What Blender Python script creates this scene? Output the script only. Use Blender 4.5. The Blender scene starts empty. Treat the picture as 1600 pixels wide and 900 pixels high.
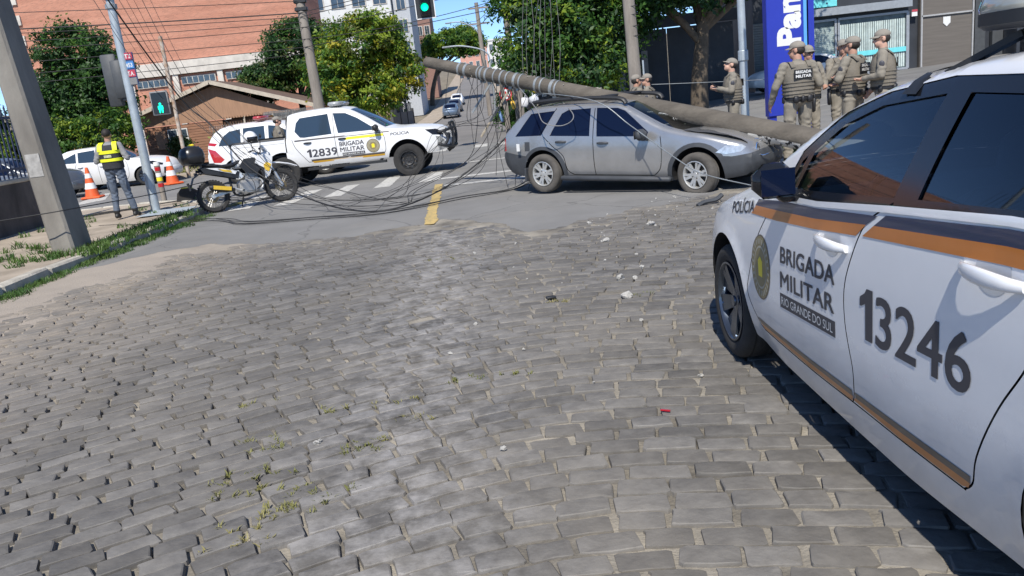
import bpy, bmesh, math, random
import numpy as np
from mathutils import Vector, Matrix, noise
from mathutils.geometry import delaunay_2d_cdt
rnd = random.Random(7)
nrs = np.random.RandomState(11)
PI = math.pi
SC = bpy.context.scene
COL = SC.collection

# ------------------------------------------------------------------ camera, sky, sun, exposure
cam_d = bpy.data.cameras.new('camera')
cam = bpy.data.objects.new('camera', cam_d)
COL.objects.link(cam)
cam_d.sensor_width = 36.0
cam_d.lens = 36.0 * 1217.0 / 1600.0
cam_d.clip_start = 0.05
cam_d.clip_end = 4000
cam.matrix_world = Matrix.Translation((0, 0, 1.62)) @ Matrix.Rotation(math.radians(90 - 13.7), 4, 'X') @ Matrix.Rotation(math.radians(-6.45), 4, 'Z')
SC.camera = cam
SUN_EL, SUN_AZ = 50.0, 190.0          # degrees; azimuth clockwise from +Y: the sun stands behind the camera, slightly left
w = bpy.data.worlds.new('World')
SC.world = w
w.use_nodes = True
wn = w.node_tree.nodes
sky = wn.new('ShaderNodeTexSky')
sky.sky_type = 'NISHITA'
sky.sun_disc = False
sky.sun_elevation = math.radians(SUN_EL)
sky.sun_rotation = math.radians(SUN_AZ)
sky.air_density = 1.0
sky.dust_density = 0.0
sky.altitude = 4000
sky.ozone_density = 6.0
w.node_tree.links.new(sky.outputs[0], wn['Background'].inputs[0])
wn['Background'].inputs[1].default_value = 0.15
sun_d = bpy.data.lights.new('sun', 'SUN')
sun_d.energy = 4.6
sun_d.angle = math.radians(0.5)
sun_d.color = (1.0, 0.95, 0.87)
sun = bpy.data.objects.new('sun', sun_d)
COL.objects.link(sun)
_s = Vector((math.sin(math.radians(SUN_AZ)) * math.cos(math.radians(SUN_EL)), math.cos(math.radians(SUN_AZ)) * math.cos(math.radians(SUN_EL)), math.sin(math.radians(SUN_EL))))
sun.rotation_euler = _s.to_track_quat('Z', 'Y').to_euler()
SC.view_settings.view_transform = 'Standard'
SC.view_settings.look = 'None'
SC.view_settings.exposure = 0.28
SC.view_settings.gamma = 1.0
SC.render.engine = 'CYCLES'
SC.cycles.max_bounces = 8
SC.cycles.transparent_max_bounces = 12
SC.cycles.use_denoising = True

# ------------------------------------------------------------------ materials
MATS = {}
def mat(name, col, rough=0.6, metal=0.0, var=0.12, scale=6.0, bump=0.0, bscale=40.0, coat=0.0, col2=None, spec=0.5, emit=0.0, world=False, detail=4.0, stretch=None, attr=None):
    if name in MATS: return MATS[name]
    m = bpy.data.materials.new(name)
    m.use_nodes = True
    nt = m.node_tree; N = nt.nodes; L = nt.links
    b = N['Principled BSDF']
    b.inputs['Roughness'].default_value = rough
    b.inputs['Metallic'].default_value = metal
    b.inputs['Specular IOR Level'].default_value = spec
    if coat:
        b.inputs['Coat Weight'].default_value = coat
        b.inputs['Coat Roughness'].default_value = 0.04
    c = tuple(col) + (1,)
    if world:
        g = N.new('ShaderNodeNewGeometry'); co = g.outputs['Position']
    else:
        g = N.new('ShaderNodeTexCoord'); co = g.outputs['Object']
    if stretch:
        mp = N.new('ShaderNodeMapping'); mp.inputs['Scale'].default_value = stretch
        L.new(co, mp.inputs[0]); co = mp.outputs[0]
    if var > 0 or col2:
        n = N.new('ShaderNodeTexNoise'); n.inputs['Scale'].default_value = scale; n.inputs['Detail'].default_value = detail
        n.inputs['Roughness'].default_value = 0.6
        L.new(co, n.inputs['Vector'])
        r = N.new('ShaderNodeValToRGB')
        r.color_ramp.elements[0].position = 0.3; r.color_ramp.elements[1].position = 0.7
        a = tuple(x * (1 - var) for x in col) + (1,)
        d = (tuple(col2) + (1,)) if col2 else tuple(min(1, x * (1 + var)) for x in col) + (1,)
        r.color_ramp.elements[0].color = a; r.color_ramp.elements[1].color = d
        L.new(n.outputs['Fac'], r.inputs[0])
        out = r.outputs[0]
        if attr:
            at = N.new('ShaderNodeAttribute'); at.attribute_name = attr
            oi = N.new('ShaderNodeObjectInfo')
            ad = N.new('ShaderNodeMath'); ad.operation = 'ADD'
            L.new(at.outputs['Fac'], ad.inputs[0]); L.new(oi.outputs['Random'], ad.inputs[1])
            fr = N.new('ShaderNodeMath'); fr.operation = 'FRACT'; L.new(ad.outputs[0], fr.inputs[0])
            mr = N.new('ShaderNodeMapRange'); mr.inputs[3].default_value = 0.72; mr.inputs[4].default_value = 1.28
            L.new(fr.outputs[0], mr.inputs[0])
            mm = N.new('ShaderNodeVectorMath'); mm.operation = 'SCALE'
            L.new(out, mm.inputs[0]); L.new(mr.outputs[0], mm.inputs['Scale'])
            out = mm.outputs[0]
        L.new(out, b.inputs['Base Color'])
    else:
        b.inputs['Base Color'].default_value = c
    if bump > 0:
        n2 = N.new('ShaderNodeTexNoise'); n2.inputs['Scale'].default_value = bscale; n2.inputs['Detail'].default_value = 5
        L.new(co, n2.inputs['Vector'])
        bp = N.new('ShaderNodeBump'); bp.inputs['Strength'].default_value = bump; bp.inputs['Distance'].default_value = 0.02
        L.new(n2.outputs['Fac'], bp.inputs['Height']); L.new(bp.outputs[0], b.inputs['Normal'])
    if emit > 0:
        b.inputs['Emission Color'].default_value = c
        b.inputs['Emission Strength'].default_value = emit
    MATS[name] = m
    return m

def mat_glass(name, tint, opac=0.75, rough=0.02):
    if name in MATS: return MATS[name]
    m = bpy.data.materials.new(name); m.use_nodes = True
    nt = m.node_tree; N = nt.nodes; L = nt.links
    for n in list(N):
        if n.type != 'OUTPUT_MATERIAL': N.remove(n)
    o = [n for n in N if n.type == 'OUTPUT_MATERIAL'][0]
    tr = N.new('ShaderNodeBsdfTransparent'); tr.inputs[0].default_value = tuple(1 - opac + opac * t for t in tint) + (1,)
    tr.inputs[0].default_value = tuple(tint) + (1,)
    gl = N.new('ShaderNodeBsdfGlossy'); gl.inputs['Roughness'].default_value = rough; gl.inputs[0].default_value = (0.9, 0.95, 1, 1)
    fr = N.new('ShaderNodeFresnel'); fr.inputs[0].default_value = 1.62
    mx = N.new('ShaderNodeMixShader')
    L.new(fr.outputs[0], mx.inputs[0]); L.new(tr.outputs[0], mx.inputs[1]); L.new(gl.outputs[0], mx.inputs[2])
    L.new(mx.outputs[0], o.inputs[0])
    MATS[name] = m
    return m

def mat_leaf(name, col, col2, trans=0.35):
    if name in MATS: return MATS[name]
    m = bpy.data.materials.new(name); m.use_nodes = True
    nt = m.node_tree; N = nt.nodes; L = nt.links
    b = N['Principled BSDF']; b.inputs['Roughness'].default_value = 0.5; b.inputs['Specular IOR Level'].default_value = 0.35
    o = [n for n in N if n.type == 'OUTPUT_MATERIAL'][0]
    g = N.new('ShaderNodeTexCoord')
    n = N.new('ShaderNodeTexNoise'); n.inputs['Scale'].default_value = 1.3; n.inputs['Detail'].default_value = 6
    L.new(g.outputs['Object'], n.inputs['Vector'])
    r = N.new('ShaderNodeValToRGB'); r.color_ramp.elements[0].position = 0.35; r.color_ramp.elements[1].position = 0.65
    r.color_ramp.elements[0].color = tuple(col) + (1,); r.color_ramp.elements[1].color = tuple(col2) + (1,)
    L.new(n.outputs['Fac'], r.inputs[0]); L.new(r.outputs[0], b.inputs['Base Color'])
    t = N.new('ShaderNodeBsdfTranslucent'); L.new(r.outputs[0], t.inputs[0])
    mx = N.new('ShaderNodeMixShader'); mx.inputs[0].default_value = trans
    L.new(b.outputs[0], mx.inputs[1]); L.new(t.outputs[0], mx.inputs[2]); L.new(mx.outputs[0], o.inputs[0])
    MATS[name] = m
    return m

# ------------------------------------------------------------------ mesh building
class MB:
    def __init__(s): s.v = []; s.f = []; s.m = []; s.n = {}
    def add(s, vs, fs, mi=0):
        k = len(s.v)
        s.v.extend([tuple(p) for p in vs])
        s.f.extend([tuple(i + k for i in f) for f in fs])
        s.m.extend([mi] * len(fs))
        return k
    def box(s, c, d, rz=0.0, mi=0, rot=None, bev=0.0):
        hx, hy, hz = d[0] / 2, d[1] / 2, d[2] / 2
        if bev > 0:
            b = min(bev, hx * .9, hy * .9, hz * .9)
            pts = []
            for sz in (-1, 1):
                for (ax, ay, az) in ((1, 1, 0), (0, 0, 1)) if sz < 0 else ((0, 0, 1), (1, 1, 0)):
                    pass
            vs = []; 
            for z, ins in ((-hz, b), (-hz + b, 0), (hz - b, 0), (hz, b)):
                ex, ey = hx - ins, hy - ins
                k = b if ins == 0 else b * .4
                vs += [(ex - k, -ey, z), (ex, -ey + k, z), (ex, ey - k, z), (ex - k, ey, z), (-ex + k, ey, z), (-ex, ey - k, z), (-ex, -ey + k, z), (-ex + k, -ey, z)]
            fs = [tuple(reversed(range(8))), tuple(range(24, 32))]
            for r in range(3):
                for i in range(8):
                    j = (i + 1) % 8
                    fs.append((r * 8 + i, r * 8 + j, r * 8 + 8 + j, r * 8 + 8 + i))
        else:
            vs = [(-hx, -hy, -hz), (hx, -hy, -hz), (hx, hy, -hz), (-hx, hy, -hz), (-hx, -hy, hz), (hx, -hy, hz), (hx, hy, hz), (-hx, hy, hz)]
            fs = [(0, 3, 2, 1), (4, 5, 6, 7), (0, 1, 5, 4), (1, 2, 6, 5), (2, 3, 7, 6), (3, 0, 4, 7)]
        R = rot if rot is not None else Matrix.Rotation(rz, 3, 'Z')
        C = Vector(c)
        s.add([C + R @ Vector(p) for p in vs], fs, mi)
        return s
    def beam(s, a, b, wd, th, mi=0, up=(0, 0, 1)):
        a = Vector(a); b = Vector(b); d = (b - a)
        if d.length < 1e-6: return s
        x = d.normalized(); u = Vector(up)
        if abs(x.dot(u)) > 0.98: u = Vector((0, 1, 0))
        y = u.cross(x).normalized(); z = x.cross(y)
        R = Matrix((x, y, z)).transposed()
        return s.box((a + b) / 2, (d.length, wd, th), rot=R, mi=mi)
    def tube(s, pts, r, n=6, mi=0, cap=True):
        pts = [Vector(p) for p in pts]
        rs = r if isinstance(r, (list, tuple)) else [r] * len(pts)
        k = len(s.v)
        prev = None
        for i, p in enumerate(pts):
            t = (pts[min(i + 1, len(pts) - 1)] - pts[max(i - 1, 0)])
            t = t.normalized() if t.length > 1e-9 else Vector((0, 0, 1))
            if prev is None:
                u = Vector((0, 0, 1)) if abs(t.z) < 0.9 else Vector((1, 0, 0))
                a = t.cross(u).normalized()
            else:
                a = prev - t * prev.dot(t)
                a = a.normalized() if a.length > 1e-6 else t.orthogonal().normalized()
            prev = a
            b = t.cross(a)
            for j in range(n):
                an = 2 * PI * j / n
                s.v.append(tuple(p + (a * math.cos(an) + b * math.sin(an)) * rs[i]))
        for i in range(len(pts) - 1):
            for j in range(n):
                q = (j + 1) % n
                s.f.append((k + i * n + j, k + i * n + q, k + (i + 1) * n + q, k + (i + 1) * n + j)); s.m.append(mi)
        if cap:
            s.f.append(tuple(k + j for j in reversed(range(n)))); s.m.append(mi)
            e = k + (len(pts) - 1) * n
            s.f.append(tuple(e + j for j in range(n))); s.m.append(mi)
        return s
    def lathe(s, prof, n=24, mi=0, M=None, ang=2 * PI, closed=False):
        k = len(s.v); full = abs(ang - 2 * PI) < 1e-6
        cols = n if full else n + 1
        for i in range(cols):
            a = ang * i / n
            for (r, z) in prof:
                p = Vector((r * math.cos(a), r * math.sin(a), z))
                s.v.append(tuple(M @ p if M is not None else p))
        m = len(prof)
        for i in range(n):
            i2 = (i + 1) % cols
            for j in range(m - 1 if not closed else m):
                j2 = (j + 1) % m
                s.f.append((k + i * m + j, k + i2 * m + j, k + i2 * m + j2, k + i * m + j2)); s.m.append(mi)
        return s
    def prism(s, poly, z0, z1, mi=0, M=None):
        n = len(poly)
        vs = [Vector((p[0], p[1], z0)) for p in poly] + [Vector((p[0], p[1], z1)) for p in poly]
        if M is not None: vs = [M @ v for v in vs]
        fs = [tuple(reversed(range(n))), tuple(range(n, 2 * n))] + [(i, (i + 1) % n, n + (i + 1) % n, n + i) for i in range(n)]
        s.add(vs, fs, mi); return s
    def ell(s, c, r, nu=12, nv=8, mi=0, R=None):
        c = Vector(c); k = len(s.v)
        for i in range(nv + 1):
            t = PI * i / nv
            for j in range(nu):
                p = 2 * PI * j / nu
                q = Vector((r[0] * math.sin(t) * math.cos(p), r[1] * math.sin(t) * math.sin(p), r[2] * math.cos(t)))
                if R is not None: q = R @ q
                s.v.append(tuple(c + q))
        for i in range(nv):
            for j in range(nu):
                q = (j + 1) % nu
                s.f.append((k + i * nu + j, k + (i + 1) * nu + j, k + (i + 1) * nu + q, k + i * nu + q)); s.m.append(mi)
        return s
    def loft(s, rings, mi=0, cap=True, closed=True):
        k = len(s.v); n = len(rings[0])
        for r in rings: s.v.extend([tuple(p) for p in r])
        for i in range(len(rings) - 1):
            for j in range(n if closed else n - 1):
                q = (j + 1) % n
                s.f.append((k + i * n + j, k + i * n + q, k + (i + 1) * n + q, k + (i + 1) * n + j)); s.m.append(mi)
        if cap:
            s.f.append(tuple(k + j for j in reversed(range(n)))); s.m.append(mi)
            e = k + (len(rings) - 1) * n
            s.f.append(tuple(e + j for j in range(n))); s.m.append(mi)
        return s
    def grid(s, fn, nu, nv, mi=0):
        k = len(s.v)
        for i in range(nu + 1):
            for j in range(nv + 1):
                s.v.append(tuple(fn(i / nu, j / nv)))
        for i in range(nu):
            for j in range(nv):
                a = k + i * (nv + 1) + j
                s.f.append((a, a + nv + 1, a + nv + 2, a + 1)); s.m.append(mi)
        return s
    def mesh(s, name, mats, smooth=None, normals=None):
        me = bpy.data.meshes.new(name)
        me.from_pydata(s.v, [], s.f)
        for m in (mats if isinstance(mats, (list, tuple)) else [mats]): me.materials.append(m)
        if any(s.m): me.polygons.foreach_set('material_index', s.m)
        if smooth is not None:
            me.polygons.foreach_set('use_smooth', [True] * len(me.polygons))
            me.update()
            if normals is not None:
                me.normals_split_custom_set_from_vertices(normals)
            elif smooth < 179:
                me.set_sharp_from_angle(angle=math.radians(smooth))
        me.update()
        return me

def link(name, me, parent=None, loc=None, rot=None):
    o = bpy.data.objects.new(name, me); COL.objects.link(o)
    if parent is not None: o.parent = parent
    if loc is not None: o.location = loc
    if rot is not None: o.rotation_euler = rot
    return o
def obj(name, mb, mats, parent=None, smooth=None, loc=None, rot=None, label=None, normals=None):
    o = link(name, mb.mesh(name, mats, smooth, normals), parent, loc, rot)
    if label: o['label'] = label
    return o
def tag(o, label, cat, group=None):
    o['label'] = label; o['category'] = cat
    if group: o['group'] = group
    return o
def thing(name, label, cat, loc=(0, 0, 0), rz=0.0, group=None):
    o = link(name, None, None, loc, (0, 0, rz))
    return tag(o, label, cat, group)
def struct(o): o['kind'] = 'structure'; return o
def stuff(o): o['kind'] = 'stuff'; return o
def copy_tree(root, loc=None, rot=None, label=None, group=None):
    def rec(o, par):
        c = o.copy(); COL.objects.link(c)
        if par is not None: c.parent = par
        for ch in o.children: rec(ch, c)
        return c
    r = rec(root, None)
    if loc is not None: r.location = loc
    if rot is not None: r.rotation_euler = rot
    if label: r['label'] = label
    if group: r['group'] = group
    return r

_TX = {}
def text_geo(s, bold=0.02):
    """flat lettering as triangles: list of (x, y), tris, width; cap height scaled to 1"""
    key = (s, bold)
    if key in _TX: return _TX[key]
    if len(s) > 1 and s[0] == '1':            # a figure one with a proper flag, ahead of the other digits
        v2, t2, w2 = text_geo(s[1:], bold)
        one = [(.20, 0), (.42, 0), (.42, 1.0), (.24, 1.0), (.17, .90), (.0, .80), (.0, .64), (.20, .74)]
        V, T = tri_fill(one, .3)
        k = len(V)
        _TX[key] = (V + [(x + .56, y) for x, y in v2], list(T) + [tuple(i + k for i in t) for t in t2], w2 + .56)
        return _TX[key]
    cu = bpy.data.curves.new('t', 'FONT'); cu.body = s; cu.size = 1.0; cu.offset = bold; cu.resolution_u = 4
    o = bpy.data.objects.new('t', cu); COL.objects.link(o)
    dg = bpy.context.evaluated_depsgraph_get()
    me = bpy.data.meshes.new_from_object(o.evaluated_get(dg))
    bm = bmesh.new(); bm.from_mesh(me)
    bmesh.ops.remove_doubles(bm, verts=bm.verts, dist=1e-5)
    bmesh.ops.triangulate(bm, faces=bm.faces)
    for _ in range(2):
        lg = [e for e in bm.edges if e.calc_length() > 0.3]
        if not lg: break
        bmesh.ops.subdivide_edges(bm, edges=lg, cuts=1)
        bmesh.ops.triangulate(bm, faces=bm.faces)
    bm.verts.index_update()
    vs = [(v.co.x, v.co.y) for v in bm.verts]
    ts = [tuple(v.index for v in f.verts) for f in bm.faces]
    bm.free()
    bpy.data.objects.remove(o); bpy.data.curves.remove(cu); bpy.data.meshes.remove(me)
    x0 = min(v[0] for v in vs); x1 = max(v[0] for v in vs)
    H = 0.729
    base = [((x - x0) / H, y / H) for x, y in vs]
    _TX[key] = (base, ts, (x1 - x0) / H)
    return _TX[key]
def text_mb(s, height, width=None, fn=None, bold=0.02):
    """fn maps (u, v) in metres to 3-D; width squeezes the line to that length"""
    vs, ts, wd = text_geo(s, bold)
    sx = (width / wd) if width else height
    m = MB()
    m.add([fn(x * sx, y * height) for x, y in vs], ts)
    return m

def lerp(a, b, t): return a + (b - a) * t
def interp(tab, x):
    if x <= tab[0][0]: return tab[0][1]
    if x >= tab[-1][0]: return tab[-1][1]
    for i in range(len(tab) - 1):
        if tab[i][0] <= x <= tab[i + 1][0]:
            x0, y0 = tab[i]; x1, y1 = tab[i + 1]
            m0 = (y1 - tab[i - 1][1]) / (x1 - tab[i - 1][0]) if i > 0 else (y1 - y0) / (x1 - x0)
            m1 = (tab[i + 2][1] - y0) / (tab[i + 2][0] - x0) if i + 2 < len(tab) else (y1 - y0) / (x1 - x0)
            s0 = (y1 - y0) / (x1 - x0)
            if s0 == 0: m0 = m1 = 0
            else:
                m0 = max(min(m0 / s0, 2.5), 0) * s0; m1 = max(min(m1 / s0, 2.5), 0) * s0
            h = x1 - x0; t = (x - x0) / h
            return (2*t**3 - 3*t*t + 1) * y0 + (t**3 - 2*t*t + t) * h * m0 + (-2*t**3 + 3*t*t) * y1 + (t**3 - t*t) * h * m1
def smooth_path(pts, k=8):
    P = [Vector(p) for p in pts]; out = []
    for i in range(len(P) - 1):
        p0 = P[max(i - 1, 0)]; p1 = P[i]; p2 = P[i + 1]; p3 = P[min(i + 2, len(P) - 1)]
        for j in range(k):
            t = j / k
            out.append(0.5 * ((2 * p1) + (p2 - p0) * t + (2 * p0 - 5 * p1 + 4 * p2 - p3) * t * t + (3 * p1 - p0 - 3 * p2 + p3) * t ** 3))
    out.append(P[-1]); return out
def inpoly(x, y, poly):
    c = False; n = len(poly); j = n - 1
    for i in range(n):
        xi, yi = poly[i]; xj, yj = poly[j]
        if (yi > y) != (yj > y) and x < (xj - xi) * (y - yi) / (yj - yi) + xi: c = not c
        j = i
    return c
def tri_fill(poly, step, holes=(), jitter=0.0):
    """points and triangles filling a 2-D outline (constrained Delaunay)"""
    pts = []; ed = []
    for lp in [poly] + list(holes):
        n = len(lp); k = len(pts)
        pts += [Vector(p) for p in lp]; ed += [(k + i, k + (i + 1) % n) for i in range(n)]
    xs = [p[0] for p in poly]; ys = [p[1] for p in poly]
    bp = np.array([p[:] for p in pts])
    nx = int((max(xs) - min(xs)) / step); ny = int((max(ys) - min(ys)) / step)
    for i in range(1, nx + 1):
        for j in range(1, ny + 1):
            x = min(xs) + i * step + rnd.uniform(-jitter, jitter); y = min(ys) + j * step + rnd.uniform(-jitter, jitter)
            if inpoly(x, y, poly) and not any(inpoly(x, y, h) for h in holes) and np.min((bp[:, 0] - x) ** 2 + (bp[:, 1] - y) ** 2) > (step * .35) ** 2:
                pts.append(Vector((x, y)))
    r = delaunay_2d_cdt(pts, ed, [], 0, 1e-6)
    V = [(p[0], p[1]) for p in r[0]]; T = []
    for f in r[2]:
        cx = sum(V[i][0] for i in f) / 3; cy = sum(V[i][1] for i in f) / 3
        if inpoly(cx, cy, poly) and not any(inpoly(cx, cy, h) for h in holes): T.append(tuple(f))
    return V, T
def hill(y):
    d = y - 70.0
    if d <= 0: return 0.0
    if d < 40: return 0.08 * d * d / 80
    return 1.6 + 0.08 * (min(d, 190.0) - 40)

def gz(x, y):
    t = max(0.0, min(1.0, (y - 11.5) / 5.0))
    return hill(y) + 0.042 * max(0.0, min(x, 60) - 3.0) * t

M_lw = mat('white_lettering', (0.70, 0.70, 0.68), 0.5, var=0.0)
M_letter = mat('grey_lettering', (0.055, 0.055, 0.065), 0.5, var=0.0)
M_navy = mat('navy_stripe', (0.020, 0.030, 0.075), 0.3, var=0.05, coat=0.5)
M_red = mat('tail_light_red', (0.45, 0.015, 0.02), 0.15, var=0.1, coat=1.0)
M_plast = mat('black_plastic', (0.022, 0.023, 0.025), 0.5, var=0.15, scale=8)


# ------------------------------------------------------------------ ground, roads, pavements
M_earth = mat('earth', (0.20, 0.17, 0.12), 0.95, var=0.3, scale=0.8, world=True, bump=0.3, bscale=9)
M_asph = mat('asphalt', (0.20, 0.195, 0.185), 0.9, var=0.14, scale=0.9, world=True, bump=0.35, bscale=90, detail=10)
M_asph2 = mat('asphalt_old', (0.19, 0.18, 0.17), 0.9, var=0.12, scale=0.5, world=True, bump=0.3, bscale=60, detail=8)
M_sand = mat('joint_sand', (0.10, 0.09, 0.075), 0.97, col2=(0.36, 0.325, 0.265), scale=2.2, world=True, bump=0.5, bscale=70, detail=9)
M_side = mat('pavement_dirt', (0.30, 0.25, 0.19), 0.95, col2=(0.44, 0.37, 0.29), scale=1.6, world=True, bump=0.35, bscale=30, detail=8)
M_kerb = mat('kerb_concrete', (0.42, 0.39, 0.33), 0.9, var=0.25, scale=5, world=True, bump=0.4, bscale=35)
M_white = mat('road_paint_white', (0.34, 0.335, 0.31), 0.8, col2=(0.64, 0.62, 0.57), scale=14, detail=9, world=True, bump=0.2, bscale=60, var=0.05)
M_yellow = mat('road_paint_yellow', (0.34, 0.28, 0.15), 0.8, col2=(0.66, 0.46, 0.15), scale=13, detail=9, world=True, bump=0.2, bscale=60)
M_blue = mat('road_paint_blue', (0.30, 0.38, 0.45), 0.85, col2=(0.42, 0.44, 0.44), scale=5, world=True)

def weather(m):
    nt = m.node_tree; N = nt.nodes; L = nt.links; bs = N['Principled BSDF']; src = bs.inputs['Base Color'].links[0].from_socket
    g = N.new('ShaderNodeNewGeometry')
    n = N.new('ShaderNodeTexNoise'); n.inputs['Scale'].default_value = 1.1; n.inputs['Detail'].default_value = 6; L.new(g.outputs['Position'], n.inputs['Vector'])
    ma = N.new('ShaderNodeVectorMath'); ma.operation = 'MULTIPLY_ADD'; L.new(n.outputs['Color'], ma.inputs[0]); ma.inputs[1].default_value = (.9, .9, 0); L.new(g.outputs['Position'], ma.inputs[2])
    v = N.new('ShaderNodeTexVoronoi'); v.feature = 'DISTANCE_TO_EDGE'; v.inputs['Scale'].default_value = .42; L.new(ma.outputs[0], v.inputs['Vector'])
    r = N.new('ShaderNodeMapRange'); r.inputs[1].default_value = 0.0; r.inputs[2].default_value = 0.007; r.inputs[3].default_value = .45; r.inputs[4].default_value = 0; L.new(v.outputs['Distance'], r.inputs[0])
    n2 = N.new('ShaderNodeTexNoise'); n2.inputs['Scale'].default_value = .35; n2.inputs['Detail'].default_value = 9; n2.inputs['Roughness'].default_value = .7; L.new(g.outputs['Position'], n2.inputs['Vector'])
    r2 = N.new('ShaderNodeMapRange'); r2.inputs[1].default_value = .52; r2.inputs[2].default_value = .72; r2.inputs[4].default_value = .55; L.new(n2.outputs['Fac'], r2.inputs[0])
    m1 = N.new('ShaderNodeMix'); m1.data_type = 'RGBA'; L.new(r2.outputs[0], m1.inputs[0]); L.new(src, m1.inputs[6]); m1.inputs[7].default_value = (.27, .25, .215, 1)
    m2 = N.new('ShaderNodeMix'); m2.data_type = 'RGBA'; L.new(r.outputs[0], m2.inputs[0]); L.new(m1.outputs[2], m2.inputs[6]); m2.inputs[7].default_value = (.05, .048, .045, 1)
    L.new(m2.outputs[2], bs.inputs['Base Color'])
weather(M_asph); weather(M_asph2)
def sheet(poly, step, z, name, m, zf=None, holes=()):
    V, T = tri_fill(poly, step, holes)
    b = MB(); b.add([(x, y, (zf(x, y) if zf else 0) + z) for x, y in V], T)
    return struct(obj(name, b, m, smooth=180))

# land: one sheet out to the horizon; the street climbs away behind the crossing
b = MB()
xs = [-900, -300, -120, -60, -30, -15, -8, 0, 3, 8, 15, 30, 60, 120, 300, 900]
ys = [-300, -60, -10, 0, 10, 11.5, 16.5, 20, 30, 45, 60, 70, 80, 90, 100, 110, 130, 160, 200, 260, 400, 900]
b.grid(lambda u, v: (xs[round(u * (len(xs) - 1))], ys[round(v * (len(ys) - 1))], gz(xs[round(u * (len(xs) - 1))], ys[round(v * (len(ys) - 1))]) - 0.10), len(xs) - 1, len(ys) - 1)
struct(obj('ground', b, M_earth, smooth=180))

# asphalt crossing: ragged edge where it runs out over the cobbles
edge = [(-5.95, 9.9), (-5.2, 10.6), (-4.7, 11.05), (-4.28, 11.2), (-3.8, 11.0), (-3.3, 10.75), (-2.9, 10.75), (-2.36, 10.56), (-2.0, 10.6), (-1.6, 10.9), (-1.2, 10.95), (-0.9, 11.15), (-0.6, 11.0),
        (-0.42, 10.7), (-0.2, 10.4), (0.0, 10.15), (0.1, 9.6), (0.29, 9.12), (0.5, 9.3), (0.75, 9.45), (0.88, 9.62), (1.2, 9.8), (1.5, 9.95), (1.8, 10.25), (2.24, 10.3), (2.7, 10.55), (3.2, 10.75), (3.8, 11.0), (4.4, 11.2)]
fine = []
for i in range(len(edge) - 1):
    (x0, y0), (x1, y1) = edge[i], edge[i + 1]
    for k in range(4):
        t = k / 4; fine.append((lerp(x0, x1, t) + rnd.uniform(-.03, .03), lerp(y0, y1, t) + rnd.uniform(-.05, .05)))
fine.append(edge[-1])
road = fine + [(4.4, 13.2), (6.2, 15.0), (14, 15.2), (70, 15.2), (70, 30.3), (0.8, 30.3), (-5.3, 30.3), (-70, 30.3), (-70, 17.2), (-14, 18.5), (-9.2, 18.95), (-7.6, 18.6), (-6.5, 17.3), (-5.95, 15.2)]
sheet(road, 1.2, 0.012, 'asphalt_road', M_asph, zf=lambda x, y: gz(x, y) - (.020 if any(abs(x - p[0]) + abs(y - p[1]) < 1e-4 for p in fine[1:-1]) else 0))
# the street uphill
b = MB()
hy = [30.31, 40, 50, 60, 70, 76, 82, 90, 100, 110, 125, 145, 170, 200, 230, 262]
b.grid(lambda u, v: (lerp(-5.3, 0.8, v), hy[round(u * 15)], hill(hy[round(u * 15)]) + 0.016), 15, 2)
struct(obj('hill_street', b, M_asph2, smooth=180))
for (xa, xb, nm) in ((-7.4, -5.3, 'hill_pavement'), (0.8, 3.1, 'hill_pavement')):
    b = MB()
    for i in range(15):
        ya, yb = hy[i], hy[i + 1]
        vs = []
        for y in (ya, yb):
            z = hill(y)
            vs += [(xa, y, z - .05), (xa, y, z + .13), (xb, y, z + .13), (xb, y, z - .05)]
        b.add(vs, [(0, 1, 5, 4), (1, 2, 6, 5), (2, 3, 7, 6)] + ([(3, 2, 1, 0)] if i == 0 else []))
    struct(obj(nm, b, M_side))

def mark(poly, name='road_marking', m=M_white, z=0.018, step=.25, wob=.012):
    P = []
    for i in range(len(poly)):
        (x0, y0), (x1, y1) = poly[i], poly[(i + 1) % len(poly)]
        n = max(2, int(math.hypot(x1 - x0, y1 - y0) / .12))
        for k in range(n): P.append((lerp(x0, x1, k / n) + rnd.uniform(-wob, wob), lerp(y0, y1, k / n) + rnd.uniform(-wob, wob)))
    return sheet(P, step, z, name, m, zf=gz)
mark([(-1.13, 10.9), (-0.97, 10.85), (-0.95, 11.3), (-1.01, 11.6), (-1.03, 12.4), (-1.20, 16.45), (-1.37, 16.47)], m=M_yellow, wob=.02)
for (a, c2, d, e) in (((-5.55, 15.75), (-5.78, 18.3), (-5.42, 18.3), (-5.12, 15.9)), ((-4.62, 15.75), (-4.5, 18.4), (-4.15, 18.4), (-4.24, 15.75)), ((-3.71, 16.4), (-3.62, 18.6), (-3.30, 18.6), (-3.33, 16.36)),
                 ((-2.78, 17.2), (-2.74, 19.6), (-2.43, 19.5), (-2.41, 17.2)), ((-1.80, 17.27), (-1.62, 19.6), (-1.38, 19.5), (-1.33, 17.5))):
    mark([a, c2, d, e])
for (xa, ya, xb, yb, wd) in ((-1.32, 17.5, 4.2, 17.6, .34), (-1.2, 21.55, 4.2, 21.8, .28), (-1.15, 15.92, 4.1, 15.5, .3)):
    mark([(xa, ya), (xb, yb), (xb, yb + wd), (xa, ya + wd)])
mark([(-60, 21.2), (-13.4, 21.6), (-11.9, 21.9), (-11.5, 23.0), (-12.73, 25.9), (-12.9, 25.9), (-12.2, 22.6), (-13.4, 22.1), (-60, 21.7)])
for y in (20.9, 24.6):
    for k in range(6): mark([(9 + 5 * k, y), (11.6 + 5 * k, y), (11.6 + 5 * k, y + .16), (9 + 5 * k, y + .16)])
for x in (-3.2, -2.3, -0.8, 0.1): mark([(x, 28.2), (x + .5, 28.2), (x + .5, 30.1), (x, 30.1)])

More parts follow.
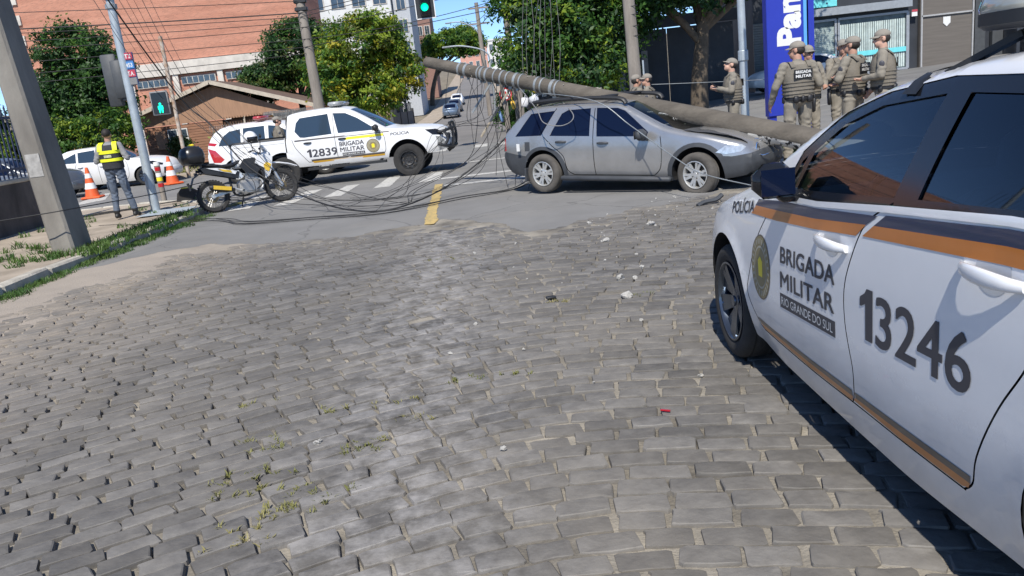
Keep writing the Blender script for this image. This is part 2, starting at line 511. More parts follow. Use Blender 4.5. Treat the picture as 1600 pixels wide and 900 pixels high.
# pavements: left corner, right corner, far side
def slab(poly, z, name, m, step=.6, bump=.02):
    V, T = tri_fill(poly, step)
    bb = MB(); bb.add([(x, y, gz(x, y) + z + bump * noise.noise((x * 1.3, y * 1.3, 0))) for x, y in V], T)
    n = len(poly); k = len(bb.v)
    bb.add([(x, y, gz(x, y) + z + bump * noise.noise((x * 1.3, y * 1.3, 0))) for x, y in poly] + [(x, y, gz(x, y) - .06) for x, y in poly], [(i, n + i, n + (i + 1) % n, (i + 1) % n) for i in range(n)])
    return struct(obj(name, bb, m))
pave_l = slab([(-6.08, -4), (-6.08, 15.2), (-6.62, 17.2), (-7.68, 18.42), (-9.2, 18.75), (-14, 18.3), (-70, 17.0), (-70, 16.6), (-14, 16.6), (-9.35, 16.6), (-9.35, -4)], 0.125, 'pavement', M_side, .45)
kerbpts = [(-6.0, -3.0 + i) for i in range(19)] + [(-6.2, 16.1), (-6.55, 17.2), (-7.05, 17.95), (-7.75, 18.5), (-8.6, 18.8), (-9.5, 18.85), (-10.6, 18.75), (-12, 18.65), (-14, 18.4)]
for i in range(len(kerbpts) - 1):
    (xa, ya), (xb, yb) = kerbpts[i], kerbpts[i + 1]
    bb = MB(); L_ = math.hypot(xb - xa, yb - ya)
    bb.box((0, 0, 0), (L_ - .02, .16 + rnd.uniform(-.01, .02), .26), bev=.025)
    o = obj('kerb_stone', bb, M_kerb, pave_l, smooth=40, loc=((xa + xb) / 2 + rnd.uniform(-.015, .015), (ya + yb) / 2, 0.015 + rnd.uniform(-.015, .012)), rot=(rnd.uniform(-.04, .04), rnd.uniform(-.02, .02), math.atan2(yb - ya, xb - xa)))
slab([(4.5, -4), (4.5, 13.0), (5.2, 14.4), (6.4, 15.0), (14, 15.1), (70, 15.1), (70, -4)], 0.13, 'pavement', M_side, 1.0)
bb = MB()
rk = [(4.42, -4), (4.42, 13.05), (5.15, 14.45), (6.38, 15.08), (14, 15.18), (70, 15.18)]
for i in range(len(rk) - 1): bb.beam((rk[i][0], rk[i][1], .04 + gz(*rk[i])), (rk[i + 1][0], rk[i + 1][1], .04 + gz(*rk[i + 1])), .15, .22)
struct(obj('kerb', bb, M_kerb))
slab([(-70, 30.35), (-5.32, 30.35), (-5.32, 33), (-70, 33)], 0.13, 'pavement', M_side, 1.0)
slab([(3.12, 30.35), (70, 30.35), (70, 39.5), (3.12, 39.5)], 0.13, 'pavement', mat('forecourt', (0.17, 0.165, 0.16), 0.9, var=.2, scale=.6, world=True), 1.5)
mark([(-7.15, 15.3), (-6.2, 15.25), (-6.3, 16.35), (-7.2, 16.3)], 'painted_ramp', M_blue, 0.151, wob=.03)

# ------------------------------------------------------------------ the cobbled street
def row_y(x): return 0.11 * x - 0.44 * (math.sqrt(x * x + 0.64) - 0.8)
def row_s(x): return 0.11 - 0.44 * x / math.sqrt(x * x + 0.64)
EX = [p[0] for p in edge]; EY = [p[1] for p in edge]
def fill_h(x, y):
    n = noise.noise((x * 1.1, y * 1.1, 3.0)) * .6 + noise.noise((x * 3.3, y * 3.3, 7.0)) * .4
    z = -0.026 + 0.02 * n
    mid = math.exp(-((x - 0.25 + .1 * (y - 3)) / 1.1) ** 2) * .013
    z += mid
    t = (-4.15 + .25 * math.sin(y * 1.3) + .5 * n - x) / 1.1
    if t > 0: z += min(1, t) * 0.036
    if y > 7.5: z += (y - 7.5) * .004
    if x > 0.9 and y < 9: z += .004
    d = float(np.interp(x, EX, EY)) - y + .25 * noise.noise((x * 2.5, y * 2.5, 5))
    if d < .5: z += .013 * (1 - max(d, 0) / .5)
    if d < -.12: z = -.03
    return z
cob = MB()
nx, ny = 260, 250
cob.grid(lambda u, v: (lerp(-5.95, 4.45, u), lerp(0.9, 11.6, v), fill_h(lerp(-5.95, 4.45, u), lerp(0.9, 11.6, v)) + .003 * noise.noise((u * 400, v * 400, 1))), nx, ny)
def sandy_side(m):
    nt = m.node_tree; N = nt.nodes; L = nt.links; bs = N['Principled BSDF']; src = bs.inputs['Base Color'].links[0].from_socket
    g = N.new('ShaderNodeNewGeometry'); sx = N.new('ShaderNodeSeparateXYZ'); L.new(g.outputs['Position'], sx.inputs[0])
    n = N.new('ShaderNodeTexNoise'); n.inputs['Scale'].default_value = 1.7; n.inputs['Detail'].default_value = 8; L.new(g.outputs['Position'], n.inputs['Vector'])
    a = N.new('ShaderNodeMath'); a.operation = 'MULTIPLY_ADD'; L.new(n.outputs['Fac'], a.inputs[0]); a.inputs[1].default_value = 1.6; L.new(sx.outputs['X'], a.inputs[2])
    r = N.new('ShaderNodeMapRange'); r.inputs[1].default_value = -2.3; r.inputs[2].default_value = -3.9; L.new(a.outputs[0], r.inputs[0])
    mx = N.new('ShaderNodeMix'); mx.data_type = 'RGBA'; L.new(r.outputs[0], mx.inputs[0]); L.new(src, mx.inputs[6]); mx.inputs[7].default_value = (.33, .285, .235, 1)
    L.new(mx.outputs[2], bs.inputs['Base Color'])
sandy_side(M_sand)
cobbled = struct(obj('cobbled_street', cob, M_sand, smooth=180))
b = MB(); b.box((-0.75, -2.0, -0.05), (10.4, 5.78, .06)); struct(obj('street_bed', b, M_sand))

def stone_mat():
    m = mat('basalt_cobble', (0.120, 0.114, 0.107), 0.72, col2=(0.170, 0.162, 0.150), scale=11, world=True, bump=0.22, bscale=34, detail=9, attr='tone', spec=.35)
    nt = m.node_tree; N = nt.nodes; L = nt.links; bs = N['Principled BSDF']
    src = bs.inputs['Base Color'].links[0].from_socket
    g = N.new('ShaderNodeNewGeometry')
    def nz(sc, det, lo, hi):
        n = N.new('ShaderNodeTexNoise'); n.inputs['Scale'].default_value = sc; n.inputs['Detail'].default_value = det; n.inputs['Roughness'].default_value = .65
        L.new(g.outputs['Position'], n.inputs['Vector'])
        r = N.new('ShaderNodeMapRange'); r.inputs[1].default_value = lo; r.inputs[2].default_value = hi
        L.new(n.outputs['Fac'], r.inputs[0]); return r.outputs[0]
    def mul(a, b_):
        x = N.new('ShaderNodeMath'); x.operation = 'MULTIPLY'; L.new(a, x.inputs[0])
        if isinstance(b_, float): x.inputs[1].default_value = b_
        else: L.new(b_, x.inputs[1])
        return x.outputs[0]
    def mix(fac, a, col):
        x = N.new('ShaderNodeMix'); x.data_type = 'RGBA'; L.new(fac, x.inputs[0]); L.new(a, x.inputs[6]); x.inputs[7].default_value = col + (1,); return x.outputs[2]
    # tan dust over the whole street, and a pale scuffed track near the middle
    c = mix(mul(nz(0.55, 7, .38, .75), 0.55), src, (0.255, 0.228, 0.188))
    sx = N.new('ShaderNodeSeparateXYZ'); L.new(g.outputs['Position'], sx.inputs[0])
    a1 = N.new('ShaderNodeMath'); a1.operation = 'MULTIPLY_ADD'; L.new(sx.outputs['Y'], a1.inputs[0]); a1.inputs[1].default_value = .02; L.new(sx.outputs['X'], a1.inputs[2])
    a2 = N.new('ShaderNodeMath'); a2.operation = 'ADD'; L.new(a1.outputs[0], a2.inputs[0]); a2.inputs[1].default_value = 0.55
    a3 = N.new('ShaderNodeMath'); a3.operation = 'ABSOLUTE'; L.new(a2.outputs[0], a3.inputs[0])
    r = N.new('ShaderNodeMapRange'); r.inputs[1].default_value = .75; r.inputs[2].default_value = 0.05; L.new(a3.outputs[0], r.inputs[0])
    c = mix(mul(mul(r.outputs[0], nz(5.5, 9, .42, .68)), 0.75), c, (0.36, 0.345, 0.33))
    e1 = N.new('ShaderNodeMapRange'); e1.inputs[1].default_value = -2.6; e1.inputs[2].default_value = -4.6; L.new(sx.outputs['X'], e1.inputs[0])
    c = mix(mul(mul(e1.outputs[0], nz(2.3, 9, .30, .62)), 0.9), c, (0.31, 0.265, 0.21))
    L.new(c, bs.inputs['Base Color'])
    return m
M_stone = stone_mat()
def stone_geo(L_, W_, seed):
    """top outline of an uneven hand-cut sett: chamfered, 10-sided, with a worn rim"""
    r = random.Random(seed)
    hx, hy = L_ / 2, W_ / 2
    c = min(hx, hy) * .20
    out = [(-hx + c, -hy), (0, -hy), (hx - c, -hy), (hx, -hy + c), (hx, hy - c), (hx - c, hy), (0, hy), (-hx + c, hy), (-hx, hy - c), (-hx, -hy + c)]
    out = [(x + r.uniform(-.011, .011), y + r.uniform(-.006, .006)) for x, y in out]
    vs = []
    for (k, z) in ((1.03, -.075), (1.0, -.009), (.98, -.0018), (.92, .0008)):
        vs += [(x * k, y * k, z + (r.uniform(-.0022, .0022) if z > -.01 else 0)) for x, y in out]
    vs.append((r.uniform(-.02, .02), r.uniform(-.01, .01), .0012 + r.uniform(-.0025, .0015)))
    fs = []
    for q in range(3):
        for i in range(10): fs.append((q * 10 + i, q * 10 + (i + 1) % 10, q * 10 + 10 + (i + 1) % 10, q * 10 + 10 + i))
    for i in range(10): fs.append((30 + i, 30 + (i + 1) % 10, 40))
    return vs, fs
var = []
for k in range(14):
    vs, fs = stone_geo(.2, .1165, 100 + k)
    mb = MB(); mb.add(vs, fs)
    me = mb.mesh('cobblestone', M_stone, 26)
    at = me.attributes.new('tone', 'FLOAT', 'POINT'); at.data.foreach_set('value', [k * .137 % 1] * len(me.vertices))
    var.append((vs, fs, me))
place = []
pitch = 0.129
j = 0
for j in range(-6, 110):
    y0 = 1.0 + j * pitch
    x = -5.6 + rnd.uniform(-.1, .1)
    while x < 4.4:
        ln = rnd.choice((.17, .19, .2, .2, .21, .22, .24)) * rnd.uniform(.95, 1.05)
        sl = row_s(x); ca = 1 / math.sqrt(1 + sl * sl)
        dx = ln * ca
        cx = x + dx / 2; cy = y0 + row_y(cx) + rnd.uniform(-.006, .006)
        x += dx + rnd.uniform(.006, .022)
        if 1.0 < cy < 11.4 and not inpoly(cx, cy - .12, road):
            place.append((cx, cy, ln, ca, math.atan(row_s(cx)), rnd.uniform(-.005, .006)))
def vis_size(p):
    cx, cy = p[0], p[1]
    if cy < 2.0 or abs(cx + .0) > (cy + .6) * .68: return 0
    if cx > 1.35 and cy < 6: return 0
    return 1 / ((cx * cx + cy * cy + 2.6) * (cx * cx + cy * cy + 2.6) ** .5)
place.sort(key=lambda p: -vis_size(p))
rest = MB(); tone = []
for i, (cx, cy, ln, ca, an, dz) in enumerate(place):
    vs, fs, me = var[i % 14]
    sy = ca * rnd.uniform(.94, 1.03); sx_ = ln / .2
    e = (rnd.gauss(0, .014), rnd.gauss(0, .014), an + rnd.gauss(0, .018))
    if rnd.random() < .012: dz -= .02
    if i < 300:
        o = link('cobblestone', me, cobbled, (cx, cy, dz), e); o.scale = (sx_, sy, 1)
    else:
        R = Matrix.Translation((cx, cy, dz)) @ Matrix.Rotation(e[2], 4, 'Z') @ Matrix.Rotation(e[1], 4, 'Y') @ Matrix.Rotation(e[0], 4, 'X')
        rest.add([R @ Vector((p[0] * sx_, p[1] * sy, p[2])) for p in vs], fs); tone += [rnd.random()] * len(vs)
me = rest.mesh('cobblestones', M_stone, 26)
at = me.attributes.new('tone', 'FLOAT', 'POINT'); at.data.foreach_set('value', tone)
stuff(link('cobblestones', me, cobbled))

# grass: tufts in the joints, weeds along the kerb
M_grass = mat_leaf('grass_blade', (0.17, 0.19, 0.05), (0.36, 0.32, 0.13), .3)
M_weed = mat_leaf('weed_leaf', (0.035, 0.10, 0.018), (0.12, 0.19, 0.045), .25)
def blades(pts, h, n, name, m, lean=.5, wd=.006):
    bb = MB()
    for (x, y, z, r) in pts:
        for _ in range(n):
            a = rnd.uniform(0, 6.28); q = r * math.sqrt(rnd.random()); px, py = x + q * math.cos(a), y + q * math.sin(a)
            d = rnd.uniform(0, 6.28); hh = h * rnd.uniform(.4, 1.1); l = hh * rnd.uniform(.1, lean) * 1.5
            ux, uy = math.cos(d), math.sin(d); w2 = wd * rnd.uniform(.6, 1.4)
            bb.add([(px - uy * w2, py + ux * w2, z), (px + uy * w2, py - ux * w2, z), (px + ux * l * .5 + uy * w2 * .7, py + uy * l * .5 - ux * w2 * .7, z + hh * .65), (px + ux * l * .5 - uy * w2 * .7, py + uy * l * .5 + ux * w2 * .7, z + hh * .65), (px + ux * l, py + uy * l, z + hh * .9)], [(0, 1, 2, 3), (3, 2, 4)])
    return stuff(obj(name, bb, m))
tufts = [((-1.457, 3.439), .05), ((-1.353, 3.279), .05), ((-1.198, 3.476), .045), ((-1.407, 3.740), .05), ((-1.174, 3.250), .04), ((-0.937, 3.167), .06), ((-0.751, 4.218), .05), ((-0.819, 3.702), .05), ((-0.313, 4.480), .06), ((-0.725, 8.323), .06), ((-1.140, 4.217), .04), ((-0.629, 3.935), .05), ((-1.554, 4.437), .05), ((-1.462, 3.871), .06), ((-1.074, 3.085), .05), ((-1.196, 2.980), .04), ((-0.858, 3.636), .05), ((1.001, 5.952), .05), ((0.346, 6.044), .05), ((-1.219, 2.839), .05), ((0.018, 4.428), .03), ((-1.126, 3.070), .05)]
tp = []
for (p, r) in tufts:
    for k in range(5): tp.append((p[0] + rnd.uniform(-.14, .14), p[1] + rnd.uniform(-.05, .05), -.008, r * .4))
blades(tp, .028, 13, 'grass_tufts', M_grass, 1.2, .003)
kp = []
for i in range(330):
    y = rnd.uniform(5.0, 15.3)
    if rnd.random() < (.25 if y < 8 else .9): kp.append((-5.86 + rnd.gauss(.02, .09) , y, 0, .1))
blades(kp, .085, 30, 'kerb_grass', M_weed, .9, .005)
kp = [(-6.05 + rnd.gauss(-.05, .14), rnd.uniform(10.8, 15.2), .12, .12) for i in range(150)] + [(-6.9 + rnd.uniform(-.6, .5), rnd.gauss(11.0, .5), .12, .1) for i in range(26)] + [(rnd.uniform(-8.8, -6.6), rnd.uniform(9, 18), .12, .1) for i in range(40)]
blades(kp, .12, 22, 'pavement_weeds', M_weed, .9, .007)
kp = [((-5.777, 16.922)[0] + rnd.uniform(-.3, .2), (-5.777, 16.922)[1] + rnd.uniform(-.5, .3), .0, .08) for i in range(14)]
blades(kp, .08, 24, 'kerb_grass', M_grass, .9, .006)
kp = [(rnd.uniform(-40, -7), rnd.uniform(31.2, 35), .12, .3) for i in range(260)]
blades(kp, .14, 14, 'verge_grass', M_grass, .9, .03)
kp = [(rnd.uniform(4.9, 7.0), rnd.uniform(13.2, 14.6), .12, .2) for i in range(110)]
blades(kp, .22, 26, 'corner_grass', M_weed, .6, .010)


# ------------------------------------------------------------------ trees
M_bark = mat('bark', (0.11, 0.085, 0.06), 0.95, var=0.35, scale=5, bump=0.8, bscale=22)
L_dark = mat_leaf('dark_leaf', (0.014, 0.045, 0.014), (0.05, 0.11, 0.03), .25)
L_mid = mat_leaf('mid_leaf', (0.035, 0.11, 0.02), (0.105, 0.21, 0.036), .4)
L_lime = mat_leaf('lime_leaf', (0.13, 0.24, 0.025), (0.29, 0.37, 0.04), .42)
L_yel = mat_leaf('yellow_leaf', (0.26, 0.27, 0.02), (0.44, 0.38, 0.03), .35)
L_oliv = mat_leaf('olive_leaf', (0.05, 0.085, 0.02), (0.14, 0.16, 0.04), .3)
def crown_mesh(blobs, n, size, mats, wts, clump=.45, seed=1, droop=0.0, shell=.55):
    R = np.random.RandomState(seed)
    B = np.array([[*c, *(r if hasattr(r, '__len__') else (r, r, r))] for c, r in blobs], float)
    vol = B[:, 3] * B[:, 4] * B[:, 5]; pb = vol ** .75 / (vol ** .75).sum()
    nc = max(40, n // 62)
    ib = R.choice(len(B), nc, p=pb)
    d = R.normal(size=(nc, 3)); d /= np.linalg.norm(d, axis=1)[:, None]
    rad = shell + (1 - shell) * R.rand(nc) ** .5
    rad *= R.uniform(.82, 1.14, nc)
    cc = B[ib, :3] + d * rad[:, None] * B[ib, 3:6]
    cm = R.choice(len(mats), nc, p=np.array(wts) / sum(wts))
    csz = clump * R.uniform(.6, 1.5, nc)
    k = R.randint(0, nc, n)
    off = R.normal(size=(n, 3)) * (csz[k] * .5)[:, None]; off[:, 2] *= .6
    c = cc[k] + off; c[:, 2] -= droop * np.abs(R.normal(size=n)) * csz[k]
    out = d[k] * .7 + R.normal(size=(n, 3)) * .6 + np.array([0, 0, .45])
    out /= np.linalg.norm(out, axis=1)[:, None]
    a = np.cross(out, R.normal(size=(n, 3))); a /= np.linalg.norm(a, axis=1)[:, None]
    b_ = np.cross(out, a)
    s = size * R.uniform(.6, 1.35, n)[:, None]
    V = np.stack([c - a * s, c - b_ * s * .42 + out * s * .12, c + a * s - out * s * .15, c + b_ * s * .42 + out * s * .12], 1).reshape(-1, 3)
    me = bpy.data.meshes.new('crown')
    me.vertices.add(4 * n); me.vertices.foreach_set('co', V.ravel())
    me.loops.add(4 * n); me.loops.foreach_set('vertex_index', np.arange(4 * n))
    me.polygons.add(n); me.polygons.foreach_set('loop_start', np.arange(0, 4 * n, 4))
    for m in mats: me.materials.append(m)
    mi = cm[k].copy(); fl = R.rand(n) < .12; mi[fl] = R.randint(0, len(mats), fl.sum())
    me.polygons.foreach_set('material_index', mi.astype(np.int32))
    me.update(calc_edges=True); me.validate()
    return me, cc
def tree(name, label, base, th, blobs, n, size, mats, wts, tr=.2, group=None, clump=.45, droop=0.0, limbs=8, seed=1, lean=(0, 0), shell=.55):
    x, y = base[:2]; z = base[2] if len(base) > 2 else gz(x, y)
    r = thing(name, label, 'tree', (x, y, z), 0, group)
    bl = [((c[0] - x, c[1] - y, c[2] - z), q) for c, q in blobs]
    me, cc = crown_mesh(bl, n, size, mats, wts, clump, seed, droop, shell)
    link('crown', me, r)
    R = random.Random(seed)
    b = MB(); top = Vector((lean[0], lean[1], th))
    pts = [Vector((0, 0, -.1)), Vector((lean[0] * .2 + R.uniform(-.05, .05), lean[1] * .2, th * .35)), Vector((lean[0] * .6, lean[1] * .6 + R.uniform(-.05, .05), th * .7)), top]
    b.tube(smooth_path(pts, 4), [tr * (1.25 - .5 * i / 12) for i in range(13)], 10)
    obj('trunk', b, M_bark, r, 60)
    for i in range(limbs):
        e = Vector(cc[R.randrange(len(cc))]); b = MB()
        s0 = top * R.uniform(.75, 1.0); mid = (s0 + e) / 2 + Vector((R.uniform(-.2, .2), R.uniform(-.2, .2), R.uniform(-.1, .4)))
        p = smooth_path([s0, mid, e], 4); b.tube(p, [tr * (.55 - .045 * k) for k in range(len(p))], 6); obj('limb', b, M_bark, r, 60)
    return r
tree('broad_tree', 'big leafy tree turning yellow, just right of the plain utility pole', (-6.2, 40), 2.6, [((-6.0, 40, 4.6), (2.3, 2.2, 1.75)), ((-7.4, 39.8, 3.6), (1.4, 1.6, 1.6)), ((-4.7, 40.2, 3.5), (1.45, 1.6, 1.5)), ((-6.0, 39, 2.5), (1.9, 1.5, 1.1)), ((-5.2, 39.4, 5.6), (1.2, 1.2, .8))], 36000, .10, [L_mid, L_lime, L_yel, L_oliv], [.30, .52, .12, .06], .22, clump=.36, seed=3)
tree('dark_tree', 'dense dark green tree behind the wooden house, left of the yellowing tree', (-11.2, 48), 3, [((-11.0, 48, 5.6), (2.0, 1.8, 1.9)), ((-12.8, 47.6, 4.2), (1.5, 1.4, 1.1)), ((-9.6, 48, 5.0), (1.4, 1.4, 1.9)), ((-13.8, 47.5, 3.4), (1.3, 1.2, .8))], 30000, .11, [L_dark, L_mid, L_oliv], [.55, .25, .2], .22, clump=.4, seed=5)
tree('round_tree', 'dark bushy tree in front of the brick block, left of the signal post', (-18.3, 37), 2.6, [((-18.3, 37, 5.4), (1.7, 1.6, 1.6)), ((-19.3, 36.6, 3.9), (1.5, 1.5, 1.5)), ((-17.2, 36.8, 4.3), (1.25, 1.4, 1.7)), ((-18.4, 36.8, 2.6), (1.8, 1.5, 1.0))], 34000, .10, [L_dark, L_mid], [.7, .3], .2, clump=.36, seed=8, shell=.35)
tree('bush', 'bright green bushes along the far pavement behind the white hatchback', (-16.6, 34), 1.0, [((-17.9, 34, 1.7), (1.3, .9, 1.0)), ((-16.2, 34, 2.0), (1.3, .9, 1.1)), ((-19.5, 34, 1.5), (1.2, .9, 1.0)), ((-21.5, 34, 1.6), (1.4, .9, 1.1))], 20000, .085, [L_mid, L_lime, L_dark], [.45, .35, .2], .08, clump=.3, seed=9, limbs=12)
tree('tall_tree', 'dark tree at the far left beyond the railings', (-24.5, 35), 3, [((-24.5, 35, 4.2), (2.4, 1.8, 2.2)), ((-22.6, 35, 3.0), (1.6, 1.4, 1.4))], 12000, .12, [L_dark, L_mid], [.7, .3], .2, clump=.45, seed=10)
tree('street_tree', 'round green tree overhanging the street far up the hill', (-8.2, 112), 5.0, [((-5.6, 112, 9.9), (2.9, 2.6, 1.5)), ((-3.0, 112, 10.3), (2.3, 2.2, 1.6)), ((-7.6, 112, 9.4), (1.8, 2.0, 1.3)), ((-1.6, 112, 8.9), (1.4, 1.6, 1.0)), ((-4.5, 112, 8.6), (3.2, 2, .8)), ((-2.2, 112, 9.6), (2.4, 2.2, 1.2))], 22000, .20, [L_mid, L_dark, L_lime], [.5, .12, .38], .3, clump=.6, seed=12, lean=(1.5, 0))
tree('overhanging_tree', 'large dark tree drooping over the right corner behind the fallen pole', (4.0, 31), 3.4, [((1.9, 30.5, 3.7), (1.5, 1.5, 1.1)), ((3.4, 30.5, 4.3), (1.6, 1.6, 1.6)), ((4.9, 30.8, 4.0), (1.2, 1.4, 1.5)), ((2.6, 30.2, 2.8), (1.5, 1.3, .9)), ((3.9, 30.0, 2.4), (1.1, 1.0, .8)), ((4.6, 30.4, 2.9), (.9, 1, .9)), ((1.2, 30.6, 3.2), (.8, .9, .6)), ((2.6, 31, 5.2), (2.4, 1.5, 1.2)), ((3.6, 30.5, 7.8), (3.0, 2.4, 2.2)), ((6.0, 31, 9.0), (2.6, 2.4, 2.4))], 52000, .11, [L_dark, L_mid, L_lime], [.50, .34, .16], .24, clump=.46, droop=.45, seed=14, limbs=10)  # topmost crown blobs are out of view, added to shade the wall behind
tree('shade_tree', 'old tree with a thick forked trunk shading the dark wall on the right', (8.2, 31.5), 3.4, [((7.0, 31.5, 5.4), (2.2, 2.0, 1.2)), ((9.4, 31.5, 5.6), (2.6, 2.0, 1.2)), ((11.4, 31, 6.0), (2.0, 2.0, 1.2)), ((6.4, 31.2, 3.9), (.7, .8, .4)), ((9.3, 31.0, 4.6), (.8, .8, .4)), ((8.0, 30, 6.8), (4.0, 2.6, 1.0)), ((8.5, 31, 9.6), (4.2, 3, 2.8)), ((12.6, 31, 8.8), (3.2, 2.6, 2.4)), ((8.5, 27.6, 7.6), (3.4, 1.8, 1.2)), ((10, 33.8, 8.5), (5.0, 2.2, 3.2)), ((7.4, 30.6, 4.4), (1.6, 1.0, .5)), ((5.9, 30.8, 4.5), (1.1, 1.0, .7))], 62000, .12, [L_dark, L_mid], [.7, .3], .30, clump=.45, droop=.3, seed=16, limbs=12, lean=(.3, 0))  # high crown blobs are unseen, added to shade the trunk and dark wall
for i, (x, y, s_, lab) in enumerate(((1.25, 39, 1.1, 'green shrub below the tangle of cables, nearest on the right kerb'), (1.9, 56, 1.5, 'green shrub on the right pavement further up the hill street'), (-8.8, 52, 1.0, 'green shrub by the low walls on the left of the hill street'))):
    tree('shrub', lab, (x, y), .6, [((x, y, gz(x, y) + 1.1 * s_), (.9 * s_, .8 * s_, .8 * s_)), ((x - .4, y, gz(x, y) + .6 * s_), (.8 * s_, .7 * s_, .5 * s_))], 3500, .09, [L_mid, L_dark], [.6, .4], .06, clump=.3, seed=20 + i, limbs=5)
for i, (x, y, s_, lab) in enumerate(((-15.9, 40.4, .8, 'small dark shrub against the plank wall of the wooden house'), (-12.9, 38.5, .8, 'leafy shrub in front of the wooden house near its window'), (-15.6, 55, 1.9, 'feathery conifer in front of the brick block behind the wooden house'))):
    tree('shrub', lab, (x, y), .6, [((x, y, gz(x, y) + 1.0 * s_), (.7 * s_, .6 * s_, .8 * s_)), ((x, y, gz(x, y) + (2.4 if i == 2 else 1.6) * s_), (.45 * s_, .4 * s_, (.8 if i == 2 else .4) * s_))], 3000, .08, [L_dark, L_oliv] if i != 1 else [L_mid, L_lime], [.6, .4], .06, clump=.25, seed=30 + i, limbs=4)

# ------------------------------------------------------------------ buildings on the left
M_brick = mat('salmon_brick', (0.43, 0.185, 0.12), 0.9, col2=(0.52, 0.25, 0.17), scale=.5, detail=12, bump=.2, bscale=8, stretch=(.25, 1, 3))
def brick_courses(m):
    nt = m.node_tree; N = nt.nodes; L = nt.links; bs = N['Principled BSDF']
    src = bs.inputs['Base Color'].links[0].from_socket
    tc = N.new('ShaderNodeTexCoord'); mp = N.new('ShaderNodeMapping'); mp.inputs['Rotation'].default_value = (PI / 2, 0, 0)
    L.new(tc.outputs['Object'], mp.inputs[0])
    br = N.new('ShaderNodeTexBrick'); br.inputs['Scale'].default_value = 1.0; br.inputs['Brick Width'].default_value = .24; br.inputs['Row Height'].default_value = .075; br.inputs['Mortar Size'].default_value = .010
    br.inputs['Color1'].default_value = (.85, .85, .85, 1); br.inputs['Color2'].default_value = (1.15, 1.1, 1.08, 1); br.inputs['Mortar'].default_value = (1.15, 1.3, 1.35, 1)
    L.new(mp.outputs[0], br.inputs['Vector'])
    mx = N.new('ShaderNodeMix'); mx.data_type = 'RGBA'; mx.blend_type = 'MULTIPLY'; mx.inputs[0].default_value = 1
    L.new(src, mx.inputs[6]); L.new(br.outputs['Color'], mx.inputs[7]); L.new(mx.outputs[2], bs.inputs['Base Color'])
brick_courses(M_brick)
M_concw = mat('pale_concrete', (0.56, 0.52, 0.46), 0.85, var=0.2, scale=1.5, bump=.2, bscale=12)
M_render = mat('white_render', (0.62, 0.62, 0.60), 0.8, var=0.08, scale=.8)
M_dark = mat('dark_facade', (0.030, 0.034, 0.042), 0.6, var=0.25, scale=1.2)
M_wing = mat('window_glass', (0.05, 0.07, 0.09), 0.08, var=0.3, scale=3, spec=.8)
br = thing('brick_building', 'long salmon brick block with a white concrete band across it', 'building', (-24, 62, 0))
b = MB(); b.box((0, 4, 9.9), (20.9, 8, 5.8)); b.box((0, 4.05, 3.0), (20.9, 7.9, 6.0)); obj('wall', b, M_brick, br)
b = MB(); b.box((.0, 3.9, 6.52), (21.2, 8.3, .96)); obj('concrete_band', b, M_concw, br)
for k in range(7):
    b = MB(); b.box((-9.8 + k * 3.4, -.04, 3.1), (.42, .22, 5.9)); obj('pillar', b, M_concw, br)
for k in range(6):
    b = MB(); b.box((-8.1 + k * 3.4, 0.02, 5.55), (2.6, .12, .55)); f = obj('window', b, M_concw, br)
    for q in range(6):
        b = MB(); b.box((-9.2 + k * 3.4 + q * .43, -.045, 5.55), (.38, .02, .45)); obj('pane', b, M_wing, f)
for k in range(4):
    b = MB(); b.box((-10.35, -.05, 8.2 + k * 1.45), (.55, .16, .7)); obj('quoin', b, M_concw, br)

# wooden house with a low gable
M_plank = mat('brown_plank', (0.20, 0.095, 0.055), 0.8, col2=(0.33, 0.17, 0.10), scale=3, stretch=(.5, 4, 9), bump=.3, bscale=30)
M_gable = mat('gable_board', (0.34, 0.20, 0.125), 0.8, var=.15, scale=2, stretch=(5, 1, .6))
M_roof = mat('roof_sheet', (0.15, 0.10, 0.075), 0.85, var=.3, scale=3, bump=.3)
M_fas = mat('fascia_board', (0.48, 0.42, 0.34), 0.8, var=.15)
ho = thing('wooden_house', 'low brown plank house with a wide shallow gable roof', 'house', (-14.1, 42, 0))
xl, xr, xv = -4.05, 3.8, .05
for k in range(15):
    z0 = .12 + k * .135
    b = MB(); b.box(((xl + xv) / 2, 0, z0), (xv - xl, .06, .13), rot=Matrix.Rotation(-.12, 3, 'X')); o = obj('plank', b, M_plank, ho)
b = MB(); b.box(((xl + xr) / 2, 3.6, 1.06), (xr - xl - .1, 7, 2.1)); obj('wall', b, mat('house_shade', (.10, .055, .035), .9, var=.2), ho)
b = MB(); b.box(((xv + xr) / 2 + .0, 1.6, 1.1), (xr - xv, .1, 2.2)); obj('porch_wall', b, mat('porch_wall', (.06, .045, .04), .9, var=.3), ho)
b = MB(); b.add([(xl - .05, -.04, 2.15), (xr, -.04, 2.15), (xr, -.04, 2.2), (-.1, -.04, 3.86), (xl - .05, -.04, 2.75), (xl, .06, 2.15), (xr, .06, 2.15), (xr, .06, 2.2), (-.1, .06, 3.86), (xl - .05, .06, 2.75)], [(0, 1, 2, 3, 4), (5, 9, 8, 7, 6), (0, 5, 6, 1)]); obj('gable', b, M_gable, ho)
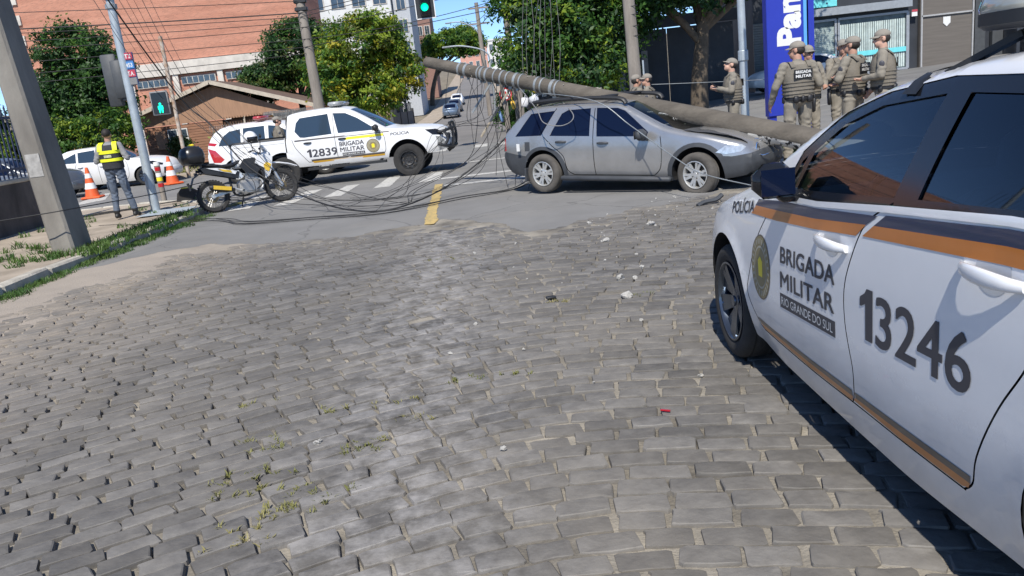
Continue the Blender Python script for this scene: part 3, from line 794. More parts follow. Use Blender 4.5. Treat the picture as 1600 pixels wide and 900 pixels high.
for sx, ex, ez in ((-1, -4.35, 2.72), (1, 5.2, 2.30)):
    b = MB()
    n = 18
    P0 = Vector((-.1, 0, 4.06)); P1 = Vector((ex, 0, ez)); t = (P1 - P0).normalized(); up_ = Vector((-t.z, 0, t.x)) * (1 if t.x > 0 else -1)
    R = MB(); R.add([P0 + Vector((0, -.5, 0)), P1 + Vector((0, -.5, 0)), P1 + Vector((0, 7.5, 0)), P0 + Vector((0, 7.5, 0)), P0 + Vector((0, -.5, .07)), P1 + Vector((0, -.5, .07)), P1 + Vector((0, 7.5, .07)), P0 + Vector((0, 7.5, .07))], [(0, 1, 2, 3), (4, 5, 6, 7), (0, 1, 5, 4), (1, 2, 6, 5)])
    rf = obj('roof', R, M_roof, ho)
    b.beam(P0 + Vector((0, -.54, -.02)), P1 + Vector((0, -.54, -.02)), .05, .20); obj('fascia', b, M_fas, rf)
b = MB(); b.box((-2.35, -.05, 1.42), (1.05, .08, 1.0)); wf_ = obj('window', b, mat('window_frame_white', (.6, .58, .54), .7, var=.1), ho)
for q, (dx, dz) in enumerate(((-.26, .24), (.26, .24), (-.26, -.24), (.26, -.24))):
    b = MB(); b.box((-2.35 + dx, -.10, 1.42 + dz), (.42, .03, .40)); obj('pane', b, M_wing, wf_)
b = MB(); b.box((-3.25, -.07, 1.42), (.55, .05, .95)); obj('shutter', b, M_gable, ho)
for x in (1.2, 2.7, 3.75):
    b = MB(); b.box((x, -.02, 1.1), (.09, .09, 2.2)); obj('porch_post', b, M_fas, ho)
for k in range(26):
    x = xv + .1 + k * .145
    b = MB(); b.box((x, -.12, 2.20), (.07, .06, .10)); obj('valance_tooth', b, M_gable, ho)
# garden wall with razor wire in front of the porch
gw = thing('garden_wall', 'low rendered wall in front of the wooden house topped with razor wire', 'wall', (-11.0, 37.2, 0))
b = MB(); b.box((0, 0, .75), (4.0, .18, 1.5)); obj('wall', b, mat('dark_render', (.10, .085, .07), .9, var=.3), gw)
for (x0, x1, nn, rr, rz_) in ((-2.1, 1.7, 34, .17, 1.66), (.5, 3.0, 70, .24, 1.95)):
    pts = [Vector((x0 + (x1 - x0) * i / (nn * 12), rr * math.cos(i * PI / 6) * 1.0 + rnd.uniform(-.02, .02), rz_ + rr * math.sin(i * PI / 6) + rnd.uniform(-.02, .02))) for i in range(nn * 12)]
    b = MB(); b.tube(pts, .008, 3); obj('razor_wire', b, mat('galvanised', (.42, .42, .40), .5, metal=.6, var=.2), gw)

# apartment blocks behind the trees
def block(name, label, cx, y, wx, d, h, m, rows, cols, ww, wh, z0=0, side=None):
    t = thing(name, label, 'building', (cx, y, gz(cx, y)))
    b = MB(); b.box((0, d / 2, h / 2), (wx, d, h)); b.box((0, d / 2, h + .15), (wx + .3, d + .3, .3)); obj('wall', b, m, t)
    for r in range(rows):
        for c_ in range(cols):
            x = -wx / 2 + wx * (c_ + .5) / cols; z = z0 + (h - z0) * (r + .55) / rows
            b = MB(); b.box((x, -.03, z), (ww + .16, .12, wh + .16)); f = obj('window', b, M_concw, t)
            for q in (-1, 1):
                b = MB(); b.box((x + q * ww / 4, -.10, z), (ww / 2 - .05, .04, wh)); obj('pane', b, M_wing, f)
    return t
block('apartment_block', 'tall white apartment block rising behind the yellowing tree', -16.2, 95, 12.0, 12, 21, M_render, 6, 5, 1.5, 1.3, 3)
t = block('apartment_block', 'narrow grey white apartment block at the left edge of the sky gap', -9.15, 96, 1.9, 9, 16.5, mat('grey_render', (.42, .44, .46), .8, var=.1), 5, 1, 1.0, 1.3, 4)  # white block's side in shade, that shade put into its grey colour
block('brick_house', 'small reddish block beside the grey white apartment block', -9.0, 125, 2.2, 8, 16.5, mat('red_render', (.26, .15, .12), .9, var=.2), 4, 2, .7, 1.2, 6)
block('beige_house', 'beige rendered house behind the fences left of the hill street', -9.6, 62, 3.6, 9, 4.4, mat('beige_render', (.55, .47, .33), .85, var=.12), 1, 2, .9, 1.1, 1)
block('pink_house', 'pink house with white columns at the top of the hill street', -2.6, 176, 6.0, 8, 6.0, mat('pink_render', (.55, .30, .24), .85, var=.12), 2, 4, .7, 1.4, 1)
block('white_house', 'white house at the top of the hill street beside the pink house', 3.0, 172, 5.0, 8, 7.0, M_render, 2, 3, .8, 1.2, 1)
block('grey_house', 'plain grey house behind the tangle of cables', 5.2, 60, 3.4, 9, 5.4, mat('putty_render', (.36, .33, .28), .85, var=.15), 2, 2, .8, 1.1, 1)

# fences up the left of the hill street
for i, (ya, yb, hh, m, lab) in enumerate(((33.2, 37.5, 1.0, mat('grey_wall', (.36, .37, .37), .85, var=.15), 'low grey front wall, first on the left of the hill street'), (38.2, 45.5, 1.15, M_render, 'low white front wall with a dark gate left of the hill street'), (46.5, 58, 1.3, mat('tan_wall', (.42, .30, .18), .85, var=.15), 'tan front wall further up the left of the hill street'), (60, 76, 1.4, mat('dark_wall', (.09, .09, .09), .85, var=.15), 'dark front wall below the parked cars on the hill street'), (41, 54, 1.5, mat('putty_wall', (.33, .30, .25), .85, var=.2), 'putty coloured front wall on the right of the hill street'))):
    w_ = thing('front_wall', lab, 'wall', (3.2 if i == 4 else -7.55, (ya + yb) / 2, 0))
    L_ = yb - ya
    b = MB(); b.box((0, 0, hh / 2), (.16, L_, hh)); obj('wall', b, m, w_)
    n = 3
    for k in range(n + 1):
        b = MB(); b.box((.02, -L_ / 2 + L_ * k / n, hh / 2 + .12), (.28, .28, hh + .24)); obj('pillar', b, m, w_)
    for k in range(int(L_ / .35)):
        b = MB(); b.box((0, -L_ / 2 + .2 + k * .35, hh + .35), (.025, .025, .75)); obj('railing_bar', b, M_dark, w_)
    b = MB(); b.box((0, 0, hh + .7), (.03, L_, .03)); obj('rail', b, M_dark, w_)
t = thing('waste_container', 'small teal waste container on the left pavement of the hill street', 'container', (-6.6, 34.8, .13))
b = MB(); b.prism([(-.45, -.6), (.45, -.6), (.5, .6), (-.5, .6)], .1, .8); obj('body', b, mat('teal_plastic', (.03, .20, .18), .5, var=.15), t)
b = MB(); b.loft([[(.52 * k * math.cos(a), .64 * k * math.sin(a), z) for a in np.linspace(0, 2 * PI, 16, endpoint=False)] for k, z in ((1, .8), (.95, .92), (.6, 1.0))]); obj('lid', b, mat('teal_plastic', (.03, .20, .18), .5), t, 50)
t = thing('banner_sign', 'tall blue banner sign on a post left of the hill street', 'sign', (-5.9, 48, .13))
b = MB(); b.tube([(0, 0, 0), (0, 0, 4.2)], .05, 8); obj('post', b, M_dark, t)
b = MB(); b.box((.28, 0, 3.1), (.55, .08, 1.9), bev=.02); obj('panel', b, mat('sky_blue_panel', (.10, .33, .62), .5, var=.15), t)

# ------------------------------------------------------------------ buildings on the right
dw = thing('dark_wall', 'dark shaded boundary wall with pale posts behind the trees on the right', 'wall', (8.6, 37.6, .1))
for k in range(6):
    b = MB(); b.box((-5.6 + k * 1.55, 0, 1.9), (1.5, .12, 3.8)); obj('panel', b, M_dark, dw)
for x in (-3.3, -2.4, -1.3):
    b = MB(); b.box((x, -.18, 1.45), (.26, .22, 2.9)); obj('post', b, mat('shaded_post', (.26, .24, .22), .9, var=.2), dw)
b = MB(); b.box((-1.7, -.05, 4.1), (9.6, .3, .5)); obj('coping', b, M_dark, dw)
ph = thing('pharmacy_building', 'charcoal shop front with tall blinds and turquoise bands', 'building', (18.6, 38, .42))
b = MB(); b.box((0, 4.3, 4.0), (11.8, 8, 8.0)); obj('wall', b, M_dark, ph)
M_metal = mat('grey_frame', (.33, .35, .37), .5, metal=.3, var=.1)
M_turq = mat('turquoise_panel', (.16, .62, .66), .5, var=.08)
M_blind = mat('pale_blind', (.50, .58, .55), .7, var=.15, scale=3)
sh_ = None
for k in range(28):
    b = MB(); b.box((-5.5, .26, .1 + k * .115), (.86, .05, .10), rot=Matrix.Rotation(.25, 3, 'X')); obj('shutter_slat', b, mat('shutter_grey', (.17, .19, .20), .5, metal=.3, var=.1), ph)
b = MB(); b.box((-4.78, .2, 1.7), (.5, .25, 3.4)); obj('pier', b, mat('slate_pier', (.06, .065, .07), .7, var=.15), ph)
for (z, h_) in ((2.95, .42), (2.25, .55)):
    b = MB(); b.box((-4.78, .06, z), (.38, .02, h_)); q = obj('notice', b, M_lw, ph)
    for r_ in range(3):
        b = MB(); b.box((-4.78, .045, z + .1 - r_ * .1), (.24, .01, .035)); obj('notice_line', b, M_letter, q)
for (xa, xb, nm, vert) in ((-3.7, -2.05, 'h', False), (-1.95, 1.35, 'v', True)):
    fz0, fz1 = .48, 3.05
    b = MB()
    for (p, q) in (((xa, fz0), (xb, fz0)), ((xa, fz1), (xb, fz1)), ((xa, fz0), (xa, fz1)), ((xb, fz0), (xb, fz1))):
        b.beam((p[0], .16, p[1]), (q[0], .16, q[1]), .14, .10)
    fr = obj('window', b, M_metal, ph)
    b = MB(); b.box(((xa + xb) / 2, .22, (fz0 + fz1) / 2), (xb - xa - .1, .02, fz1 - fz0 - .1)); obj('backing', b, mat('shop_interior', (.10, .14, .15), .6, var=.3), fr)
    if vert:
        n = 30
        for k in range(n):
            b = MB(); b.box((xa + .1 + (xb - xa - .2) * (k + .5) / n, .20, 1.68), (.068, .012, 2.2), rot=Matrix.Rotation(rnd.uniform(-.5, .5), 3, 'Z')); obj('blind_slat', b, M_blind, fr)
    else:
        for k in range(22):
            b = MB(); b.box(((xa + xb) / 2, .20, .9 + k * .085), (xb - xa - .16, .012, .072), rot=Matrix.Rotation(.3, 3, 'X')); obj('blind_slat', b, M_blind, fr)
    b = MB(); b.box(((xa + xb) / 2, .14, 1.38), (xb - xa - .1, .015, .22)); obj('turquoise_band', b, M_turq, fr)
b = MB(); b.box((-1.2, .06, 3.42), (5.2, .5, .34)); obj('lintel', b, M_metal, ph)
b = MB(); b.box((-2.85, .0, 4.35), (1.5, .2, 1.4)); sg_ = obj('shop_sign', b, M_turq, ph)
obj('lettering', text_mb('N', .58, .42, lambda u, v: (-2.80 + u, -.105, 3.98 + v), .05), M_navy, sg_)
obj('lettering', text_mb('.', .3, .1, lambda u, v: (-2.62 + u, -.105, 3.78 + v), .05), M_navy, sg_)
b = MB(); b.box((1.62, .05, 2.95), (.26, .03, .3)); q = obj('red_notice', b, M_lw, ph); b = MB(); b.box((1.62, .03, 3.05), (.26, .015, .1)); obj('notice_band', b, M_red, q)
b = MB(); b.box((3.15, .16, 2.3), (2.5, .2, 4.6)); obj('side_panel', b, mat('taupe_cladding', (.13, .115, .10), .75, var=.12, scale=2, stretch=(.4, 1, 6)), ph)
for (xa, za, xb, zb) in ((1.95, .2, 1.95, 4.4), (4.38, .2, 4.38, 4.4), (1.95, 2.75, 4.38, 2.75)):
    b = MB(); b.beam((xa, .02, za), (xb, .02, zb), .07, .07); obj('frame_bar', b, mat('pale_frame', (.36, .36, .36), .6, var=.1), ph)
b = MB(); b.prism([(-.17, .2), (.17, .2), (.17, -.08), (0, -.24), (-.17, -.08)], 0, .02, M=Matrix.Translation((3.15, .05, 2.42)) @ Matrix.Rotation(PI / 2, 4, 'X')); obj('plate', b, M_lw, ph)
b = MB(); b.box((-.2, -.35, .06), (11.6, .9, .24)); obj('step', b, M_concw, ph)
for x in (4.75, 5.6): 
    b = MB(); b.box((x, .14, 2.1), (.5, .2, 4.2)); obj('dark_panel', b, mat('slate_pier', (.06, .065, .07)), ph)
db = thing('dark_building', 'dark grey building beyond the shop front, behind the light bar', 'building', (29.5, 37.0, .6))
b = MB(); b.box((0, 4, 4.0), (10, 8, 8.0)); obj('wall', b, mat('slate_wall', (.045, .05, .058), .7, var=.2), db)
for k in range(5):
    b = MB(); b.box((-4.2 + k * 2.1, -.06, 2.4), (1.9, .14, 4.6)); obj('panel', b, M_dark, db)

# left wall, railings
M_oldwall = mat('old_wall', (0.085, 0.075, 0.07), 0.9, var=0.4, scale=2.5, bump=.4, bscale=18, stretch=(1, 1, .4))
lw_ = thing('boundary_wall', 'low dark wall along the left pavement carrying iron railings', 'wall', (-9.42, 6.3, .1))
b = MB(); b.box((0, 0, .47), (.20, 20.6, .98)); obj('wall', b, M_oldwall, lw_)
b = MB(); b.box((0, 0, 1.0), (.26, 20.7, .09), bev=.02); obj('coping', b, M_kerb, lw_, 40)
for z in (1.22, 2.2):
    b = MB(); b.box((0, 0, z), (.035, 20.5, .05)); obj('rail', b, mat('blue_iron', (.035, .045, .085), .5, var=.2), lw_)
pk = MB(); pk.tube([(0, 0, 1.04), (0, 0, 2.36)], .017, 5); pk.lathe([(.0, 2.46), (.022, 2.38), (.012, 2.34)], 5); pkm = pk.mesh('railing_bar', MATS['blue_iron'])
for k in range(150): link('railing_bar', pkm, lw_, (0, -10.1 + k * .136, 0))


# ------------------------------------------------------------------ vehicles
M_pwhite = mat('white_car_paint', (0.80, 0.805, 0.81), 0.26, var=0.03, scale=3, coat=0.8, bump=0.01, bscale=3)
def road_dust(m, zlo, zhi, amt):
    nt = m.node_tree; N = nt.nodes; L = nt.links; bs = N['Principled BSDF']; src = bs.inputs['Base Color'].links[0].from_socket
    tc = N.new('ShaderNodeTexCoord'); sx = N.new('ShaderNodeSeparateXYZ'); L.new(tc.outputs['Object'], sx.inputs[0])
    n = N.new('ShaderNodeTexNoise'); n.inputs['Scale'].default_value = 5; n.inputs['Detail'].default_value = 9; n.inputs['Roughness'].default_value = .7; L.new(tc.outputs['Object'], n.inputs['Vector'])
    a = N.new('ShaderNodeMath'); a.operation = 'MULTIPLY_ADD'; L.new(n.outputs['Fac'], a.inputs[0]); a.inputs[1].default_value = -.5; L.new(sx.outputs['Z'], a.inputs[2])
    r = N.new('ShaderNodeMapRange'); r.inputs[1].default_value = zhi - .25; r.inputs[2].default_value = zlo - .25; r.inputs[4].default_value = amt; L.new(a.outputs[0], r.inputs[0])
    mx = N.new('ShaderNodeMix'); mx.data_type = 'RGBA'; L.new(r.outputs[0], mx.inputs[0]); L.new(src, mx.inputs[6]); mx.inputs[7].default_value = (.34, .30, .25, 1)
    L.new(mx.outputs[2], bs.inputs['Base Color'])
    rr = N.new('ShaderNodeMath'); rr.operation = 'MULTIPLY_ADD'; L.new(r.outputs[0], rr.inputs[0]); rr.inputs[1].default_value = .5; rr.inputs[2].default_value = bs.inputs['Roughness'].default_value; L.new(rr.outputs[0], bs.inputs['Roughness'])
road_dust(M_pwhite, .12, .62, .45)
M_pwhite2 = mat('white_car_paint_dusty', (0.74, 0.74, 0.73), 0.35, var=0.04, scale=3, coat=0.4)
M_silver = mat('silver_car_paint', (0.44, 0.435, 0.425), 0.27, metal=0.65, var=0.10, scale=2.5, coat=0.5, bump=0.01, bscale=4)
M_hood = mat('grey_hood_paint', (0.13, 0.135, 0.14), 0.36, metal=0.5, var=0.12, scale=3, coat=0.4)
M_dsilver = mat('dark_silver_paint', (0.20, 0.21, 0.22), 0.3, metal=0.6, var=0.06, coat=0.5)
M_bluecar = mat('blue_grey_paint', (0.14, 0.19, 0.26), 0.3, metal=0.4, var=0.06, coat=0.5)
road_dust(M_pwhite2, .2, .7, .35)
M_plast = mat('black_plastic', (0.022, 0.023, 0.025), 0.5, var=0.15, scale=8)
M_clad = mat('weathered_cladding', (0.050, 0.054, 0.060), 0.6, var=0.22, scale=5, bump=0.05, bscale=80)
M_trim = mat('gloss_black_trim', (0.012, 0.013, 0.016), 0.16, var=0.0)
M_under = mat('underbody', (0.008, 0.008, 0.009), 0.9, var=0.2)
M_tyre = mat('tyre_rubber', (0.028, 0.027, 0.026), 0.85, var=0.3, scale=9, bump=0.2, bscale=60)
M_tyre2 = mat('dusty_tyre', (0.09, 0.082, 0.072), 0.9, var=0.3, scale=6, bump=0.2, bscale=60)
M_alloy = mat('silver_alloy', (0.62, 0.62, 0.60), 0.35, metal=0.6, var=0.08)
M_dalloy = mat('graphite_alloy', (0.10, 0.12, 0.15), 0.22, metal=0.8, var=0.05)
M_disc = mat('brake_disc', (0.10, 0.09, 0.08), 0.6, metal=0.5, var=0.2)
M_chrome = mat('chrome', (0.75, 0.75, 0.76), 0.12, metal=1.0, var=0.0)
M_gdark = mat('dark_tinted_glass', (0.004, 0.008, 0.026), 0.04, var=0.0, spec=0.32)
M_gblue = mat('tinted_glass', (0.03, 0.05, 0.075), 0.05, var=0.0, spec=0.8)
M_glass = mat_glass('clear_tinted_glass', (0.62, 0.74, 0.76))
M_glass2 = mat_glass('dark_see_through_glass', (0.20, 0.26, 0.34))
M_wind = mat_glass('windscreen_glass', (0.55, 0.66, 0.64))
M_lens = mat('headlight_lens', (0.62, 0.64, 0.62), 0.12, metal=0.5, var=0.25, scale=18, coat=1.0)
M_red = mat('tail_light_red', (0.45, 0.015, 0.02), 0.15, var=0.1, coat=1.0)
M_letter = mat('grey_lettering', (0.055, 0.055, 0.065), 0.5, var=0.0)
M_letter2 = mat('dark_lettering', (0.03, 0.035, 0.05), 0.5, var=0.0)
M_lw = mat('white_lettering', (0.70, 0.70, 0.68), 0.5, var=0.0)
M_navy = mat('navy_stripe', (0.020, 0.030, 0.075), 0.3, var=0.05, coat=0.5)
M_orange = mat('orange_stripe', (0.52, 0.17, 0.028), 0.32, var=0.08, coat=0.5)
M_brown = mat('brown_stripe', (0.075, 0.065, 0.058), 0.35, var=0.08, coat=0.5)
M_lemon = mat('yellow_sticker', (0.85, 0.68, 0.03), 0.4, var=0.05)
M_gold = mat('emblem_gold', (0.24, 0.20, 0.10), 0.4, var=0.1)
M_gold2 = mat('emblem_pale', (0.42, 0.40, 0.33), 0.4, var=0.1)
M_int = mat('cabin_trim', (0.10, 0.10, 0.10), 0.8, var=0.15)
M_seat = mat('seat_fabric', (0.13, 0.13, 0.135), 0.9, var=0.2)

class Shell:
    """mesh with analytic vertex normals"""
    def __init__(s): s.v = []; s.f = []; s.n = []
    def obj(s, name, m, parent, label=None):
        me = bpy.data.meshes.new(name); me.from_pydata(s.v, [], s.f); me.materials.append(m)
        me.polygons.foreach_set('use_smooth', [True] * len(me.polygons)); me.update()
        me.normals_split_custom_set_from_vertices([tuple(x) for x in s.n])
        o = link(name, me, parent)
        if label: o['label'] = label
        return o

class Car:
    def __init__(s, up, lo, W, belt, tumble, ends, arches, bow, crown, fil=.05, bulge=.05, sill=.06, flare=.010, nose=.04):
        s.x0, s.x1 = up[0][0], up[-1][0]
        X = np.linspace(s.x0, s.x1, 600); s.X = X
        s._up = np.array([interp(up, x) for x in X]); s._lo = np.array([interp(lo, x) for x in X]); s._belt = np.array([interp(belt, x) for x in X])
        s._bow = np.array([interp(bow, x) for x in X]); s._crown = np.array([interp(crown, x) for x in X])
        s._plan = np.array([interp(ends, x) for x in X])
        s.W, s.tumble, s.arches, s.fil, s.bulge, s.sill, s.flare, s.nose = W, tumble, arches, fil, bulge, sill, flare, nose
    def up(s, x): return float(np.interp(x, s.X, s._up))
    def lo(s, x): return float(np.interp(x, s.X, s._lo))
    def belt(s, x): return float(np.interp(x, s.X, s._belt))
    def hw(s, x, z):
        w = s.W * float(np.interp(x, s.X, s._plan)); zb = s.belt(x); zl = s.lo(x); zu = s.up(x)
        if z < zb:
            t = (zb - z) / max(.1, zb - zl)
            w -= s.bulge * .45 * (1 - min(1, t / .38)) ** 2 + (s.sill * ((t - .55) / .45) ** 2 if t > .55 else 0)
        else: w -= s.bulge * .45 + (z - zb) * s.tumble * (.75 + .5 * (z - zb))
        for (xc, zc, r) in s.arches:
            d = math.hypot(x - xc, z - zc) - r
            if -.05 < d < .10: w += s.flare * (1 - max(0, d) / .10) ** 2
        d = z - (zu - s.fil)
        if d > 0: w -= s.fil - math.sqrt(max(0, s.fil ** 2 - min(d, s.fil) ** 2))
        return w
    def P(s, x, z, sg, off=0.0):
        e = .006
        y = s.hw(x, z); dx = (s.hw(x + e, z) - s.hw(x - e, z)) / (2 * e); dz = (s.hw(x, z + e) - s.hw(x, z - e)) / (2 * e)
        n = Vector((-dx, 1, -dz)).normalized()
        return Vector((x + n.x * off, sg * (y + n.y * off), z + n.z * off)), Vector((n.x, sg * n.y, n.z))
    def outline(s, step=.06):
        pts = []
        x = s.x0; lows = []
        ar = sorted(s.arches)
        N = int((s.x1 - s.x0) / step)
        xs = [s.x0 + (s.x1 - s.x0) * i / N for i in range(N + 1)]
        spans = []
        for (xc, zc, r) in ar:
            h = zc - s.lo(xc); a0 = math.asin(max(-1, min(1, -h / r)))
            dxx = r * math.cos(a0); spans.append((xc - dxx, xc + dxx, xc, zc, r, a0))
        for x in xs:
            if any(a - .01 < x < b_ + .01 for a, b_, *_ in spans): continue
            lows.append((x, s.lo(x)))
        for (a, b_, xc, zc, r, a0) in spans:
            arc = [(xc + r * math.cos(t), zc + r * math.sin(t)) for t in np.linspace(PI - a0, a0, 30)]
            k = len([p for p in lows if p[0] < a])
            lows[k:k] = arc
        ups = [(x, s.up(x)) for x in reversed(xs)]
        zt = [(s.x1, lerp(s.lo(s.x1), s.up(s.x1), k / 6)) for k in range(1, 6)]
        zt0 = [(s.x0, lerp(s.up(s.x0), s.lo(s.x0), k / 6)) for k in range(1, 6)]
        return lows + zt + ups + zt0
    def side(s, regions, seams=(), step=.06, gap=.004):
        """triangulate the side view; returns verts, {region: tris}. regions: [(name, polygon)], later ones win; seams leave open gaps"""
        out = s.outline(step)
        pts = []; ed = []
        def loop(P, closed=True):
            k = len(pts); n = len(P); pts.extend(Vector(p) for p in P)
            ed.extend((k + i, k + (i + 1) % n) for i in range(n if closed else n - 1))
        def dens(P, closed=True, st=.05):
            o = []; n = len(P)
            for i in range(n if closed else n - 1):
                a, b_ = P[i], P[(i + 1) % n]; m_ = max(1, int(math.hypot(b_[0] - a[0], b_[1] - a[1]) / st))
                o += [(lerp(a[0], b_[0], k / m_), lerp(a[1], b_[1], k / m_)) for k in range(m_)]
            if not closed: o.append(P[-1])
            return o
        loop(out)
        regs = [(n, dens(P)) for n, P in regions]
        for n, P in regs: loop(P)
        ribs = []
        for P in seams:
            P = [tuple(p) for p in smooth2(P, 5)] if len(P) > 2 else dens(P, False)
            Lf = []; Rt = []
            for i in range(len(P)):
                a = P[max(0, i - 1)]; b_ = P[min(len(P) - 1, i + 1)]; dx, dz = b_[0] - a[0], b_[1] - a[1]; l = math.hypot(dx, dz) or 1
                Lf.append((P[i][0] - dz / l * gap, P[i][1] + dx / l * gap)); Rt.append((P[i][0] + dz / l * gap, P[i][1] - dx / l * gap))
            rib = Lf + Rt[::-1]; ribs.append(rib); loop(rib)
        bp = np.array([p[:] for p in pts])
        nx = int((s.x1 - s.x0) / step); 
        for i in range(1, nx):
            x = s.x0 + i * step
            z = s.lo(x) + step * .6
            while z < s.up(x) - .01:
                if inpoly(x, z, out) and np.min((bp[:, 0] - x) ** 2 + (bp[:, 1] - z) ** 2) > (step * .3) ** 2: pts.append(Vector((x, z)))
                z += step if z < s.up(x) - s.fil - step else max(.012, s.fil / 3)
        r = delaunay_2d_cdt(pts, ed, [], 0, 1e-6)
        V = [(p[0], p[1]) for p in r[0]]; T = {}
        bbs = [(min(p[0] for p in q), max(p[0] for p in q), min(p[1] for p in q), max(p[1] for p in q)) for q in ribs]
        for f in r[2]:
            cx = sum(V[i][0] for i in f) / 3; cz = sum(V[i][1] for i in f) / 3
            if not inpoly(cx, cz, out): continue
            if any(bb[0] <= cx <= bb[1] and bb[2] <= cz <= bb[3] and inpoly(cx, cz, q) for q, bb in zip(ribs, bbs)):
                T.setdefault('gap', []).append(tuple(f)); continue
            nm = 'body'
            for n, P in regs:
                if inpoly(cx, cz, P): nm = n
            T.setdefault(nm, []).append(tuple(f))
        s.V, s.T = V, T
        return T
    def emit(s, sh, name, sg, off=0.0):
        mp = {}
        for f in s.T.get(name, []):
            ids = []
            for i in f:
                if i not in mp:
                    p, n = s.P(s.V[i][0], s.V[i][1], sg, off); mp[i] = len(sh.v); sh.v.append(tuple(p)); sh.n.append(n)
                ids.append(mp[i])
            a, b_, c = (Vector(sh.v[k]) for k in ids)
            if (b_ - a).cross(c - a).y * sg < 0: ids = ids[::-1]
            sh.f.append(tuple(ids))
        return sh
    def patch(s, sh, poly, sg, off=.0025, step=.08, holes=()):
        V, T = tri_fill(poly, step, holes)
        k = len(sh.v)
        for x, z in V:
            p, n = s.P(x, z, sg, off); sh.v.append(tuple(p)); sh.n.append(n)
        for f in T:
            ids = [k + i for i in f]
            a, b_, c = (Vector(sh.v[q]) for q in ids)
            if (b_ - a).cross(c - a).y * sg < 0: ids = ids[::-1]
            sh.f.append(tuple(ids))
        return sh
    def text(s, sh, txt, o, u, v, sg, height, width, off=.0014, bold=.02):
        """o: start of the baseline in the side view, u / v: unit reading and up directions"""
        vs, ts, wd = text_geo(txt, 0.0); sx = width / wd; fat = bold
        # a heavy face: the light letters laid down five times, each shifted a little and a hair further out
        for q, (fx, fy) in enumerate(((0, 0), (-fat, fat * .6), (fat, fat * .6), (-fat, -fat * .6), (fat, -fat * .6)) if fat else ((0, 0),)):
            k = len(sh.v)
            for x, y in vs:
                X_ = x * sx + fx * height; Y_ = y * height + fy * height
                p, n = s.P(o[0] + u[0] * X_ + v[0] * Y_, o[1] + u[1] * X_ + v[1] * Y_, sg, off + q * .0002)
                sh.v.append(tuple(p)); sh.n.append(n)
            for f in ts:
                ids = [k + i for i in f]
                a, b_, c = (Vector(sh.v[q2]) for q2 in ids)
                if (b_ - a).cross(c - a).y * sg < 0: ids = ids[::-1]
                sh.f.append(tuple(ids))
        return sh
    def topP(s, x, t):
        y = s.hw(x, s.up(x)); k = 1 - abs(t) ** 2.2
        return Vector((x + float(np.interp(x, s.X, s._bow)) * (1 - t * t), t * y, s.up(x) + float(np.interp(x, s.X, s._crown)) * k))
    def top(s, sh, xa, xb, ta=-1, tb=1, nx=14, nt=14, off=0.0):
        k = len(sh.v); e = .004
        for i in range(nx + 1):
            x = lerp(xa, xb, i / nx)
            for j in range(nt + 1):
                t = lerp(ta, tb, j / nt)
                p = s.topP(x, t)
                xa_, xb_ = max(s.x0, x - e), min(s.x1, x + e)
                du = s.topP(xb_, t) - s.topP(xa_, t); dv = s.topP(x, min(1, t + .01)) - s.topP(x, max(-1, t - .01))
                n = du.cross(dv); n = n.normalized() if n.length > 0 else Vector((0, 0, 1))
                if n.z < 0: n = -n
                sh.v.append(tuple(p + n * off)); sh.n.append(n)
        for i in range(nx):
            for j in range(nt):
                a = k + i * (nt + 1) + j; f = (a, a + nt + 1, a + nt + 2, a + 1)
                p0, p1, p2 = (Vector(sh.v[q]) for q in f[:3])
                if (p1 - p0).cross(p2 - p0).dot(sh.n[a]) < 0: f = f[::-1]
                sh.f.append(f)
        return sh
    def endP(s, front, t, v):
        x = s.x1 if front else s.x0; sgn = 1 if front else -1
        z = lerp(s.lo(x), s.up(x), v)
        return Vector((x + float(np.interp(x, s.X, s._bow)) * (1 - t * t) + sgn * s.nose * math.sin(PI * v) * (1 - t ** 6), t * s.hw(x, z), z + float(np.interp(x, s.X, s._crown)) * (1 - abs(t) ** 2.2) * v))
    def end(s, sh, front, va=0, vb=1, ta=-1, tb=1, nt=14, nv=6, off=0.0):
        k = len(sh.v); sgn = 1 if front else -1
        for i in range(nv + 1):
            v = lerp(va, vb, i / nv)
            for j in range(nt + 1):
                t = lerp(ta, tb, j / nt)
                p = s.endP(front, t, v)
                du = s.endP(front, min(1, t + .02), v) - s.endP(front, max(-1, t - .02), v); dv = s.endP(front, t, min(1, v + .02)) - s.endP(front, t, max(0, v - .02))
                n = du.cross(dv); n = n.normalized() if n.length > 0 else Vector((sgn, 0, 0))
                if n.x * sgn < 0: n = -n
                sh.v.append(tuple(p + n * off)); sh.n.append(n)
        for i in range(nv):
            for j in range(nt):
                a = k + i * (nt + 1) + j; f = (a, a + nt + 1, a + nt + 2, a + 1)
                p0, p1, p2 = (Vector(sh.v[q]) for q in f[:3])
                if (p1 - p0).cross(p2 - p0).x * sgn < 0: f = f[::-1]
                sh.f.append(f)
        return sh
    def underbody(s, parent, gapdepth=.03):
        b = MB()
        for sg in (1, -1):
            for (xc, zc, r) in s.arches:
                rings = []
                for a in np.linspace(-.5, PI + .5, 22):
                    x, z = xc + r * math.cos(a), zc + r * math.sin(a)
                    z = max(z, s.lo(xc) + .0)
                    y = s.hw(x, max(z, s.lo(x) + .01)) - .004
                    rings.append([(x, sg * y, z), (x, sg * (y - .30), z)])
                k = len(b.v)
                for q in rings: b.v += q
                for i in range(len(rings) - 1):
                    b.f.append((k + 2 * i, k + 2 * i + 1, k + 2 * i + 3, k + 2 * i + 2)); b.m.append(0)
                inner = [k + 2 * i + 1 for i in range(len(rings))]; b.f.append(tuple(inner)); b.m.append(0)
        # floor pan, cut short of the wheel wells
        xs = np.linspace(s.x0 + .04, s.x1 - .04, 40); n = len(b.v)
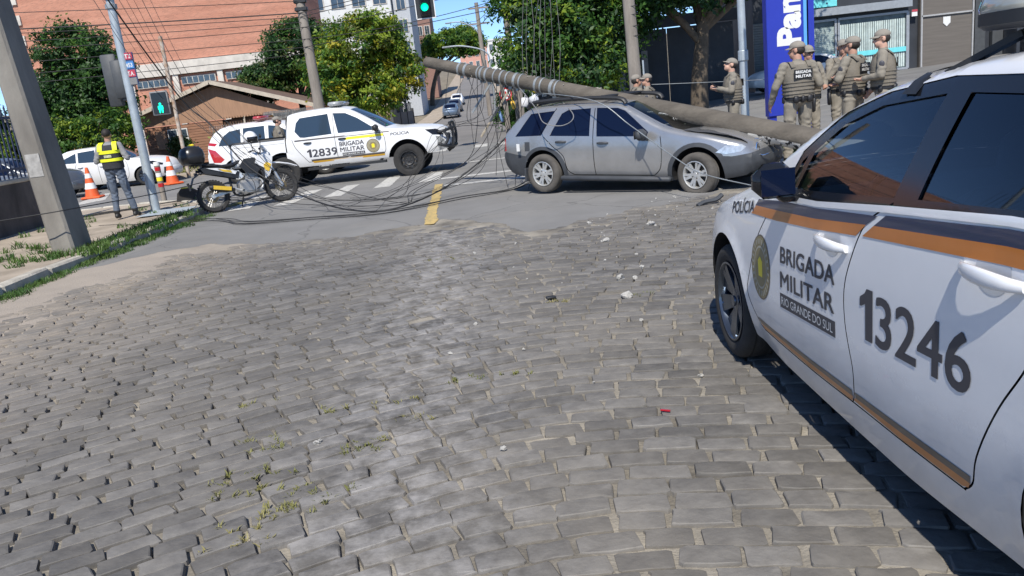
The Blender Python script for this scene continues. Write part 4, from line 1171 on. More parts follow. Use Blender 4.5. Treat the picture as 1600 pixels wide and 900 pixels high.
        for x in xs:
            z = s.lo(x) + .03; y = s.hw(x, z) - .02
            if any(abs(x - xc) < r + .02 for xc, zc, r in s.arches): y -= .28
            b.v += [(x, -y, z), (x, y, z)]
        for i in range(39): b.f.append((n + 2 * i, n + 2 * i + 1, n + 2 * i + 3, n + 2 * i + 2)); b.m.append(0)
        obj('underbody', b, M_under, parent)
        if s.T.get('gap'):
            sh = Shell()
            for sg in (1, -1): s.emit(sh, 'gap', sg, -gapdepth * .5)
            sh.obj('door_seam', M_under, parent)

def smooth2(P, k=5):
    q = smooth_path([(p[0], p[1], 0) for p in P], k)
    return [(v.x, v.y) for v in q]

def wheel(parent, loc, R, Rr, W, style, m_rim, m_tyre=M_tyre, sg=1, steer=0.0, flat=0.0, name='wheel'):
    """tyre and rim as parts of one wheel; axis along y, outer face towards sg"""
    root = link(name, None, parent, loc, (0, 0, steer))
    F = Matrix.Rotation(-PI / 2 * sg, 4, 'X')          # lathe z -> outward
    h = W / 2
    t = MB()
    pr = [(Rr - .005, h - .025), (Rr + .012, h - .008), (Rr + (R - Rr) * .5, h), (R - .018, h - .012), (R - .004, h - .03), (R, h * .5), (R - .004, h * .45), (R - .004, h * .35), (R, h * .3), (R, -h * .3), (R - .004, -h * .35), (R - .004, -h * .45), (R, -h * .5), (R - .02, -h + .01), (Rr, -h + .02)]
    t.lathe(pr, 40, M=F)
    if flat > 0:
        lim = -R + flat
        nv = []
        for (x, y, z) in t.v:
            if z < lim: y += sg * .03 * (1 if y * sg > 0 else -1) * min(1, (lim - z) / .05); z = lim
            nv.append((x, y, z))
        t.v = nv
    obj('tyre', t, m_tyre, root, 40)
    r = MB()
    r.lathe([(Rr - .005, h - .022), (Rr - .004, h - .006), (Rr - .014, h - .004), (Rr - .024, h - .02), (Rr - .03, h - .06), (Rr - .035, -h + .03)], 40, M=F)
    def spoke(a0, wa, wb, ra, rb, za, zb, th=.018):
        c, s_ = math.cos(a0), math.sin(a0)
        P = [Vector((c * rr - s_ * ww, s_ * rr + c * ww, zz)) for (rr, ww, zz) in ((ra, -wa, za), (rb, -wb, zb), (rb, wb, zb), (ra, wa, za))]
        Q = [p - Vector((0, 0, th)) for p in P]
        C = [(p * 1.0) for p in P]
        r.add([F @ p for p in P + Q], [(0, 1, 2, 3), (0, 4, 5, 1), (3, 2, 6, 7), (1, 5, 6, 2), (0, 3, 7, 4)])
    fz = h - .012
    if style == 'twin':            # twelve spokes in six pairs
        for k in range(6):
            a = 2 * PI * k / 6 + .2
            for q in (-1, 1): spoke(a + q * .17, .017, .020, .055, Rr - .012, fz - .012, fz - .002)
        r.lathe([(0, fz - .006), (.03, fz - .006), (.034, fz - .012), (.07, fz - .010), (.085, fz - .018), (.085, fz - .05)], 24, M=F)
        for k in range(4):
            a = 2 * PI * k / 4 + .5; r.lathe([(0, fz - .004), (.009, fz - .005), (.009, fz - .02)], 8, mi=1, M=F @ Matrix.Translation((.05 * math.cos(a), .05 * math.sin(a), 0)))
    elif style == 'five':
        for k in range(5):
            a = 2 * PI * k / 5 + .3
            for q in (-1, 1): spoke(a + q * .14, .030, .022, .04, Rr - .012, fz - .03, fz - .004, .03)
            spoke(a + PI / 5, .012, .03, .05, Rr - .012, fz - .045, fz - .02, .02)
        r.lathe([(0, fz - .012), (.03, fz - .014), (.032, fz - .022), (.062, fz - .026), (.07, fz - .05)], 24, M=F)
    else:                          # pressed steel, ring of holes
        r.lathe([(0, fz - .03), (.045, fz - .03), (.05, fz - .05), (Rr * .45, fz - .05), (Rr * .55, fz - .035), (Rr * .6, fz - .06)], 32, M=F)
        for k in range(10): spoke(2 * PI * k / 10, .022, .028, Rr * .58, Rr - .02, fz - .06, fz - .05)
        for k in range(6):
            a = 2 * PI * k / 6; r.lathe([(0, fz - .03), (.012, fz - .032), (.012, fz - .05)], 8, mi=1, M=F @ Matrix.Translation((.068 * math.cos(a), .068 * math.sin(a), 0)))
    obj('rim', r, [m_rim, M_disc], root, 35)
    d = MB(); d.lathe([(0, h - .075), (Rr - .05, h - .075), (Rr - .05, h - .09), (Rr - .036, h - .1)], 28, M=F)
    obj('brake_disc', d, M_disc, root)
    return root

def mirror(parent, loc, sg, m=M_plast, sz=(.13, .22, .16), gm=None):
    b = MB()
    b.box((0, sg * sz[1] * .55, .03), sz, bev=.045)
    b.box((.0, sg * .02, -.04), (.09, .12, .05), bev=.015)
    o = obj('mirror', b, m, parent, 60, loc=loc)
    g = MB(); g.box((-sz[0] / 2 - .002, sg * sz[1] * .55, .03), (.004, sz[1] * .8, sz[2] * .75))
    obj('mirror_glass', g, gm or M_chrome, o)
    return o
def handle(car, parent, x, z, sg, m, L_=.22, hgt=.035):
    b = MB(); pts = []
    for k in range(9):
        t = k / 8; p, n = car.P(x - L_ * t, z + .0 * t, sg, .006 + .034 * math.sin(PI * t) ** .6); pts.append(p)
    for i in range(8):
        pass
    rings = []
    for i, p in enumerate(pts):
        q = 0.6 + .4 * math.sin(PI * i / 8)
        rings.append([(p.x, p.y + sg * .011 * math.cos(a) , p.z + hgt * .5 * q * math.sin(a)) for a in np.linspace(0, 2 * PI, 10, endpoint=False)])
    b.loft(rings)
    p, n = car.P(x - L_ * .55, z + .012, sg, .001)
    return obj('handle', b, m, parent, 60)
def ring_poly(cx, cz, rx, rz, n=36, a0=0, a1=2 * PI):
    return [(cx + rx * math.cos(a), cz + rz * math.sin(a)) for a in np.linspace(a0, a1, n, endpoint=False)]
def emblem(car, parent, cx, cz, rx, rz, sg, sl=0.0):
    def E(k, off, m, nm):
        sh = Shell(); car.patch(sh, [(x, z - (x - cx) * sl) for x, z in ring_poly(cx, cz, rx * k, rz * k)], sg, off, .06); return sh.obj(nm, m, parent)
    e = E(1, .0014, M_brown, 'emblem'); E(.95, .0020, M_gold, 'emblem_ring'); E(.66, .0026, M_gold2, 'emblem_ring'); E(.60, .0032, M_gold, 'emblem_disc')
    sh = Shell(); k = rx * .2
    car.patch(sh, [(cx - k, cz - rz * .28), (cx + k, cz - rz * .28), (cx + k * 1.15, cz + rz * .2), (cx, cz + rz * .34), (cx - k * 1.15, cz + rz * .2)], sg, .0038, .05); sh.obj('emblem_crest', M_lemon, parent)
    # ring of tick marks standing for the small circular legend
    sh = Shell()
    for q in range(26):
        a = 2 * PI * q / 26 + .1; r0, r1 = .72, .88
        P = [(cx + rx * rr * math.cos(a + da), cz + rz * rr * math.sin(a + da)) for rr, da in ((r0, -.05), (r1, -.05), (r1, .05), (r0, .05))]
        car.patch(sh, P, sg, .0027, 1)
    sh.obj('emblem_legend', M_gold2, parent)

def band(top, bot): return list(top) + list(reversed(bot))

# ---- the police saloon beside the camera
def police_saloon():
    root = thing('police_car', 'white police saloon with blue and orange stripes, numbered 13246', 'police car', (2.15, 3.0, 0), PI / 2)
    up = [(-2.62, .98), (-2.3, 1.12), (-2.0, 1.24), (-1.65, 1.47), (-1.25, 1.575), (-.8, 1.585), (-.4, 1.555), (-.05, 1.495), (.3, 1.385), (.72, 1.19), (.95, 1.075), (1.1, 1.03), (1.4, .95), (1.8, .84), (2.1, .73), (2.24, .60)]
    lo = [(-2.62, .42), (-2.1, .26), (-1.2, .225), (-.5, .185), (.6, .195), (1.05, .235), (1.9, .24), (2.24, .30)]
    belt = [(-2.62, 1.05), (-1.3, 1.19), (-.49, 1.14), (.4, 1.055), (1.0, .96), (1.5, .86), (2.24, .62)]
    ends = [(-2.62, .80), (-2.2, .88), (-1.8, .965), (-1.3, 1.0), (1.0, 1.0), (1.5, .985), (1.85, .93), (2.1, .82), (2.24, .70)]
    bow = [(-2.62, -.14), (-2.0, -.1), (-1.2, 0), (-.2, .03), (.3, .10), (1.0, .20), (1.6, .12), (2.24, .14)]
    crown = [(-2.62, .05), (-1, .035), (0, .03), (.9, .03), (1.5, .07), (2.24, .06)]
    c = Car(up, lo, .915, belt, .46, ends, [(1.35, .365, .375), (-1.62, .375, .41)], bow, crown, fil=.055, bulge=.06, sill=.07, flare=.012)
    front = [(-.205, .66), (-.255, .50), (-.235, .38), (-.20, .335), (.2, .325), (.72, .325), (.87, .36), (.955, .50), (.90, .64), (.80, .80), (.66, .95), (.48, 1.055), (.2, 1.085), (-.50, 1.152), (-.44, 1.12), (-.33, 1.05), (-.25, .92), (-.20, .79)]
    rear = [(-.205, .66), (-.255, .50), (-.235, .38), (-.21, .345), (-.6, .345), (-.93, .355), (-.985, .40), (-1.02, .5), (-1.12, .69), (-1.22, .84), (-1.30, 1.0), (-1.32, 1.20), (-.50, 1.152), (-.44, 1.12), (-.33, 1.05), (-.25, .92), (-.20, .79)]
    frame = [(.52, 1.058), (.43, 1.25), (.15, 1.415), (-.15, 1.49), (-.55, 1.535), (-1.2, 1.53), (-1.45, 1.44), (-1.72, 1.24), (-1.6, 1.205), (-1.1, 1.195), (-.49, 1.140), (.1, 1.080)]
    wf = [(.36, 1.098), (.30, 1.26), (.10, 1.375), (-.15, 1.445), (-.55, 1.485), (-.49, 1.165)]
    wq = [(.46, 1.088), (.40, 1.215), (.36, 1.24), (.39, 1.096)]
    wr = [(-.635, 1.178), (-.68, 1.488), (-1.18, 1.48), (-1.38, 1.37), (-1.5, 1.232), (-1.2, 1.218)]
    beltline = [(.52, 1.058), (.1, 1.080), (-.49, 1.140), (-1.1, 1.195), (-1.6, 1.205), (-1.6, 1.182), (-1.1, 1.170), (-.49, 1.117), (.1, 1.058), (.47, 1.04)]
    seam_b = [(-.50, 1.150), (-.44, 1.12), (-.33, 1.05), (-.25, .92), (-.20, .79), (-.205, .66), (-.255, .50), (-.235, .38), (-.205, .335)]
    seam_f = [(.66, .95), (.80, .80), (.90, .64), (.955, .50), (.87, .36), (.80, .33)]
    seam_r = [(-1.31, 1.17), (-1.28, .98), (-1.22, .84), (-1.12, .69), (-1.02, .5), (-.985, .40), (-.93, .35)]
    seam_s = [(.80, .327), (.2, .322), (-.22, .335), (-.6, .342), (-.94, .352)]
    c.side([('front_door', front), ('rear_door', rear), ('door_frame', frame), ('front_window', wf), ('quarter_window', wq), ('rear_window', wr)], [seam_b, seam_f, seam_r, seam_s], .05, .0035)
    sh = Shell()
    for sg in (1, -1): c.emit(sh, 'body', sg)
    c.top(sh, .98, 2.24); c.top(sh, -1.15, .28, nx=20); c.top(sh, -2.62, -1.9, nx=8)
    for ta, tb in ((-1, -.93), (.93, 1)): c.top(sh, .28, .98, ta, tb, 8, 2); c.top(sh, -1.9, -1.15, ta, tb, 8, 2)
    c.end(sh, True); c.end(sh, False)
    sh.obj('body', M_pwhite, root)
    s2 = Shell(); c.top(s2, .28, .98, -.93, .93, 10, 14); s2.obj('windscreen', M_wind, root)
    s2 = Shell(); c.top(s2, -1.9, -1.15, -.93, .93, 10, 14); s2.obj('back_window', M_glass2, root)
    for sg in (1, -1): c.emit(Shell(), 'door_frame', sg, -.003).obj('window_surround', M_trim, root)
    for sg in (1, -1):
        for nm, wn_, wg, hx, hz in (('front_door', 'front_window', M_glass, .05, .945), ('rear_door', 'rear_window', M_glass2, -.93, 1.035)):
            d = c.emit(Shell(), nm, sg).obj('door', M_pwhite, root)
            c.emit(Shell(), wn_, sg, -.010).obj('window', wg, d)
            handle(c, d, hx, hz, sg, M_pwhite, .27, .05)
            cup = Shell(); c.patch(cup, [(hx - .13 + .075 * math.cos(a), hz + .01 + .062 * math.sin(a)) for a in np.linspace(0, 2 * PI, 20, endpoint=False)], sg, .0012, .05)
            cup.obj('handle_recess', mat('handle_recess_paint', (0.50, 0.52, 0.55), 0.35, var=0), d)  # flat grey disc paints the shade of the handle hollow onto the door
            # stripes are cut at the door seam, door by door
            if nm == 'front_door':
                st = [(.80, .99), (.48, 1.008), (.1, 1.038), (-.36, 1.072)]; md = [(.84, .955), (.49, .972), (.1, 1.0), (-.30, 1.032)]; bt = [(.89, .925), (.54, .937), (.1, .962), (-.275, .992)]
                t_ = [(.48, 1.032), (.1, 1.052), (-.42, 1.096)]
                navy = band([(.80, 1.0)] + t_[0:3], [(.84, .965), (.49, .985), (.1, 1.010), (-.345, 1.055)])
                orng = band([(.84, .965), (.49, .985), (.1, 1.010), (-.345, 1.055)], [(.90, .918), (.54, .935), (.1, .968), (-.275, 1.005)])
                lowb = band([(.875, .378), (.2, .378), (-.222, .392)], [(.83, .356), (.2, .356), (-.222, .366)])
                lowo = band([(.83, .356), (.2, .356), (-.222, .366)], [(.79, .334), (.2, .330), (-.206, .342)])
            else:
                navy = band([(-.475, 1.106), (-1.1, 1.163), (-1.30, 1.172)], [(-.40, 1.06), (-1.1, 1.120), (-1.295, 1.128)])
                orng = band([(-.40, 1.06), (-1.1, 1.120), (-1.295, 1.128)], [(-.325, 1.012), (-1.1, 1.072), (-1.29, 1.08)])
                lowb = band([(-.245, .392), (-.6, .405), (-.978, .418)], [(-.245, .368), (-.6, .378), (-.972, .392)])
                lowo = band([(-.245, .368), (-.6, .378), (-.972, .392)], [(-.222, .349), (-.6, .349), (-.925, .360), (-.96, .372)])
            for P, m, n2 in ((navy, M_navy, 'navy_stripe'), (orng, M_orange, 'orange_stripe'), (lowb, M_brown, 'brown_stripe'), (lowo, M_orange, 'orange_stripe')):
                q = Shell(); c.patch(q, P, sg, .0022, .05); q.obj(n2, m, d)
            ux = -sg
            if nm == 'front_door':
                sl = .052
                def T(txt, x, z, h, wd, m, sl_=sl, bold=.03, off=.0014):
                    q = Shell(); x0 = x if sg > 0 else x - wd
                    c.text(q, txt, (x0, z if sg > 0 else z + sl_ * wd), (ux, sl_ * (1 if sg > 0 else -1)), (0.0, 1), sg, h, wd, off, bold); q.obj('lettering', m, d)
                T('BRIGADA', .46, .755, .078, .575, M_letter); T('MILITAR', .465, .638, .078, .575, M_letter)
                q = Shell(); c.patch(q, [(.475, .608), (-.12, .638), (-.12, .572), (.475, .540)], sg, .0014, .05); q.obj('lettering_panel', M_letter, d)
                T('RIO GRANDE DO SUL', .455, .557, .040, .555, M_lw, bold=.0, off=.0026)
                emblem(c, d, .735, .672, .135, .165, sg, sl)
            else:
                q = Shell(); wd = .66
                c.text(q, '13246', (-.335 if sg > 0 else -.335 - wd, .645 if sg > 0 else .68), (ux, .045 * (1 if sg > 0 else -1)), (0, 1), sg, .185, wd, .0014, .020); q.obj('lettering', M_letter, d)
        # fender stripe ends and POLICIA on the wing
        q = Shell(); c.patch(q, [(.81, 1.0), (.58, 1.022), (.60, .982), (.85, .963)], sg, .002, .05); q.obj('navy_stripe', M_navy, root)
        q = Shell(); c.text(q, 'POL\u00cdCIA', (1.24, .872) if sg > 0 else (.86, .928), (-sg, .145 * sg), (.12, 1), sg, .062, .38, .0014, .03); q.obj('lettering', M_letter2, root)
        q = c.emit(Shell(), 'quarter_window', sg, -.008).obj('quarter_window', M_glass, root)
        # brightwork under the glass
        q = Shell(); c.patch(q, beltline, sg, .004, .08); q.obj('window_trim', M_pwhite, root)
        o = mirror(root, (.33, sg * .885, 1.12), sg, M_trim, (.12, .18, .15), M_gdark)
        b = MB(); b.box((.045, sg * .14, .05), (.06, .07, .05), bev=.02); obj('indicator_lens', b, M_lens, o, 60)
        q = Shell(); c.patch(q, [(2.18, .66), (1.92, .76), (1.80, .775), (1.95, .70), (2.16, .62)], sg, .003, .04); q.obj('headlight', M_lens, root)
        q = Shell(); c.patch(q, [(-2.3, 1.0), (-1.98, 1.02), (-2.0, .88), (-2.32, .84)], sg, .003, .05); q.obj('tail_light', M_red, root)
        wheel(root, (1.35, sg * .80, .335), .335, .235, .215, 'five', M_dalloy, sg=sg, steer=0)
        wheel(root, (-1.62, sg * .80, .335), .335, .235, .215, 'five', M_dalloy, sg=sg)
    c.underbody(root)
    # cabin
    def seat(x, y, wd=.5):
        b = MB(); b.box((x, y, .58), (.52, wd, .16), bev=.05)
        b.box((x - .30, y, .86), (.16, wd, .60), rot=Matrix.Rotation(-.25, 3, 'Y'), bev=.06); b.box((x - .40, y, 1.26), (.10, wd * .5, .18), rot=Matrix.Rotation(-.2, 3, 'Y'), bev=.04)
        obj('seat', b, M_seat, root, 60)
    seat(-.05, .38); seat(-.05, -.38); seat(-.95, 0, 1.2)
    b = MB(); b.box((.72, 0, .90), (.42, 1.5, .24), bev=.08); b.box((.55, 0, .72), (.25, 1.5, .25), bev=.05); obj('dashboard', b, M_int, root, 60)
    b = MB(); b.lathe([(.17 + .017 * math.cos(a), .017 * math.sin(a)) for a in np.linspace(0, 2 * PI, 8, endpoint=False)], 24, M=Matrix.Translation((.38, .38, .96)) @ Matrix.Rotation(-1.1, 4, 'Y'), closed=True)
    b.beam((.38, .23, .96), (.38, .53, .96), .04, .03); b.beam((.38, .38, .96), (.62, .38, .86), .06, .06); obj('steering_wheel', b, M_int, root, 60)
    # light bar on its mount, strapped over the roof edge
    lb = link('light_bar', None, root, (-.64, 0, 1.57))
    ring = lambda z, kx, ky: [(.21 * kx * (abs(math.cos(a)) ** .6) * (1 if math.cos(a) >= 0 else -1), .66 * ky * (abs(math.sin(a)) ** .45) * (1 if math.sin(a) >= 0 else -1), z) for a in np.linspace(0, 2 * PI, 36, endpoint=False)]
    b = MB(); b.loft([ring(.085, .93, .97), ring(.10, 1, 1), ring(.135, 1.0, 1.0)]); obj('base', b, M_plast, lb, 50)
    b = MB(); b.loft([ring(.136, .99, .995), ring(.15, 1.0, 1.0), ring(.185, .96, .985), ring(.215, .82, .95), ring(.232, .55, .88)]); obj('dome', b, mat('smoked_dome', (0.42, 0.42, 0.37), 0.10, var=0.15, scale=4, coat=1.0), lb, 60)
    for sy in (1, -1): b = MB(); b.box((0, sy * .50, .04), (.20, .05, .10), bev=.015); b.beam((.02, sy * .55, .07), (.22, sy * .66, -.03), .05, .02); obj('mount', b, M_plast, lb, 50)
    for sg in (1, -1):
        q = Shell(); xx = -.32
        c.patch(q, [(xx + .05, c.up(xx) - .065), (xx + .05, c.up(xx) - .004), (xx - .05, c.up(xx) - .004), (xx - .05, c.up(xx) - .065)], sg, .006, .02)
        for (ta, tb) in (((.82, 1.0)),) if sg > 0 else (((-1.0, -.82)),): c.top(q, xx - .05, xx + .05, ta, tb, 3, 6, .006)
        q.obj('mount_strap', M_plast, lb); lb.children[-1].location = (.64, 0, -1.57)
    return root
police_saloon()


def fleet_car(root, up, lo, W, belt, tumble, ends, arches, bow, crown, paint, windows, glass, doors=(), frame=None, seams=(), R=.31, Rr=.2, style='five', rim=None, step=.09, extra=(), win_x=None, fil=.06, top_cuts=None, steer=0, wheel_y=None, clad=None, hw_handles=(), mirr=None, tyre=None, flats=(0, 0), nose=.05, back_glass=None, parts_top=None, hood_mat=None, bulge=.05):
    c = Car(up, lo, W, belt, tumble, ends, arches, bow, crown, fil=fil, bulge=bulge, nose=nose)
    regs = []
    for n, P in doors: regs.append((n, P))
    if clad: regs += [('cladding', P) for P in clad]
    if frame: regs.append(('frame', frame))
    for i, P in enumerate(windows): regs.append(('window%d' % i, P))
    for n, P, m, nm in extra: regs.append((n, P))
    c.side(regs, seams, step, .006)
    body = Shell()
    for sg in (1, -1): c.emit(body, 'body', sg)
    (xw0, xw1, xb0, xb1) = top_cuts       # windscreen base, windscreen top, back glass top, back glass base
    (c.top(body, xw0, c.x1, nx=12) if hood_mat is None else None)
    c.top(body, xb0, xw1, nx=12); c.top(body, c.x0, xb1, nx=8)
    for ta, tb in ((-1, -.9), (.9, 1)): c.top(body, xw1, xw0, ta, tb, 8, 2); c.top(body, xb1, xb0, ta, tb, 8, 2)
    (c.end(Shell(), True).obj('front_bumper', M_clad, root) if clad else c.end(body, True)); c.end(body, False)
    body.obj('body', paint, root)
    if hood_mat: c.top(Shell(), xw0, c.x1, nx=12).obj('bonnet', hood_mat, root)
    c.top(Shell(), xw1, xw0, -.9, .9, 8, 12).obj('windscreen', glass if back_glass is None else back_glass, root)
    c.top(Shell(), xb1, xb0, -.9, .9, 8, 12).obj('back_window', glass, root)
    for sg in (1, -1):
        ds = []
        for n, P in doors: ds.append(c.emit(Shell(), n, sg).obj('door', paint, root))
        for i in range(len(windows)): c.emit(Shell(), 'window%d' % i, sg, -.006).obj('window', glass, root)
        if frame: c.emit(Shell(), 'frame', sg, -.002).obj('window_surround', M_trim, root)
        if clad: c.emit(Shell(), 'cladding', sg, .004).obj('cladding', M_clad, root)
        for n, P, m, nm in extra: c.emit(Shell(), n, sg, .002).obj(nm, m, root)
        for k, (hx, hz, m) in enumerate(hw_handles): handle(c, ds[k] if k < len(ds) else root, hx, hz, sg, m, .2, .045)
        if mirr: mirror(root, (mirr[0], sg * mirr[1], mirr[2]), sg, mirr[3])
        for k, (xc, zc, r) in enumerate(arches):
            wheel(root, (xc, sg * (wheel_y or W - .115), R), R, Rr, .2, style, rim or M_alloy, tyre or M_tyre, sg, steer if k == 1 else 0, flats[k])
    c.underbody(root)
    return c

# ---- the crashed estate car under the pole
KX = 1.10
def kx(P): return [(x * KX * (1 if abs(x) < 1.3 else (1.3 + (abs(x) - 1.3) * .78) / abs(x)), z if z < .6 else .6 + (z - .6) * .82) for x, z in P]
estate = thing('estate_car', 'silver estate car with crushed front and buckled bonnet under the fallen pole', 'car')
up = kx([(-2.22, .66), (-2.20, .98), (-2.05, 1.15), (-1.62, 1.50), (-1.30, 1.545), (-.7, 1.56), (-.2, 1.545), (.05, 1.51), (.28, 1.37), (.70, 1.10), (.98, 1.0), (1.3, .93), (1.7, .83), (1.96, .74), (2.05, .60)])
lo = kx([(-2.22, .42), (-2.0, .30), (-1.6, .26), (-.8, .22), (.8, .22), (1.6, .25), (2.0, .30), (2.05, .34)])
belt = kx([(-2.22, .98), (-1.3, 1.0), (-.4, .985), (.5, .96), (1.0, .93), (2.05, .62)])
ends = kx([(-2.22, .84), (-2.05, .93), (-1.7, .98), (-1.2, 1.0), (1.2, 1.0), (1.6, .96), (1.9, .86), (2.05, .74)])
bow = kx([(-2.22, -.06), (-1.6, -.03), (-.5, 0), (.1, .05), (.98, .14), (1.6, .10), (2.05, .08)])
crown = kx([(-2.22, .02), (-1.3, .04), (0, .04), (.9, .02), (1.5, .05), (2.05, .04)])
ar = [(-1.22 * KX, .315, .385), (1.22 * KX, .315, .395)]
cl = [kx([(-2.3, .70), (-1.98, .655), (-1.62, .60), (-1.60, .2), (-2.3, .2)]),
      [(ar[0][0] + .46 * math.cos(a), ar[0][1] + .44 * math.sin(a)) for a in np.linspace(-.4, PI + .4, 22)],
      [(ar[1][0] + .47 * math.cos(a), ar[1][1] + .455 * math.sin(a)) for a in np.linspace(-.4, PI + .4, 22)],
      kx([(1.55, .58), (1.78, .565), (2.08, .60), (2.1, .2), (1.5, .2)]), kx([(-.9, .285), (.9, .285), (.9, .15), (-.9, .15)])]
wins = [kx([(-1.86, .99), (-1.76, 1.10), (-1.50, 1.42), (-1.02, 1.46), (-1.24, 1.0)]), kx([(-1.09, .99), (-.90, 1.40), (-.80, 1.46), (-.415, 1.475), (-.405, .965)]), kx([(-.285, .955), (-.315, 1.475), (.02, 1.455), (.14, 1.40), (.30, 1.24), (.52, 1.01), (.50, .935)])]
fd = kx([(-.345, .955), (-.33, .30), (.60, .30), (.70, .42), (.72, .70), (.70, .93), (.55, .95)])
rd = kx([(-.345, .955), (-.33, .30), (-.70, .30), (-.80, .38), (-.86, .60), (-1.05, .80), (-1.20, .98)])
sm = [kx([(-.345, 1.47), (-.345, .955), (-.33, .30)]), kx([(.70, .93), (.72, .70), (.70, .42), (.60, .30)]), kx([(-1.20, .98), (-1.05, .80), (-.86, .60), (-.80, .38), (-.70, .30)]), kx([(-.7, .297), (.6, .297)]), kx([(-1.0, 1.505), (-1.28, 1.0)])]
ce = fleet_car(estate, up, lo, .855, belt, .30, ends, ar, bow, crown, M_silver, wins, M_gdark, [('front_door', fd), ('rear_door', rd)], None, sm, R=.315, Rr=.205, style='twin', rim=M_alloy, step=.075,
          extra=[('headlight', kx([(1.52, .63), (1.66, .735), (1.90, .75), (1.97, .70), (1.90, .63), (1.70, .60)]), M_lens, 'headlight'), ('tail_light', kx([(-2.24, .97), (-2.13, .95), (-2.12, .70), (-2.24, .69)]), M_red, 'tail_light'), ('fuel_flap', kx([(-1.62, .88), (-1.50, .88), (-1.50, .70), (-1.62, .70)]), M_clad, 'fuel_flap')],
          top_cuts=(.98 * KX, .06 * KX, -1.54 * KX, -1.86 * KX), steer=-.16, clad=cl, hw_handles=[(-.33 * KX + .26, .79, M_clad), (-1.0 * KX + .22, .82, M_clad)], mirr=(.50 * KX, .83, .885, M_clad), tyre=M_tyre2, flats=(.02, .075), hood_mat=None, back_glass=M_wind)
bw = Shell(); ce.top(bw, .985 * KX, 1.86 * KX, -.97, .97, 16, 14, .012)
for i, v in enumerate(bw.v):               # the bonnet is crushed along the line of the pole and lifts at its edge
    t = (v[0] / KX - 1.0); d = v[1] + .05
    dent = -.14 * math.exp(-(d / .34) ** 2) * max(0, min(1, t * 1.3)) + .05 * math.exp(-((v[1] + .66) / .14) ** 2) * max(0, min(1, t * 1.6)) + .02 * noise.noise((v[0] * 5, v[1] * 5, 0))
    bw.v[i] = (v[0] - .10 * max(0, t) * math.exp(-(d / .4) ** 2), v[1], v[2] + dent)
me = bpy.data.meshes.new('bonnet'); me.from_pydata(bw.v, [], bw.f); me.materials.append(M_hood); me.polygons.foreach_set('use_smooth', [True] * len(me.polygons)); link('bonnet', me, estate)
bb = MB()
for sg in (1, -1):
    bb = MB(); bb.tube(smooth_path([(-1.55 * KX, sg * .60, 1.355), (-1.40 * KX, sg * .60, 1.45), (-.6 * KX, sg * .60, 1.47), (.0, sg * .60, 1.44), (.12 * KX, sg * .60, 1.36)], 5), .036, 6); obj('roof_rail', bb, M_plast, estate, 60)
for x in (-1.15, -.25):
    bb = MB(); bb.box((x * KX, 0, 1.48), (.09, 1.2, .035), bev=.012); obj('roof_bar', bb, M_plast, estate, 60)
bb = MB(); bb.box((0, -.845, .255), (1.75 * KX, .10, .07), bev=.02); obj('side_step', bb, M_clad, estate, 60)
bb = MB(); bb.box((-1.50 * KX, -.80, .30), (.03, .2, .22), bev=.008); obj('mud_flap', bb, M_clad, estate)
bb = MB(); bb.box((-1.6 * KX - .02, -.862, .75), (.06, .012, .12), rot=Matrix.Rotation(.0, 3, 'Z')); obj('fuel_cap_label', bb, M_lw, estate)
bb = MB(); bb.box((0, -.8, 1.31), (.1, .1, .1))
# crushed nose: grille remains, broken lamp, twisted bracket
bb = MB()
for k in range(14):
    p = Vector((1.98 + rnd.uniform(-.06, .14), rnd.uniform(-.55, .6), rnd.uniform(.30, .78)))
    bb.box(p, (rnd.uniform(.05, .22), rnd.uniform(.04, .3), rnd.uniform(.02, .14)), rot=Matrix.Rotation(rnd.uniform(-1, 1), 3, 'Y') @ Matrix.Rotation(rnd.uniform(-1, 1), 3, 'Z'))
stuff(obj('broken_grille', bb, M_clad, estate))
bb = MB()
for k in range(10):
    p = Vector((2.02 + rnd.uniform(-.08, .1), rnd.uniform(-.45, .1), rnd.uniform(.5, .72)))
    bb.tube(smooth_path([p, p + Vector((rnd.uniform(-.1, .15), rnd.uniform(-.1, .1), rnd.uniform(-.1, .1))), p + Vector((rnd.uniform(-.1, .2), rnd.uniform(-.15, .15), rnd.uniform(-.15, .1)))], 4), rnd.uniform(.006, .018), 5)
stuff(obj('torn_metal', bb, M_chrome, estate))
bb = MB()
for k in range(12):                          # crazed windscreen: thin cracks spreading from the blow
    a = rnd.uniform(-2.6, .8); r0 = rnd.uniform(.02, .15); pts = []
    for q in range(4):
        r_ = r0 + q * rnd.uniform(.05, .10); x_ = (.52 + .40 * r_ * math.cos(a)) * KX; t_ = max(-.85, min(.85, -.25 + .9 * r_ * math.sin(a)))
        pts.append(ce.topP(x_, t_) + Vector((.004, 0, .006))); a += rnd.uniform(-.15, .15)
    bb.tube(pts, .0014, 3)
stuff(obj('windscreen_cracks', bb, M_lw, estate))
_a = math.radians(-39)
estate.rotation_euler = (0, math.radians(2.0), _a)
_rc = Vector((0.72, 12.86, 0))               # rear right wheel on the road
_off = Matrix.Rotation(_a, 3, 'Z') @ Vector((-1.22 * KX, -.80, 0))
estate.location = (_rc.x - _off.x, _rc.y - _off.y, -.015)

